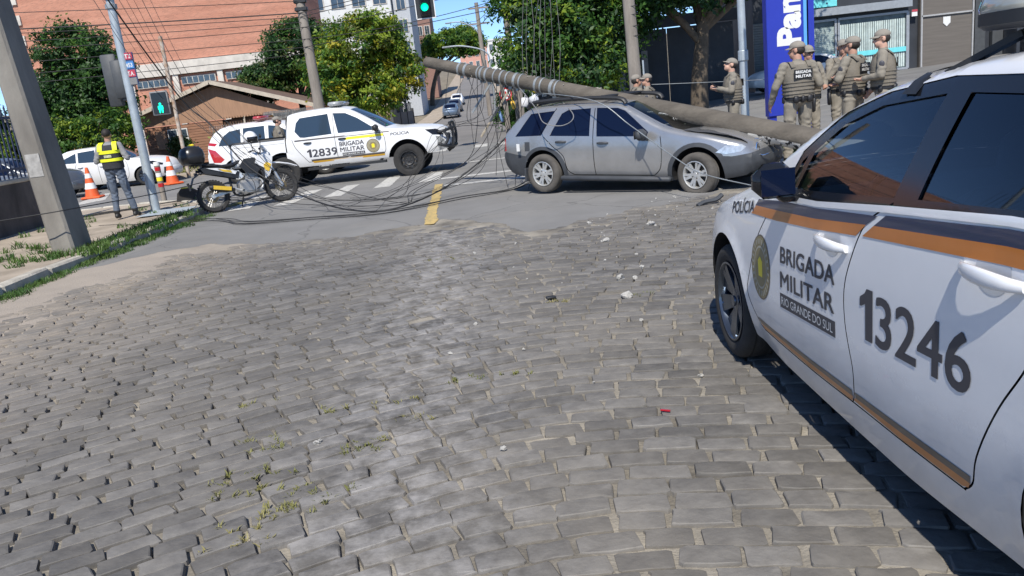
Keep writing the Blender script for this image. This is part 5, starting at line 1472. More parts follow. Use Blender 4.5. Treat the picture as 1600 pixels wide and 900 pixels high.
# ---- the police pick-up across the crossing
pick = thing('police_pickup', 'white police pick-up with yellow stripe and bull bar, numbered 12839', 'police pickup')
up = [(-1.42, 1.26), (-1.40, 1.62), (-1.36, 1.74), (-1.1, 1.80), (-.5, 1.825), (.0, 1.80), (.22, 1.74), (.62, 1.50), (1.0, 1.24), (1.2, 1.185), (1.6, 1.16), (2.1, 1.10), (2.36, 1.02), (2.48, .86)]
lo = [(-1.42, .50), (0, .48), (1.0, .50), (2.1, .50), (2.48, .56)]
belt = [(-1.42, 1.17), (0, 1.15), (1.0, 1.12), (2.1, 1.05), (2.48, .86)]
ends = [(-1.42, .97), (-1.2, 1.0), (1.7, 1.0), (2.1, .95), (2.36, .86), (2.48, .76)]
bow = [(-1.42, 0), (0, .03), (1.0, .16), (2.0, .12), (2.48, .12)]
crown = [(-1.42, .03), (0, .04), (1.0, .04), (2.0, .06), (2.48, .04)]
wins = [[(-1.17, 1.36), (-1.12, 1.56), (-1.02, 1.67), (-.32, 1.705), (-.26, 1.215), (-.95, 1.195), (-1.05, 1.21)], [(-.10, 1.215), (-.19, 1.705), (.12, 1.675), (.40, 1.53), (.86, 1.20)]]
fd = [(-.20, 1.18), (-.18, .60), (.95, .60), (1.02, .72), (1.02, 1.0), (.95, 1.17)]
rd = [(-.20, 1.18), (-.18, .60), (-.92, .60), (-1.18, .95), (-1.26, 1.18)]
cp = fleet_car(pick, up, lo, .92, belt, .28, ends, [(1.54, .41, .49)], bow, crown, M_pwhite2, wins, M_gblue, [('front_door', fd), ('rear_door', rd)], None,
     [[(-.20, 1.70), (-.20, 1.18), (-.18, .60)], [(.95, 1.17), (1.02, 1.0), (1.02, .72), (.95, .60)], [(-1.26, 1.18), (-1.18, .95), (-.92, .60)], [(-.92, .597), (.95, .597)]], R=.39, Rr=.225, style='steel', rim=M_plast, step=.09,
     extra=[('headlight', [(2.02, 1.075), (2.20, .93), (2.44, .90), (2.47, 1.0), (2.3, 1.06)], M_trim, 'headlight')], top_cuts=(1.02, .22, -1.30, -1.40), hw_handles=[(.08, 1.075, M_plast), (-.88 + .1, 1.06, M_plast)], mirr=(.86, .92, 1.22, M_plast), wheel_y=.80)
for sg in (1, -1):
    def T(txt, x, z, h, wd, m, bold=.03):
        q = Shell(); cp.text(q, txt, (x if sg < 0 else x + wd, z), (-sg, 0), (0, 1), sg, h, wd, .003, bold); q.obj('lettering', m, pick)
    T('12839', -.92, .715, .185, .74, M_letter); T('BRIGADA', -.10, .90, .105, .60, M_letter); T('MILITAR', -.10, .765, .105, .60, M_letter)
    q = Shell(); cp.patch(q, [(-.06, .735), (.50, .735), (.50, .665), (-.06, .665)], sg, .002, .1); q.obj('lettering_panel', M_letter, pick)
    T('RIO GRANDE DO SUL', -.04, .682, .036, .52, M_lw); T('POL\u00cdCIA', 1.18, 1.02, .07, .46, M_letter); T('CANIL', .66, 1.025, .022, .14, M_letter)
    emblem(cp, pick, .72, .83, .165, .165, sg)
    q = Shell(); cp.patch(q, [(-.86, .655), (.98, .655), (.98, .61), (-.84, .61)], sg, .002, .1); q.obj('brown_stripe', M_brown, pick)
    q = Shell(); cp.patch(q, [(-.84, .61), (.98, .61), (.97, .565), (-.80, .565)], sg, .002, .1); q.obj('orange_stripe', mat('amber_stripe', (.62, .34, .03), .4, var=.1), pick)
    q = Shell(); cp.patch(q, [(.10, 1.10), (1.0, 1.10), (1.0, 1.04), (.02, 1.04)], sg, .002, .1); q.obj('yellow_stripe', M_lemon, pick)
    q = Shell(); cp.patch(q, [(-1.2, 1.155), (1.15, 1.145), (1.15, 1.115), (-1.2, 1.12)], sg, .002, .1); q.obj('grey_stripe', M_brown, pick)
    # load bed side with its own wheel
    wheel(pick, (-1.56, sg * .80, .39), .39, .225, .24, 'steel', M_plast, M_tyre, sg)
    b = MB(); b.beam((-.95, sg * .93, .43), (1.0, sg * .93, .43), .14, .06)
    for x in (-.8, .0, .85): b.beam((x, sg * .93, .43), (x, sg * .6, .50), .05, .05)
    obj('side_step', b, M_plast, pick, 50)
bed = Car([(-2.85, 1.05), (-2.83, 1.24), (-2.6, 1.25), (-1.46, 1.25), (-1.44, 1.24)], [(-2.85, .62), (-2.2, .55), (-1.44, .52)], .91, [(-2.85, 1.15), (-1.44, 1.15)], .1, [(-2.85, .95), (-2.7, 1), (-1.44, 1)], [(-1.56, .41, .49)], [(-2.85, 0), (-1.44, 0)], [(-2.85, 0), (-1.44, 0)], fil=.02, nose=.02)
bed.side([('rail', [(-2.84, 1.30), (-1.45, 1.30), (-1.45, 1.205), (-2.84, 1.205)])], [[(-2.82, 1.12), (-1.46, 1.12)]], .1, .004)
q = Shell()
for sg in (1, -1): bed.emit(q, 'body', sg)
bed.end(q, False); q.obj('load_bed', M_pwhite2, pick)
for sg in (1, -1): bed.emit(Shell(), 'rail', sg, .006).obj('bed_rail', M_plast, pick)
b = MB(); b.box((-2.14, 0, .80), (1.35, 1.5, .05)); b.box((-1.46, 0, 1.0), (.03, 1.7, .5)); b.box((-2.82, 0, 1.0), (.03, 1.7, .46)); obj('bed_floor', b, M_plast, pick)
bed.underbody(pick)
b = MB()
for y in (-.42, .42): b.tube(smooth_path([(2.50, y, .48), (2.62, y, .60), (2.66, y, .90), (2.60, y, 1.16)], 4), .034, 8)
b.tube(smooth_path([(2.30, -.92, .70), (2.48, -.88, .64), (2.62, -.55, .60), (2.66, 0, .59), (2.62, .55, .60), (2.48, .88, .64), (2.30, .92, .70)], 4), .038, 8)
b.tube(smooth_path([(2.34, -.80, .98), (2.50, -.80, 1.0), (2.62, -.5, 1.03), (2.66, 0, 1.04), (2.62, .5, 1.03), (2.50, .80, 1.0), (2.34, .80, .98)], 4), .034, 8)
b.tube([(2.60, -.5, 1.16), (2.60, .5, 1.16)], .034, 8)
for sg in (1, -1): b.tube(smooth_path([(2.44, sg * .86, .62), (2.56, sg * .84, .8), (2.48, sg * .82, 1.0)], 4), .034, 8)
obj('bull_bar', b, M_plast, pick, 60)
b = MB(); b.box((2.52, 0, .72), (.12, 1.1, .42), bev=.04); obj('grille', b, M_plast, pick, 50)
for sg in (1, -1):
    b = MB(); b.prism([(2.16, .92), (2.40, .86), (2.52, .70), (2.54, .58), (2.40, .55), (2.28, .66), (2.30, .80)], 0, .035, M=Matrix.Translation((0, sg * .79, 0)) @ Matrix.Rotation(PI / 2, 4, 'X')); obj('bumper_trim', b, M_chrome, pick)
lbm = MB(); lbm.box((.0, 0, .06), (.30, 1.15, .10), bev=.035); lbm.box((0, 0, .02), (.22, .95, .05))
lb = obj('light_bar', lbm, mat('light_bar_grey', (.30, .31, .31), .25, var=.2, coat=.8), pick, 60, loc=(-.18, 0, 1.865))
b = MB(); b.tube([(-.1, .55, 1.8), (-.5, .55, 2.3)], .005, 4); obj('antenna', b, M_plast, pick)
_fa = math.radians(-2.5)
_off = Matrix.Rotation(_fa, 3, 'Z') @ Vector((1.54, -.9, 0))
pick.rotation_euler = (0, 0, _fa); pick.location = (-2.17 - _off.x, 19.45 - _off.y, 0.012)

# ---- other cars
def hatch_spec():
    return dict(up=[(-2.0, .80), (-1.97, 1.0), (-1.7, 1.28), (-1.35, 1.44), (-.6, 1.475), (-.1, 1.44), (.15, 1.36), (.62, 1.06), (.85, .99), (1.3, .93), (1.75, .84), (1.98, .74), (2.06, .55)],
     lo=[(-2.0, .36), (-1.6, .26), (0, .20), (1.6, .22), (2.06, .28)], W=.87, belt=[(-2.0, .98), (-.6, .96), (.6, .92), (1.3, .86), (2.06, .58)], tumble=.42,
     ends=[(-2.0, .82), (-1.7, .95), (-1.2, 1), (1.2, 1), (1.7, .92), (2.06, .72)], bow=[(-2.0, -.08), (0, .02), (.8, .16), (2.06, .12)], crown=[(-2.0, .03), (0, .04), (.8, .03), (1.6, .05), (2.06, .03)],
     arches=[(-1.25, .32, .36), (1.27, .32, .37)],
     windows=[[(-1.55, 1.04), (-1.42, 1.20), (-1.02, 1.36), (-1.0, 1.02)], [(-.93, 1.015), (-.95, 1.37), (-.36, 1.405), (-.33, .985)], [(-.22, .98), (-.24, 1.405), (.0, 1.375), (.2, 1.27), (.56, 1.02), (.5, .955)]],
     doors=[('front_door', [(-.27, .98), (-.25, .26), (.62, .26), (.75, .45), (.74, .85), (.6, .95)]), ('rear_door', [(-.27, .98), (-.25, .26), (-.8, .26), (-.95, .5), (-1.08, .72), (-1.0, 1.0)])],
     seams=[[(-.28, 1.4), (-.27, .98), (-.25, .26)], [(.6, .95), (.74, .85), (.75, .45), (.62, .26)], [(-1.0, 1.0), (-1.08, .72), (-.95, .5), (-.8, .26)]],
     top_cuts=(.85, .15, -1.55, -1.95), R=.32, Rr=.215)
M_gl2 = M_gblue
S = hatch_spec()
h = thing('hatchback', 'white hatchback stopped at the far kerb behind the man in the yellow vest', 'car', (-13.75, 28.9, 0.012), math.radians(1))
fleet_car(h, paint=M_pwhite2, glass=M_gblue, style='five', rim=M_dalloy, extra=[('headlight', [(1.30, .84), (1.62, .82), (1.92, .70), (1.90, .64), (1.6, .70)], M_trim, 'headlight'), ('tail_light', [(-1.99, .95), (-1.75, .95), (-1.75, .82), (-1.99, .80)], M_red, 'tail_light'), ('grille', [(1.93, .56), (2.06, .56), (2.06, .36), (1.9, .34)], M_plast, 'grille')], hw_handles=[(-.02, .83, M_pwhite2), (-.78, .86, M_pwhite2)], mirr=(.5, .86, .98, M_pwhite2), **S)
S = hatch_spec()
d = thing('grey_car', 'dark grey car stopped at the crossing, nose just past the concrete pole', 'car', (-15.55, 25.6, 0.012), math.radians(4))
fleet_car(d, paint=M_dsilver, glass=M_gdark, style='five', rim=M_alloy, extra=[('headlight', [(1.30, .80), (1.62, .82), (1.95, .70), (1.93, .60), (1.6, .64)], M_lens, 'headlight')], mirr=(.5, .86, .98, M_dsilver), **S)
d = thing('white_hatchback', 'white car seen through the railings beyond the low wall', 'car', (-15.6, 20.2, 0.012), math.radians(184))
S = hatch_spec(); fleet_car(d, paint=M_pwhite2, glass=M_gdark, style='five', rim=M_alloy, extra=[('tail_light', [(-1.99, .95), (-1.75, .95), (-1.75, .82), (-1.99, .80)], M_red, 'tail_light')], mirr=(.5, .86, .98, M_pwhite2), **S)
# sedan facing left in front of the pharmacy
up = [(-2.2, .88), (-2.15, 1.02), (-1.7, 1.08), (-1.2, 1.32), (-.7, 1.44), (-.1, 1.44), (.3, 1.33), (.8, 1.06), (1.05, .98), (1.6, .90), (2.0, .76), (2.1, .6)]
s = thing('white_sedan', 'white sedan parked facing left in front of the pharmacy windows', 'car', (13.75, 35.6, .56), math.radians(176))
fleet_car(s, up, [(-2.2, .36), (-1.6, .25), (0, .2), (1.6, .22), (2.1, .28)], .87, [(-2.2, .98), (0, .95), (1.0, .90), (2.1, .6)], .42, [(-2.2, .80), (-1.8, .96), (-1.2, 1), (1.3, 1), (1.8, .9), (2.1, .74)], [(-1.3, .32, .36), (1.3, .32, .37)], [(-2.2, -.1), (0, .02), (1.0, .16), (2.1, .12)], [(-2.2, .03), (0, .04), (2.1, .03)], M_pwhite2,
    [[(-1.35, 1.04), (-1.0, 1.26), (-.75, 1.35), (-.36, 1.38), (-.34, 1.0)], [(-.24, .99), (-.26, 1.38), (.1, 1.34), (.35, 1.24), (.7, .98)]], M_gdark, [('front_door', [(-.29, .98), (-.27, .26), (.66, .26), (.8, .5), (.75, .92)]), ('rear_door', [(-.29, .98), (-.27, .26), (-.85, .26), (-1.0, .5), (-1.25, .9)])], None,
    [[(-.29, 1.3), (-.29, .98), (-.27, .26)], [(.75, .92), (.8, .5), (.66, .26)], [(-1.25, .9), (-1.0, .5), (-.85, .26)]], top_cuts=(1.02, .3, -.75, -1.65), mirr=(.6, .86, .98, M_pwhite2), R=.32, Rr=.21)
# police SUV behind the pick-up
up = [(-2.15, .95), (-2.12, 1.15), (-1.95, 1.45), (-1.7, 1.62), (-1.2, 1.69), (-.4, 1.69), (.1, 1.62), (.4, 1.48), (.9, 1.14), (1.1, 1.08), (1.6, 1.02), (2.0, .9), (2.1, .7)]
v = thing('police_suv', 'white police estate with red light bar parked behind the pick-up', 'police car', (-6.35, 24.3, .012), math.radians(-3))
fleet_car(v, up, [(-2.15, .40), (-1.7, .30), (0, .26), (1.6, .28), (2.1, .34)], .90, [(-2.15, 1.1), (0, 1.06), (1.0, 1.0), (2.1, .7)], .34, [(-2.15, .86), (-1.9, .95), (-1.4, 1), (1.3, 1), (1.8, .92), (2.1, .76)], [(-1.32, .34, .39), (1.32, .34, .39)], [(-2.15, -.08), (0, .02), (1.0, .16), (2.1, .1)], [(-2.15, .03), (0, .05), (2.1, .03)], M_pwhite2,
    [[(-1.75, 1.14), (-1.62, 1.38), (-1.40, 1.53), (-1.06, 1.57), (-1.06, 1.12)], [(-.98, 1.12), (-.98, 1.58), (-.34, 1.59), (-.32, 1.09)], [(-.22, 1.085), (-.22, 1.59), (.05, 1.55), (.35, 1.38), (.75, 1.08)]], M_gblue, [('front_door', [(-.27, 1.08), (-.25, .36), (.72, .36), (.85, .6), (.8, 1.0)]), ('rear_door', [(-.27, 1.08), (-.25, .36), (-.85, .36), (-1.02, .65), (-1.02, 1.1)])], None,
    [[(-.27, 1.55), (-.27, 1.08), (-.25, .36)], [(.8, 1.0), (.85, .6), (.72, .36)], [(-1.02, 1.1), (-1.02, .65), (-.85, .36)]], top_cuts=(1.08, .35, -1.7, -2.12), R=.34, Rr=.22, mirr=(.72, .89, 1.1, M_plast),
    extra=[('tail_light', [(-2.10, 1.10), (-1.86, 1.02), (-1.62, .74), (-1.75, .66), (-1.98, .68)], M_red, 'tail_light'), ('stop_light', [(-2.12, 1.20), (-2.05, 1.27), (-1.78, 1.22), (-1.86, 1.15)], M_red, 'reflector')])
b = MB(); b.box((0, 0, .06), (.26, 1.2, .10), bev=.03); b.box((0, 0, 0), (.18, .9, .05)); obj('light_bar', b, mat('red_dome', (.40, .05, .05), .2, var=.1, coat=1), v, 60, loc=(-.55, 0, 1.77))
# cars parked up the hill
for i, (x, y, col, lab) in enumerate(((-4.25, 84, M_bluecar, 'blue grey car parked up the hill, lowest of the row'), (-4.3, 95, M_dsilver, 'dark grey car parked up the hill above the blue grey car'), (-4.4, 107, M_pwhite2, 'pale car parked up the hill, highest of the row'))):
    S = hatch_spec()
    k = thing('parked_car', lab, 'car', (x, y, hill(y) + .02), PI / 2, 'cars parked up the hill')
    k.rotation_euler = (0, -math.atan((hill(y + 1) - hill(y - 1)) / 2), PI / 2)
    fleet_car(k, paint=col, glass=M_gdark, style='five', step=.16, **S)


# ------------------------------------------------------------------ poles
M_conc = mat('pole_concrete', (0.165, 0.152, 0.132), 0.92, col2=(0.265, 0.247, 0.215), scale=2.2, detail=9, bump=.35, bscale=26, stretch=(1, 1, .35))
M_conc2 = mat('old_pole_concrete', (0.085, 0.073, 0.059), 0.92, col2=(0.145, 0.127, 0.103), scale=5, detail=10, bump=.5, bscale=30, stretch=(.25, 1, 1))
M_wood = mat('weathered_pole', (0.19, 0.165, 0.14), 0.92, col2=(0.31, 0.275, 0.235), scale=3.5, detail=9, bump=.4, bscale=24, stretch=(1, 1, .25))
M_galv = mat('galvanised_steel', (0.42, 0.47, 0.50), 0.5, metal=.35, var=.12, scale=6)
M_gband = mat('clamp_band', (.34, .36, .36), .45, metal=.5, var=.2)
M_cable = mat('black_cable', (0.018, 0.018, 0.019), 0.6, var=.1)
M_cableg = mat('grey_cable', (0.20, 0.20, 0.20), 0.6, var=.1)

cp_ = thing('concrete_pole', 'thick square concrete utility pole in the weeds by the left kerb', 'utility pole', (-6.40, 11.55, 0))
b = MB(); rings = []
for k in range(25):
    z = 9.4 * k / 24; w0 = lerp(.34, .20, k / 24) / 2; d0 = lerp(.56, .30, k / 24) / 2; c = .035; lx = -.075 * z
    rings.append([(lx + px_, py_, z) for px_, py_ in ((-w0 + c, -d0), (w0 - c, -d0), (w0, -d0 + c), (w0, d0 - c), (w0 - c, d0), (-w0 + c, d0), (-w0, d0 - c), (-w0, -d0 + c))])
b.loft(rings); obj('shaft', b, M_conc, cp_, 30)
b = MB(); b.box((-.115, -.262, 1.42), (.20, .02, .32), rot=Matrix.Rotation(.012, 3, 'X')); obj('number_plate', b, mat('faded_plate', (.34, .33, .31), .9, var=.25, scale=14), cp_)

sp = thing('signal_post', 'grey steel signal post with street name plates on the left corner', 'signal post', (-7.17, 16.3, .13))
b = MB(); b.tube([(0, 0, -.1), (0, 0, 2.0), (0, 0, 6.5)], [.092, .086, .07], 14); obj('post', b, M_galv, sp, 60)
b = MB(); b.box((-.34, .10, 2.68), (.30, .05, 1.02), bev=.02); b.box((-.16, .02, 2.68), (.20, .16, .74), bev=.02); obj('signal_back', b, mat('signal_grey', (.07, .075, .08), .6, var=.15), sp, 50)
for z in (3.05, 2.30):
    b = MB(); b.beam((-.16, 0, z), (0.02, 0, z), .05, .06); obj('bracket', b, M_plast, sp)
for z in (4.22, 4.05):
    b = MB(); b.lathe([(.084, -.05), (.11, -.04), (.11, .04), (.084, .05)], 14, M=Matrix.Translation((0, 0, z))); obj('clamp', b, M_gband, sp)
b = MB(); b.box((.12, -.02, 2.86), (.20, .03, .62)); pl_ = obj('name_plate', b, mat('plate_navy', (.05, .09, .22), .5, var=.1), sp)
for z, m, tx in ((3.10, M_red, 'T3'), (2.93, mat('plate_blue', (.06, .22, .50), .5, var=.1), '453'), (2.77, M_red, 'T.A.'), (2.62, M_cableg, '')):
    b = MB(); b.box((.12, -.042, z), (.18, .012, .13)); q = obj('name_panel', b, m, pl_)
    if tx: obj('lettering', text_mb(tx, .08, .13, lambda u, v, z=z: (.055 + u, -.0505, z - .04 + v)), M_lw, pl_)

ped = thing('pedestrian_signal', 'pedestrian signal showing a green walker on a rusty white post', 'traffic signal', (-11.65, 29.9, .13))
b = MB(); b.tube([(0, 0, -.1), (0, 0, 5.0)], .07, 10); obj('post', b, mat('rusty_white_paint', (.60, .55, .48), .8, col2=(.30, .17, .09), scale=6), ped, 60)
b = MB(); b.box((-.42, -.10, 2.68), (.62, .22, .82), bev=.06); hs = obj('housing', b, M_plast, ped, 50)
b = MB(); b.box((-.42, -.18, 2.68), (.66, .05, .86), bev=.06); obj('rim', b, M_cableg, hs, 50)
b = MB(); b.box((-.42, -.215, 2.68), (.56, .02, .76), bev=.01); obj('face', b, M_trim if 'M_trim' in globals() else M_plast, hs)
M_green = mat('green_light', (0.0, 0.85, 0.45), .4, var=0, emit=1.3)
b = MB()
for (x, z, rx, rz_) in ((0, .13, .045, .045), (0, 0.02, .06, .09), (-.045, -.11, .032, .09), (.05, -.11, .032, .09), (-.075, .0, .022, .07), (.075, .0, .022, .07)):
    b.ell((-.42 + x, -.228, 2.52 + z), (rx, .006, rz_), 12, 6)
obj('green_walker', b, M_green, hs)

tl = thing('traffic_light', 'hanging traffic light with a green lamp against the sky', 'traffic light', (-1.80, 27, 4.5))
b = MB(); b.box((0, 0, .62), (.34, .26, 1.25), bev=.05); hs = obj('housing', b, M_plast, tl, 50)
b = MB(); b.box((0, .08, .62), (.62, .03, 1.40)); obj('backboard', b, M_plast, tl)
for (p, q) in (((-.31, -.08), (.31, -.08)), ((-.31, 1.32), (.31, 1.32)), ((-.31, -.08), (-.31, 1.32)), ((.31, -.08), (.31, 1.32))):
    b = MB(); b.beam((p[0], .06, p[1]), (q[0], .06, q[1]), .03, .03); obj('white_edge', b, M_lw, tl)
for k, m in enumerate((M_green, mat('dark_amber', (.06, .03, .0), .3, var=0), mat('dark_red', (.06, .0, .0), .3, var=0))):
    b = MB(); b.ell((0, -.135, .25 + .38 * k), (.125, .03, .125), 16, 8); obj('lamp', b, m, hs, 60)
    b = MB(); b.lathe([(.14, 0), (.14, .16)], 16, M=Matrix.Translation((0, -.13, .25 + .38 * k)) @ Matrix.Rotation(PI / 2, 4, 'X'), ang=2 * PI); obj('visor', b, M_plast, hs)
b = MB(); b.tube([(0, 0, 1.2), (0, 0, 1.9)], .03, 6); obj('hanger', b, M_plast, tl)

def pole(name, label, base, top, r0, r1, m, n=12):
    t = thing(name, label, 'utility pole', base)
    b = MB(); b.tube([(0, 0, -.2), tuple((Vector(top) - Vector(base)) * .5), tuple(Vector(top) - Vector(base))], [r0, (r0 + r1) / 2, r1], n); obj('shaft', b, m, t, 60)
    return t
p1 = pole('utility_pole', 'plain weathered utility pole between the dark tree and the yellowing tree', (-6.98, 33, 0), (-7.16, 33, 9.5), .24, .15, M_wood)
for z in (5.9, 6.2): b = MB(); b.box((-.1, -.1, z), (.5, .2, .16), bev=.03); obj('insulator_block', b, M_plast, p1)
p2 = pole('utility_pole', 'pale weathered pole by the right corner in front of the dark wall', (4.76, 26, .2), (4.60, 26, 9.0), .215, .16, M_wood)
for z in (2.9, 3.2, 3.55, 3.8): b = MB(); b.tube([(.19 * math.cos(a), .19 * math.sin(a), z + .03 * math.sin(a)) for a in np.linspace(0, 2 * PI, 14)], .012, 4); obj('wire_tie', b, M_cable, p2)
b = MB(); b.tube([(.26, 0, 0), (.25, 0, 2.1)], .03, 6); obj('conduit', b, M_galv, p2)
p3 = pole('utility_pole', 'slim utility pole with a coil of cable right of the traffic light', (1.15, 34, 0), (.9, 34, 9), .14, .12, M_wood)
b = MB(); b.tube([(.52 + .36 * math.cos(a), -.05, 5.3 + .36 * math.sin(a)) for a in np.linspace(0, 6 * PI, 60)], .05, 5); obj('cable_coil', b, M_cable, p3)
for k in range(5):
    b = MB(); b.box((rnd.uniform(-.3, .7), rnd.uniform(-.2, .2), rnd.uniform(4.6, 6)), (rnd.uniform(.15, .4), .2, rnd.uniform(.2, .5)), bev=.03); obj('junction_box', b, M_plast, p3)
p4 = pole('utility_pole', 'distant utility pole with crossarms against the sky', (-.2, 78, .1), (-.35, 78, 10.6), .24, .18, M_wood)
for z in (8.6, 10.0): b = MB(); b.box((0, 0, z), (1.9, .12, .14)); obj('crossarm', b, M_wood, p4)
for k, (bx, by, h_, rch, lab) in enumerate(((-.4, 88, 9.6, -3.0, 'tall thin street lamp arching left against the sky'), (.3, 66, 6.0, -3.2, 'pale street lamp arm reaching left over the hill street'))):
    t = thing('street_lamp', lab, 'street lamp', (bx, by, hill(by)))
    b = MB(); b.tube(smooth_path([(0, 0, 0), (0, 0, h_ * .7), (-.3, 0, h_ * .9), (rch * .6, 0, h_), (rch, 0, h_ + .1)], 5), .07, 6); obj('arm', b, M_galv, t, 60)
    b = MB(); b.box((rch - .2, 0, h_ + .08), (.7, .25, .14), bev=.05); obj('lamp_head', b, M_gband, t)
lp = thing('light_post', 'slim grey steel post behind the bonnet of the silver estate', 'post', (5.78, 18.2, .2))
b = MB(); b.tube([(0, 0, -.1), (0, 0, 1.6), (-.03, 0, 6.5)], [.098, .09, .075], 12); obj('post', b, M_galv, lp, 60)
b = MB(); b.lathe([(.10, -.12), (.115, -.1), (.115, .1), (.10, .12)], 12, M=Matrix.Translation((0, 0, 1.75))); obj('collar', b, M_galv, lp)
tt = thing('totem_sign', 'tall blue totem sign with white letters reading upwards', 'sign', (5.78, 15.4, .15))
b = MB(); b.box((-.06, 0, 3.05), (.80, .22, 5.0), bev=.01); obj('panel', b, mat('totem_blue', (.018, .035, .36), .45, var=.06, scale=2), tt, 40)
b = MB(); b.box((.265, -.008, 3.05), (.06, .24, 5.0)); obj('light_strip', b, mat('totem_sky', (.10, .34, .70), .45, var=.05), tt)
b = MB(); b.box((.37, 0, 3.05), (.14, .22, 5.0)); obj('edge_panel', b, mat('totem_blue', (.018, .035, .36)), tt)
for x in (-.37, .34):
    b = MB(); b.box((x, 0, .3), (.14, .14, .7)); obj('leg', b, mat('totem_blue', (.018, .035, .36)), tt)
tp_ = text_geo('Panvel', .045)
obj('lettering', text_mb('Panvel', .43, 1.62, lambda u, v: (.16 - v, -.113, 1.84 + u), .05), M_lw, tt)

# ------------------------------------------------------------------ the fallen pole
PT = Vector((-1.120, 15.200, 2.425)); PB = Vector((4.536, 10.700, 0.533))
fp = thing('fallen_pole', 'long broken utility pole lying across the silver estate, hung with clamps', 'fallen pole', (0, 0, 0))
b = MB(); D = PB - PT
ts = [0, .004] + [i / 30 for i in range(1, 30)] + [.985, 1]
b.tube([PT + D * t for t in ts], [.085 if t == 0 else lerp(.100, .168, t) for t in ts], 20); obj('shaft', b, M_conc2, fp, 50)
ax = D.normalized(); ay = ax.cross(Vector((0, 0, 1))).normalized(); az = ay.cross(ax)
if az.z < 0: az = -az
def on_pole(t, a, k=1.0):
    r = lerp(.100, .168, t) * k
    return PT + D * t + (ay * math.cos(a) + az * math.sin(a)) * r
def px_t(px):
    """fraction along the pole, from a picture column measured when the pole was laid out"""
    return px
for t, wdt in ((.115, .03), (.135, .035), (.175, .02), (.185, .03), (.20, .03), (.225, .018), (.245, .025), (.262, .02), (.285, .035), (.30, .02), (.345, .03), (.36, .02), (.388, .04), (.40, .02)):
    b = MB(); r = lerp(.100, .168, t); wdt *= .7
    M = Matrix.Translation(PT + D * t) @ ax.to_track_quat('Z', 'Y').to_matrix().to_4x4()
    b.lathe([(r + .001, -wdt), (r + .012, -wdt), (r + .012, wdt), (r + .001, wdt)], 20, M=M)
    p = on_pole(t, -PI / 2 - .3, 1.15); b.box(p, (.05, .06, .09), rz=rnd.uniform(0, 3))
    obj('clamp', b, M_gband, fp, 40)
b = MB(); rr = []
for i in range(12):
    t = lerp(.835, .955, i / 11); rr.append([on_pole(t, a, 1.03 + .03 * math.sin(i * 2.1 + a * 3)) for a in np.linspace(-2.0 - .1 * math.sin(i), -.35, 10)])
b.loft(rr, cap=False, closed=False)
M_news = mat('pasted_poster', (.50, .48, .44), .85, var=0.0)
def poster_blocks():
    nt = M_news.node_tree; N = nt.nodes; L = nt.links; bs = N['Principled BSDF']
    g = N.new('ShaderNodeTexCoord'); v = N.new('ShaderNodeTexVoronoi'); v.distance = 'CHEBYCHEV'; v.inputs['Scale'].default_value = 16
    L.new(g.outputs['Object'], v.inputs['Vector'])
    r = N.new('ShaderNodeValToRGB'); r.color_ramp.interpolation = 'CONSTANT'
    r.color_ramp.elements[0].color = (.03, .03, .03, 1); r.color_ramp.elements[1].position = .42; r.color_ramp.elements[1].color = (.55, .53, .49, 1)
    sp_ = N.new('ShaderNodeSeparateColor'); L.new(v.outputs['Color'], sp_.inputs[0]); L.new(sp_.outputs[0], r.inputs[0]); L.new(r.outputs[0], bs.inputs['Base Color'])
poster_blocks()
obj('pasted_poster', b, M_news, fp)
b = MB()
for k in range(16):
    t = rnd.uniform(.1, .95); a = rnd.uniform(-1.0, 2.0); p = on_pole(t, a, 1.0)
    b.box(p, (rnd.uniform(.02, .10), .012, .012), rz=rnd.uniform(0, 3))
stuff(obj('plaster_chips', b, M_kerb, fp))
# hardware hanging in the tangle
def hang(name, label, cat, pts, m, r=.014, grp=None):
    b = MB(); b.tube(smooth_path(pts, 4), r, 5); o = obj(name, b, m, None, 60); return tag(o, label, cat, grp)
hang('brace_bar', 'pale metal brace hanging from the top of the fallen pole', 'metal bar', [(0.123, 15.000, 2.028), (0.052, 15.000, 1.931), (-0.370, 15.000, 1.416)], M_gband, .022)
hang('brace_bar', 'bent pale bar leaning below the clamps of the fallen pole', 'metal bar', [(0.499, 14.900, 1.880), (0.283, 14.900, 1.649), (-0.258, 15.100, 0.948)], mat('bare_wood', (.42, .36, .27), .8, var=.2), .022)
hang('brace_bar', 'short pale post stub standing in the tangle of cables', 'metal bar', [(0.225, 15.400, 1.933), (0.265, 15.400, 1.412), (0.256, 15.400, 0.655)], M_wood, .04)
hang('brace_bar', 'grey post stub at the right of the tangle of cables', 'metal bar', [(0.581, 15.600, 1.741), (0.579, 15.600, 1.253), (0.570, 15.600, 0.695)], M_wood, .05)
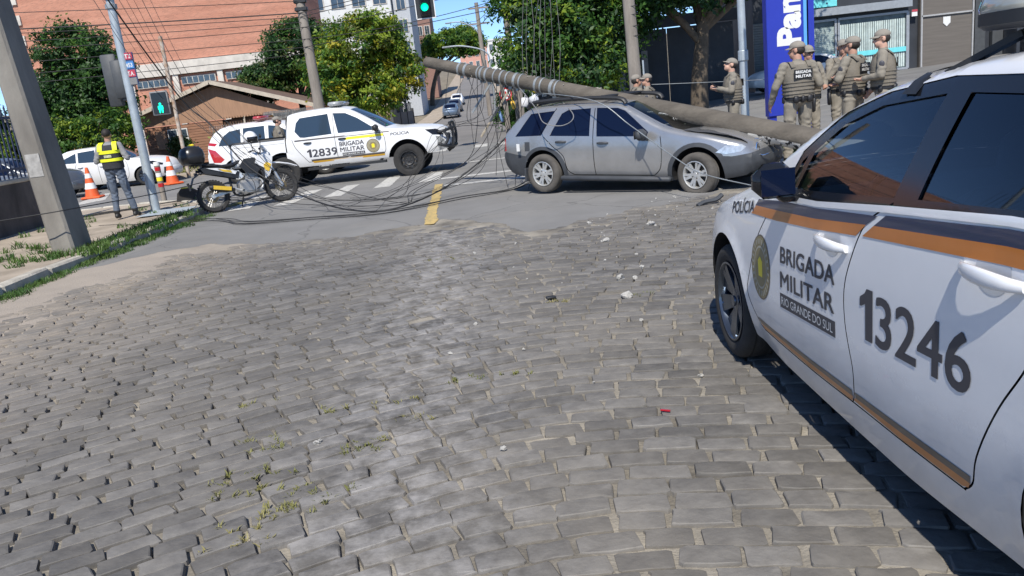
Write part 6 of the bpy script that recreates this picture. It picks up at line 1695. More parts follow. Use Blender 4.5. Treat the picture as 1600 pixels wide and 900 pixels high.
for i, (p, sz, col, nm, lab) in enumerate((((-0.061, 14.900, 2.079), (.17, .08, .10), (.55, .03, .05), 'red_splice_box', 'small red splice box hanging under the fallen pole'), ((0.032, 14.800, 1.963), (.07, .06, .09), (.75, .60, .03), 'yellow_splice_box', 'small yellow box hanging under the clamps, nearer the pole tip'), ((0.809, 14.400, 1.691), (.07, .06, .10), (.75, .60, .03), 'yellow_splice_box', 'yellow tag hanging just above the silver estate roof'), ((0.415, 15.200, 1.470), (.09, .06, .16), (.75, .45, .05), 'orange_tag', 'orange tag caught in the cable tangle'), ((0.642, 15.300, 1.492), (.14, .06, .18), (.65, .65, .66), 'white_junction_box', 'white junction box hanging in the tangle beside the estate'), ((0.813, 15.200, 1.533), (.20, .08, .14), (.60, .62, .66), 'white_junction_box', 'second white junction box behind the roof of the silver estate'), ((0.162, 15.300, 1.280), (.07, .05, .22), (.12, .22, .40), 'blue_sleeve', 'blue cable sleeve hanging in the tangle'), ((0.419, 14.800, 1.830), (.22, .12, .08), (.03, .03, .03), 'black_junction_box', 'black junction box clamped under the fallen pole'), ((0.206, 15.000, 2.019), (.18, .12, .07), (.03, .03, .03), 'black_junction_box', 'black junction box near the tip of the fallen pole'))):
    b = MB(); b.box((0, 0, 0), sz, bev=.02); b.tube([(0, 0, sz[2] * .4), (.01, 0, sz[2] * .9)], .006, 4)
    tag(obj(nm, b, mat(nm + str(i), col, .45, var=.12), None, 50, loc=p, rot=(rnd.uniform(-.4, .4), rnd.uniform(-.4, .4), rnd.uniform(-1, 1))), lab, 'junction box' if 'box' in nm else 'tag')
ns = thing('road_sign', 'small round no parking sign in the cable tangle', 'road sign', (0.311, 16.200, 1.689))
b = MB(); b.lathe([(0, .01), (.13, .01), (.13, -.01), (0, -.01)], 20, M=Matrix.Rotation(PI / 2, 4, 'X')); obj('disc', b, M_red, ns)
b = MB(); b.lathe([(0, .016), (.098, .016), (.098, .0)], 20, M=Matrix.Rotation(PI / 2, 4, 'X')); obj('face', b, M_lw, ns)
b = MB(); b.box((0, -.02, 0), (.18, .006, .025), rot=Matrix.Rotation(.8, 3, 'Y')); b.box((0, -.019, 0), (.03, .006, .11)); obj('slash', b, M_red, ns)
b = MB(); b.tube([(0, .03, .1), (0, .03, -1.4)], .03, 6); obj('post', b, M_wood, ns)

# ------------------------------------------------------------------ cables
def cable(pts, r, label, group, m=M_cable, k=7):
    b = MB(); b.tube(smooth_path(pts, k), r, 5, cap=False); o = obj('cable', b, m, None, 180)
    return tag(o, label, 'cable', group)
def sag(a, b_, d, n=12):
    a = Vector(a); b_ = Vector(b_); return [a.lerp(b_, i / n) - Vector((0, 0, d * 4 * (i / n) * (1 - i / n))) for i in range(n + 1)]
over = [((-40, 26, 9.2 - .0), 6.7), ((-40, 26, 8.3), 6.2), ((-40, 26, 7.6), 5.75), ((-40, 26, 7.5), 5.6), ((-40, 27, 6.9), 5.4), ((-40, 27, 6.6), 5.2), ((-40, 27, 5.9), 4.75), ((-40, 27, 5.3), 4.45), ((-40, 27, 4.9), 4.2)]
for i, (a, zb) in enumerate(over):
    cable(sag(a, (-7.15, 32.8, zb), .25 + .1 * rnd.random()), .013 if i != 2 else .024, 'thin overhead line crossing in front of the brick block', 'overhead lines on the left', k=2)
for i, (zb, e) in enumerate(((6.7, (16, 29, 9.6)), (5.75, (16, 29, 8.6)), (5.6, (14, 29, 8.3)), (5.2, (1.0, 34, 6.3)), (4.75, (1.0, 34, 5.6)), (6.2, (1.0, 34, 7.4)), (4.45, (16, 26, 6.2)))):
    cable(sag((-7.15, 32.8, zb), e, .2), .014, 'overhead line running right from the plain utility pole', 'overhead lines on the right', k=2)
for i in range(5):
    cable(sag((1.0 + .05 * i, 34, 5.9 + .25 * i), (-.3 + rnd.uniform(-.8, .8), 78, 8.6 + .4 * i), .5), .018, 'overhead line running away up the hill street', 'overhead lines up the hill', k=2)
# bundle torn loose: comes down from the upper left, loops on the road, climbs to the fallen pole
for i in range(8):
    j = rnd.uniform(-1, 1); q = rnd.uniform(-1, 1); s_ = i / 7
    A = Vector((-7.028, 15.500, 4.863)) + Vector((lerp(-.35, .75, s_) , 0, 0)); B1 = Vector((-5.998, 15.300, 2.575)) + Vector((lerp(-.30, .45, s_), 0, .1 * j)); B2 = Vector((-5.060, 15.100, 1.469)) + Vector((lerp(-.25, .35, s_), 0, .10 * q))
    B3 = Vector((-4.230, 14.600, 0.734)) + Vector((lerp(-.3, .3, s_), .3 * j, .10 * j)); B4 = Vector((-3.3 + lerp(-.8, .7, s_) , 14.2 + .8 * j, .22 + .12 * q))
    B5 = Vector((-2.3 + .7 * q, 13.8 + 1.1 * j, .035)); B6 = Vector((-1.5 + .5 * j, 14.0 + .9 * q, .09 + .10 * abs(j)))
    B7 = Vector((-0.552, 14.600, 0.440)) + Vector((.25 * j, .2 * q, .12 * q)); E = on_pole(rnd.uniform(.12, .40), -PI / 2, 1.1)
    B8 = (B7 + E) / 2 + Vector((.1 + .1 * j, 0, -.15))
    cable([A, B1, B2, B3, B4, B5, B6, B7, B8, E], rnd.choice((.0035, .004, .005, .006)), 'black cable slanting down past the motorcycle and looping over the crossing to the fallen pole', 'fallen cables looping over the crossing')
thick = [Vector((-6.3, 11.3, 6.2)), Vector((-5.954, 15.200, 2.592)), Vector((-5.312, 15.200, 1.720)), Vector((-4.557, 14.600, 0.889)), Vector((-3.611, 14.200, 0.319)), Vector((-2.6, 13.3, .06)), Vector((-1.75, 13.0, .04)), Vector((-0.932, 14.000, 0.213)), Vector((-0.065, 14.200, 0.729)), Vector((0.511, 14.400, 1.170)), on_pole(.38, -PI / 2, 1.1)]
cable(thick, .014, 'thickest black cable looping down to the road and up beside the estate', 'fallen cables looping over the crossing')
for i in range(4):
    j = rnd.uniform(-1, 1); q = rnd.uniform(-1, 1)
    cable([(-6.0 - .5 * i, 14.4 + .4 * j, .15), (-5.3, 14.2 + .35 * q, .04), (-4.4, 13.4 + .4 * j, .035), (-3.2, 12.8 + .35 * q, .035), (-1.9, 12.65 + .4 * j, .04), (-.7, 13.2 + .45 * q, .04), (.3, 14.0 + .4 * j, .05), (.9, 14.8 + .3 * q, .3 + .2 * j)], rnd.choice((.005, .006, .007)), 'black cable lying in long curves on the asphalt before the crosswalk', 'cables lying on the asphalt')
for i in range(6):
    j = rnd.uniform(-1, 1); q = rnd.uniform(-1, 1); t = rnd.uniform(.06, .26)
    E = on_pole(t, -PI / 2, 1.05)
    cable([(-2.9 + .7 * j, 15.0 + .6 * q, .03), (-2.2 + .4 * j, 15.0 + .4 * q, .06), Vector((-1.4 + .3 * q, 15.2, .45 + .1 * j)), Vector((-.95 + .2 * j, 15.3, 1.15)), E + Vector((-.12, 0, -.6)), E], rnd.choice((.004, .005)), 'thin cable rising from the road to the tip of the fallen pole', 'cables rising to the fallen pole')
for i in range(9):
    E = on_pole(lerp(.30, .40, i / 8), PI / 2, 1.05); T0 = Vector((1.218, 14.600, 4.473)) + Vector((lerp(-.28, .30, i / 8) + rnd.uniform(-.05, .05), .3 * rnd.random(), 0))
    cable([T0, T0.lerp(E, .4) + Vector((.06 * rnd.uniform(-1, 1), 0, 0)), T0.lerp(E, .75) + Vector((.05 * rnd.uniform(-1, 1), 0, 0)), E], rnd.choice((.004, .005)), 'grey cable hanging straight down in front of the drooping tree', 'cables hanging down before the tree', mat('dull_cable', (.09, .09, .09), .6, var=.1))
for i in range(10):
    t = rnd.uniform(.12, .42); P_ = on_pole(t, -PI / 2, 1.05); a = P_ + Vector((rnd.uniform(-.3, .3), rnd.uniform(-.2, .3), rnd.uniform(-.9, -.3))); e = P_ + Vector((rnd.uniform(-.5, .4), rnd.uniform(-.2, .4), rnd.uniform(-2.2, -.8)))
    e.z = max(e.z, .05)
    cable([P_, a, e], rnd.choice((.004, .005, .007)), 'loose cable end dangling below the clamps of the fallen pole', 'cable ends under the fallen pole')
for i in range(2):
    c = Vector((0.414, 15.400, 1.637)) + Vector((rnd.uniform(-.45, .45), rnd.uniform(-.2, .5), rnd.uniform(-.5, .3))); r_ = rnd.uniform(.06, .15)
    cable([c + Vector((r_ * math.cos(a), rnd.uniform(-.05, .05), r_ * 1.3 * math.sin(a))) for a in np.linspace(0, 5, 8)], rnd.choice((.004, .006)), 'small coil of loose cable in the tangle beside the estate', 'cable coils in the tangle')
cable([on_pole(.36, -1.2, 1.02), (1.558, 12.000, 1.423), (1.991, 11.600, 1.027), (2.435, 10.600, 0.549), (2.668, 10.200, 0.369), (3.107, 9.600, 0.233), (3.276, 9.000, 0.204)], .008, 'pale wire drooping across the doors and wing of the silver estate', 'wires over the estate', M_gband)
cable([on_pole(.30, -1.0, 1.02), (0.699, 12.600, 1.397), (0.786, 12.400, 1.174), (1.072, 12.300, 1.107), (1.244, 12.300, 1.244), on_pole(.40, -1.4, 1.02)], .008, 'thin grey loop of wire over the rear side window of the estate', 'wires over the estate', M_cableg)
cable(sag((3.146, 15.600, 1.557), (8.042, 15.800, 1.272), .02), .006, 'pale barrier wire stretched past the officers', 'barrier wire', M_gband, 2)
cable([(-7.221, 10.900, 0.723), (-6.384, 11.000, 0.757), (-6.085, 11.400, 0.759), (-6.136, 14.000, 0.652), (-5.719, 15.400, 0.677)], .008, 'single dark wire strung low across the concrete pole', 'low wire on the left', k=5)
for i in range(4):
    cable([(-8.9, 16.4 + .25 * i, .16), (-8.0, 17.3 + .2 * rnd.uniform(-1, 1), .16), (-7.2 + .1 * i, 17.9, .17), (-6.3, 17.6 + .3 * i, .05), (-5.4, 17.2 + .4 * rnd.uniform(-1, 1), .04), (-4.6, 17.8, .05)], .008, 'dark cable lying over the kerb beside the man in the yellow vest', 'cables over the left kerb')


# ------------------------------------------------------------------ motorcycle
mo = thing('police_motorcycle', 'white and yellow police trail motorcycle with a round black top case', 'motorcycle', (-5.19, 16.22, .012), math.radians(33))
M_spoke = mat('spoke_steel', (.30, .30, .30), .35, metal=.8, var=.1)
M_yellowp = mat('yellow_bodywork', (.72, .46, .02), .35, var=.06, coat=.6)
def bike_wheel(x, R, wd, steer, zc):
    r = link('wheel', None, mo, (x, 0, zc), (0, 0, steer))
    F = Matrix.Rotation(PI / 2, 4, 'X')
    b = MB(); tw = wd / 2
    b.lathe([(R - .085 + 0, -tw * .8), (R - .03, -tw), (R - .005, -tw * .6), (R, 0), (R - .005, tw * .6), (R - .03, tw), (R - .085, tw * .8)], 36, M=F)
    for k in range(36):
        a = 2 * PI * k / 36
        for s_ in (-1, 1): b.box((R * .995 * math.cos(a), s_ * tw * .45, R * .995 * math.sin(a)), (.022, tw * .7, .02), rot=Matrix.Rotation(-a + PI / 2, 3, 'Y'))
    obj('tyre', b, M_tyre, r, 40)
    b = MB(); b.lathe([(R - .085, -tw * .7), (R - .10, -tw * .5), (R - .10, tw * .5), (R - .085, tw * .7)], 32, M=F); obj('rim', b, M_plast, r, 40)
    b = MB()
    for k in range(28):
        a = 2 * PI * k / 28; a2 = a + (.28 if k % 2 else -.28); s_ = .03 if (k // 2) % 2 else -.03
        b.tube([(.035 * math.cos(a2), s_, .035 * math.sin(a2)), ((R - .09) * math.cos(a), s_ * .2, (R - .09) * math.sin(a))], .0035, 4)
    obj('spokes', b, M_spoke, r)['kind'] = 'stuff'
    b = MB(); b.lathe([(0, -.055), (.04, -.055), (.045, -.02), (.03, 0), (.045, .02), (.04, .055), (0, .055)], 14, M=F); obj('hub', b, M_alloy, r, 40)
    b = MB(); b.lathe([(.08, -.062), (.125, -.062), (.125, -.058), (.08, -.058)], 24, M=F, closed=True); obj('brake_disc', b, mat('bronze_disc', (.35, .24, .10), .4, metal=.7), r)
bike_wheel(-.69, .325, .15, 0, .325)
bike_wheel(.72, .35, .12, -.14, .35)
def mpart(name, fn, m, sm=50, par=None):
    b = MB(); fn(b); return obj(name, b, m, par or mo, sm)
for s_ in (-1, 1):
    mpart('fork_leg', lambda b: (b.tube([(.72, s_ * .085, .35), (.60, s_ * .085, .66)], .034, 8), b.tube([(.60, s_ * .085, .66), (.42, s_ * .085, 1.06)], .026, 8)), M_chrome if s_ > 2 else mat('fork_silver', (.55, .55, .55), .3, metal=.7), 60)
mpart('fork_boot', lambda b: [b.box((.605 - .055 * k, 0, .655 + .0 + .125 * k), (.07, .24, .03), rot=Matrix.Rotation(-.45, 3, 'Y'), bev=.01) for k in range(3)], M_plast)
mpart('frame', lambda b: (b.tube(smooth_path([(.42, 0, .98), (.05, 0, .86), (-.35, 0, .74), (-.92, 0, .86)], 4), .028, 6), b.tube(smooth_path([(.40, 0, .90), (.30, 0, .55), (.12, 0, .28), (-.25, 0, .30), (-.30, 0, .72)], 4), .026, 6)), M_plast)
mpart('swingarm', lambda b: [b.beam((-.26, s_ * .08, .40), (-.69, s_ * .09, .325), .03, .055) for s_ in (-1, 1)], M_alloy)
def eng(b):
    b.box((.05, 0, .42), (.42, .34, .28), bev=.05); b.box((.16, 0, .30), (.30, .26, .06), bev=.02); b.box((.12, 0, .62), (.17, .17, .24), rot=Matrix.Rotation(.25, 3, 'Y'), bev=.03)
    for k in range(5): b.box((.12 + .01 * k, 0, .54 + .04 * k), (.21, .21, .014), rot=Matrix.Rotation(.25, 3, 'Y'))
    b.lathe([(0, .16), (.09, .155), (.10, .13), (.10, -.1)], 18, M=Matrix.Translation((.04, 0, .42)) @ Matrix.Rotation(PI / 2, 4, 'X'))
mpart('engine', eng, mat('engine_alloy', (.34, .34, .335), .45, metal=.5, var=.2), 40)
mpart('exhaust_pipe', lambda b: b.tube(smooth_path([(.20, -.06, .58), (.32, -.08, .50), (.26, -.12, .34), (-.05, -.14, .32), (-.30, -.15, .44)], 5), .022, 8), M_alloy, 60)
mpart('silencer', lambda b: b.tube([(-.28, -.16, .40), (-.45, -.17, .42), (-.72, -.18, .50), (-.76, -.18, .51)], [.035, .055, .06, .04], 12), M_plast, 60)
mpart('heat_shield', lambda b: b.beam((-.36, -.225, .425), (-.70, -.235, .50), .02, .075), M_yellowp)
def tank(b):
    R_ = []
    for x, w_, z0, z1 in ((.44, .07, .86, .98), (.34, .13, .74, 1.08), (.16, .155, .76, 1.10), (-.02, .12, .80, 1.02), (-.16, .08, .80, .92)):
        R_.append([(x, w_ * math.cos(a) , (z0 + z1) / 2 + (z1 - z0) / 2 * math.sin(a)) for a in np.linspace(0, 2 * PI, 14, endpoint=False)])
    b.loft(R_)
mpart('tank', tank, M_pwhite2, 70)
for s_ in (-1, 1):
    mpart('tank_panel', lambda b: b.prism([(.44, .96), (.34, .98), (.26, .86), (.34, .76), (.42, .82)], 0, .03, M=Matrix.Translation((0, s_ * .155 + .0125, 0)) @ Matrix.Rotation(PI / 2, 4, 'X')), M_plast)
    mpart('knee_panel', lambda b: b.prism([(.24, .98), (.02, .98), (-.10, .84), (.02, .70), (.22, .66), (.34, .76)], 0, .02, M=Matrix.Translation((0, s_ * .15 + .01, 0)) @ Matrix.Rotation(PI / 2, 4, 'X')), M_plast)
    mpart('shroud_flash', lambda b: b.prism([(.54, .80), (.46, .86), (.38, .80), (.40, .70), (.47, .66)], 0, .015, M=Matrix.Translation((0, s_ * .192 + .0075, 0)) @ Matrix.Rotation(PI / 2, 4, 'X')), M_yellowp)
    mpart('radiator', lambda b: b.box((.36, s_ * .08, .66), (.06, .12, .26), rot=Matrix.Rotation(-.2, 3, 'Y'), bev=.01), M_plast)
    mpart('tank_shroud', lambda b: b.prism([(.60, .95), (.44, 1.04), (.30, 1.02), (.22, .86), (.40, .74), (.36, .52), (.47, .58), (.54, .72)], 0, .025, M=Matrix.Translation((0, s_ * .17 + .01, 0)) @ Matrix.Rotation(PI / 2, 4, 'X')), M_pwhite2)
    mpart('side_panel', lambda b: b.prism([(-.10, .74), (-.50, .88), (-.86, .92), (-.80, .80), (-.40, .68), (-.15, .60)], 0, .03, M=Matrix.Translation((0, s_ * .115 + .015, 0)) @ Matrix.Rotation(PI / 2, 4, 'X')), M_plast)
    mpart('side_stripe', lambda b: b.prism([(-.16, .76), (-.50, .865), (-.74, .89), (-.44, .78), (-.2, .70)], 0, .02, M=Matrix.Translation((0, s_ * .138 + .01, 0)) @ Matrix.Rotation(PI / 2, 4, 'X')), M_pwhite2)
    mpart('side_flash', lambda b: b.prism([(-.28, .79), (-.52, .85), (-.44, .79), (-.26, .735)], 0, .02, M=Matrix.Translation((0, s_ * .146 + .01, 0)) @ Matrix.Rotation(PI / 2, 4, 'X')), M_yellowp)
    mpart('foot_peg', lambda b: b.tube([(-.12, s_ * .1, .36), (-.12, s_ * .26, .36)], .016, 6), M_plast)
    mpart('indicator', lambda b: (b.tube([(-.86, 0, .80), (-.88, s_ * .16, .80)], .012, 5), b.ell((-.88, s_ * .19, .80), (.035, .045, .03), 10, 6)), M_plast)
    mpart('mirror', lambda b: (b.tube([(.36, s_ * .28, 1.14), (.38, s_ * .34, 1.34)], .008, 5), b.ell((.38, s_ * .37, 1.38), (.02, .07, .045), 10, 6)), M_plast)
    mpart('crash_bar', lambda b: b.tube(smooth_path([(.30, s_ * .08, .78), (.34, s_ * .26, .70), (.30, s_ * .28, .46), (.12, s_ * .12, .32)], 4), .014, 6), M_plast)
def seat(b):
    R_ = []
    for x, w_, z in ((.0, .09, .96), (-.2, .13, .885), (-.4, .15, .88), (-.6, .14, .93), (-.8, .11, .955)):
        R_.append([(x, w_ * math.cos(a), z + .045 * math.sin(a)) for a in np.linspace(0, 2 * PI, 12, endpoint=False)])
    b.loft(R_)
mpart('seat', seat, M_plast, 60)
mpart('front_mudguard', lambda b: b.loft([[(x, -.09, z - .015), (x, -.05, z + .012), (x, .05, z + .012), (x, .09, z - .015), (x, .05, z - .005), (x, -.05, z - .005)] for x, z in ((.36, .84), (.55, .84), (.75, .82), (.95, .77), (1.12, .70))]), M_pwhite2, 60)
mpart('handlebar', lambda b: b.tube(smooth_path([(.30, -.40, 1.12), (.36, -.25, 1.14), (.40, -.08, 1.07), (.40, .08, 1.07), (.36, .25, 1.14), (.30, .40, 1.12)], 4), .013, 6), M_plast)
for s_ in (-1, 1):
    mpart('grip', lambda b: b.tube([(.30, s_ * .40, 1.12), (.33, s_ * .30, 1.135)], .020, 8), M_plast); mpart('lever', lambda b: b.tube([(.36, s_ * .28, 1.14), (.40, s_ * .40, 1.11)], .006, 4), M_alloy)
mpart('headlamp', lambda b: (b.box((.53, 0, .98), (.14, .20, .22), bev=.05), b.box((.50, 0, 1.14), (.04, .2, .16), rot=Matrix.Rotation(-.5, 3, 'Y'), bev=.015)), M_pwhite2, 50)
mpart('headlamp_lens', lambda b: b.ell((.60, 0, .98), (.015, .07, .07), 12, 6), M_lens)
mpart('chain_guard', lambda b: b.beam((-.25, .10, .44), (-.66, .10, .40), .02, .05), M_plast)
mpart('rear_mudguard', lambda b: b.loft([[(x, -.08, z), (x, .08, z), (x, .08, z - .02), (x, -.08, z - .02)] for x, z in ((-.55, .76), (-.85, .82), (-1.0, .74), (-1.10, .52))]), M_plast, 40)
mpart('number_plate', lambda b: b.box((-1.10, 0, .58), (.012, .18, .15), rot=Matrix.Rotation(-.25, 3, 'Y')), M_plast)
mpart('tail_rack', lambda b: [b.beam((-.55, s_ * .09, .96), (-1.0, s_ * .1, 1.0), .02, .02) for s_ in (-1, 1)], M_plast)
def case(b):
    R_ = []
    for z, k in ((1.00, .72), (1.03, .90), (1.12, 1.0), (1.18, 1.0), (1.27, .92), (1.33, .72), (1.36, .35)):
        R_.append([(-.93 + .24 * k * (abs(math.cos(a)) ** .8) * math.copysign(1, math.cos(a)), .26 * k * (abs(math.sin(a)) ** .8) * math.copysign(1, math.sin(a)), z) for a in np.linspace(0, 2 * PI, 24, endpoint=False)])
    b.loft(R_)
tc_ = mpart('top_case', case, mat('case_black', (.02, .02, .022), .28, var=.1), 60)
mpart('case_reflector', lambda b: b.box((-.90, 0, 1.375), (.12, .10, .05), bev=.02), M_lemon, 40, tc_)
mpart('stand', lambda b: b.tube([(-.05, .12, .30), (-.10, .30, .0)], .014, 6), M_plast)
mo.rotation_euler = (math.radians(-5), 0, math.radians(33))
he = thing('helmet', 'white open helmet hung on the motorcycle handlebar', 'helmet', (-4.948, 16.250, 1.390), math.radians(-40))
b = MB(); b.ell((0, 0, 0), (.155, .135, .145), 20, 14); b.v = [(x, y, max(z, -.085)) for x, y, z in b.v]; obj('shell', b, mat('helmet_white', (.75, .75, .75), .2, var=.03, coat=.8), he, 60)
b = MB()
b.grid(lambda u, v: (.160 * math.cos(lerp(-1.1, 1.1, u)) * math.cos(lerp(-.45, .25, v)), .142 * math.sin(lerp(-1.1, 1.1, u)) * math.cos(lerp(-.45, .25, v)), .15 * math.sin(lerp(-.45, .25, v)) - .01), 10, 4); obj('visor', b, M_trim, he, 60)
b = MB(); b.box((.10, 0, -.075), (.10, .16, .06), bev=.02); obj('chin_guard', b, M_plast, he, 40)

# ------------------------------------------------------------------ cones, bollards, rubble
M_cone = mat('cone_orange', (.72, .12, .03), .5, var=.08)
M_cwhite = mat('cone_white', (.78, .77, .74), .5, var=.05)
def cone(loc, label):
    t = thing('traffic_cone', label, 'traffic cone', loc, rnd.uniform(0, 1), 'traffic cones on the cross street')
    b = MB(); b.box((0, 0, .03), (.44, .44, .055), bev=.02); obj('base', b, M_cone, t, 40)
    R_ = lambda z: lerp(.165, .03, (z - .055) / .70)
    for z0, z1, m, nm in ((.055, .24, M_cone, 'body'), (.24, .38, M_cwhite, 'white_band'), (.38, .50, M_cone, 'body'), (.50, .61, M_cwhite, 'white_band'), (.61, .755, M_cone, 'body')):
        b = MB(); k = .003 if m is M_cwhite else 0; b.lathe([(R_(z0) + k, z0), (R_(z1) + k, z1)] + ([(0, z1)] if z1 > .75 else []), 20); obj(nm, b, m, t, 60)
    t.scale = (1.25, 1.25, 1.25)
    return t
cone((-12.45, 24.2, .016), 'orange and white cone left of the man in the yellow vest')
cone((-10.98, 26.7, .016), 'orange and white cone right of the signal post, by the white hatchback nose')
bo = thing('bollard', 'short corner post ringed in red and yellow tape beside the signal post', 'bollard', (-8.0, 18.75, .13))
b = MB(); b.tube([(0, 0, -.05), (0, 0, .92)], .065, 12); obj('post', b, M_wood, bo, 60)
for z, m, nm in ((.38, M_red, 'red_band'), (.52, M_lemon, 'yellow_band'), (.62, M_cwhite, 'white_band'), (.76, M_red, 'red_band'), (.88, M_cwhite, 'white_band')):
    b = MB(); b.lathe([(.066, -.045), (.069, -.04), (.069, .04), (.066, .045)], 14, M=Matrix.Translation((0, 0, z))); obj(nm, b, m, bo)
ks = thing('kerb_stopper', 'black kerb stopper with a yellow top on the left corner', 'kerb stopper', (-7.22, 18.25, .13), .3)
b = MB(); b.prism([(-.26, 0), (.26, 0), (.20, .20), (.08, .28), (-.12, .28), (-.22, .18)], -.11, .11, M=Matrix.Rotation(PI / 2, 4, 'X')); obj('body', b, mat('stopper_black', (.03, .028, .026), .8, var=.3), ks)
b = MB(); b.prism([(-.17, .235), (.14, .26), (.07, .295), (-.11, .295)], -.105, .105, M=Matrix.Rotation(PI / 2, 4, 'X')); obj('yellow_top', b, M_lemon, ks)
M_rub = mat('broken_concrete', (.36, .35, .325), .95, col2=(.46, .445, .41), scale=22, bump=.6, bscale=50)
def chunk(x, y, s_, label, m=M_rub, group=None, flat=.6):
    s_ *= .85; b = MB(); b.ell((0, 0, 0), (s_, s_ * rnd.uniform(.6, .9), s_ * flat), 8, 6); o_ = rnd.uniform(0, 99)
    b.v = [tuple(Vector(v) * (1 + 1.0 * noise.noise((v[0] / s_ * 1.3 + o_, v[1] / s_ * 1.3, v[2] / s_ * 1.3)))) for v in b.v]
    o = obj('rubble_chunk', b, m, None, None, loc=(x, y, s_ * flat * .45 + .002), rot=(rnd.uniform(-.4, .4), rnd.uniform(-.4, .4), rnd.uniform(0, 6)))
    return tag(o, label, 'rubble', group)
for (g, s_, lab) in (((0.890, 5.900), .055, 'pale wedge of broken concrete, nearest of the larger pieces by the police saloon'), ((0.929, 6.482), .065, 'largest pale lump of broken concrete on the cobbles'), ((1.051, 8.257), .05, 'pale lump of concrete left of the white saloon nose'), ((1.690, 8.943), .06, 'pale lump of concrete in front of the estate front wheel'), ((1.039, 9.509), .035, 'small pale lump at the broken asphalt edge'), ((-1.084, 3.740), .028, 'white crumpled scrap on the cobbles at the left'), ((1.054, 6.468), .03, 'small grey lump just right of the largest concrete lump'), ((0.991, 4.078), .018, 'small pale pebble beside the shadow of the police saloon'), ((1.190, 6.866), .025, 'small white chip above the largest concrete lump')):
    chunk(g[0], g[1], s_, lab)
for k in range(70):
    x, y = rnd.uniform(-.5, 1.5) if k < 30 else rnd.gauss(2.6, .7), rnd.uniform(3.4, 9.8) if k < 30 else rnd.uniform(8.4, 11.0)
    if x > 1.1 and y < 6.2: continue
    chunk(x, y, rnd.choice((.008, .010, .014, .022)), 'small pale concrete crumb scattered on the roadway', M_rub, 'concrete crumbs on the roadway')
b = MB(); b.tube(smooth_path([(2.486, 9.900, 0.007), (2.584, 9.950, 0.039), (2.748, 10.000, 0.047), (2.848, 10.050, 0.097)], 4), .03, 6); tag(obj('bumper_shard', b, M_clad, None, 50), 'black plastic shard lying by the estate front wheel', 'debris')
b = MB(); b.box((0, 0, .012), (.085, .05, .02), bev=.008); tag(obj('plastic_scrap', b, M_plast, None, 40, loc=(*(0.304, 6.104), .006), rot=(0, 0, .2)), 'small black plastic scrap on the cobbles', 'debris')
b = MB(); b.box((0, 0, .006), (.05, .010, .006)); tag(obj('red_scrap', b, M_red, None, loc=(*(0.698, 3.642), .008), rot=(0, 0, -.5)), 'thin red plastic scrap on the cobbles', 'debris')


# ------------------------------------------------------------------ people
M_skin = mat('skin', (0.42, 0.235, 0.165), 0.55, var=0.08, scale=20)
M_skin2 = mat('skin_light', (0.50, 0.30, 0.22), 0.55, var=0.08, scale=20)
M_kh = mat('khaki_uniform', (0.225, 0.203, 0.165), 0.9, var=0.16, scale=7, bump=.5, bscale=16, stretch=(1, 1, .7))
M_khd = mat('khaki_vest', (0.165, 0.147, 0.118), 0.9, var=0.14, scale=9, bump=.3, bscale=40)
M_capm = mat('khaki_cap', (0.245, 0.222, 0.188), 0.9, var=0.1, scale=12)
M_boot = mat('black_boot', (0.02, 0.02, 0.02), .5, var=.2)
M_hair = mat('dark_hair', (0.02, 0.016, 0.013), .7, var=.3, scale=40)
M_navyp = mat('slate_trousers', (0.10, 0.125, 0.165), .9, var=.15, scale=7, bump=.5, bscale=16)
M_greys = mat('grey_shirt', (0.24, 0.24, 0.245), .9, var=.12, scale=8, bump=.3, bscale=20)
M_vestb = mat('black_vest', (0.030, 0.032, 0.036), .85, var=.2, scale=10)
M_hiv = mat('hi_vis_yellow', (0.75, 0.80, 0.02), .6, var=.04, emit=.0)
M_belt = mat('black_belt', (0.015, 0.015, 0.017), .5, var=.2)
M_patch = mat('black_patch', (0.010, 0.011, 0.014), .8, var=.1)

def capsule(b, p, q, r0, r1, n=12):
    p = Vector(p); q = Vector(q); d = q - p
    if d.length < 1e-6: return
    t = d.normalized()
    pts = []; rs = []
    for k in range(4):
        a = PI / 2 * k / 4; pts.append(p - t * r0 * math.cos(a)); rs.append(max(.0015, r0 * math.sin(a)))
    for k in range(4): pts.append(p.lerp(q, k / 3)); rs.append(lerp(r0, r1, k / 3))
    for k in range(1, 5):
        a = PI / 2 * k / 4; pts.append(q + t * r1 * math.sin(a)); rs.append(max(.0015, r1 * math.cos(a)))
    b.tube(pts, rs, n)

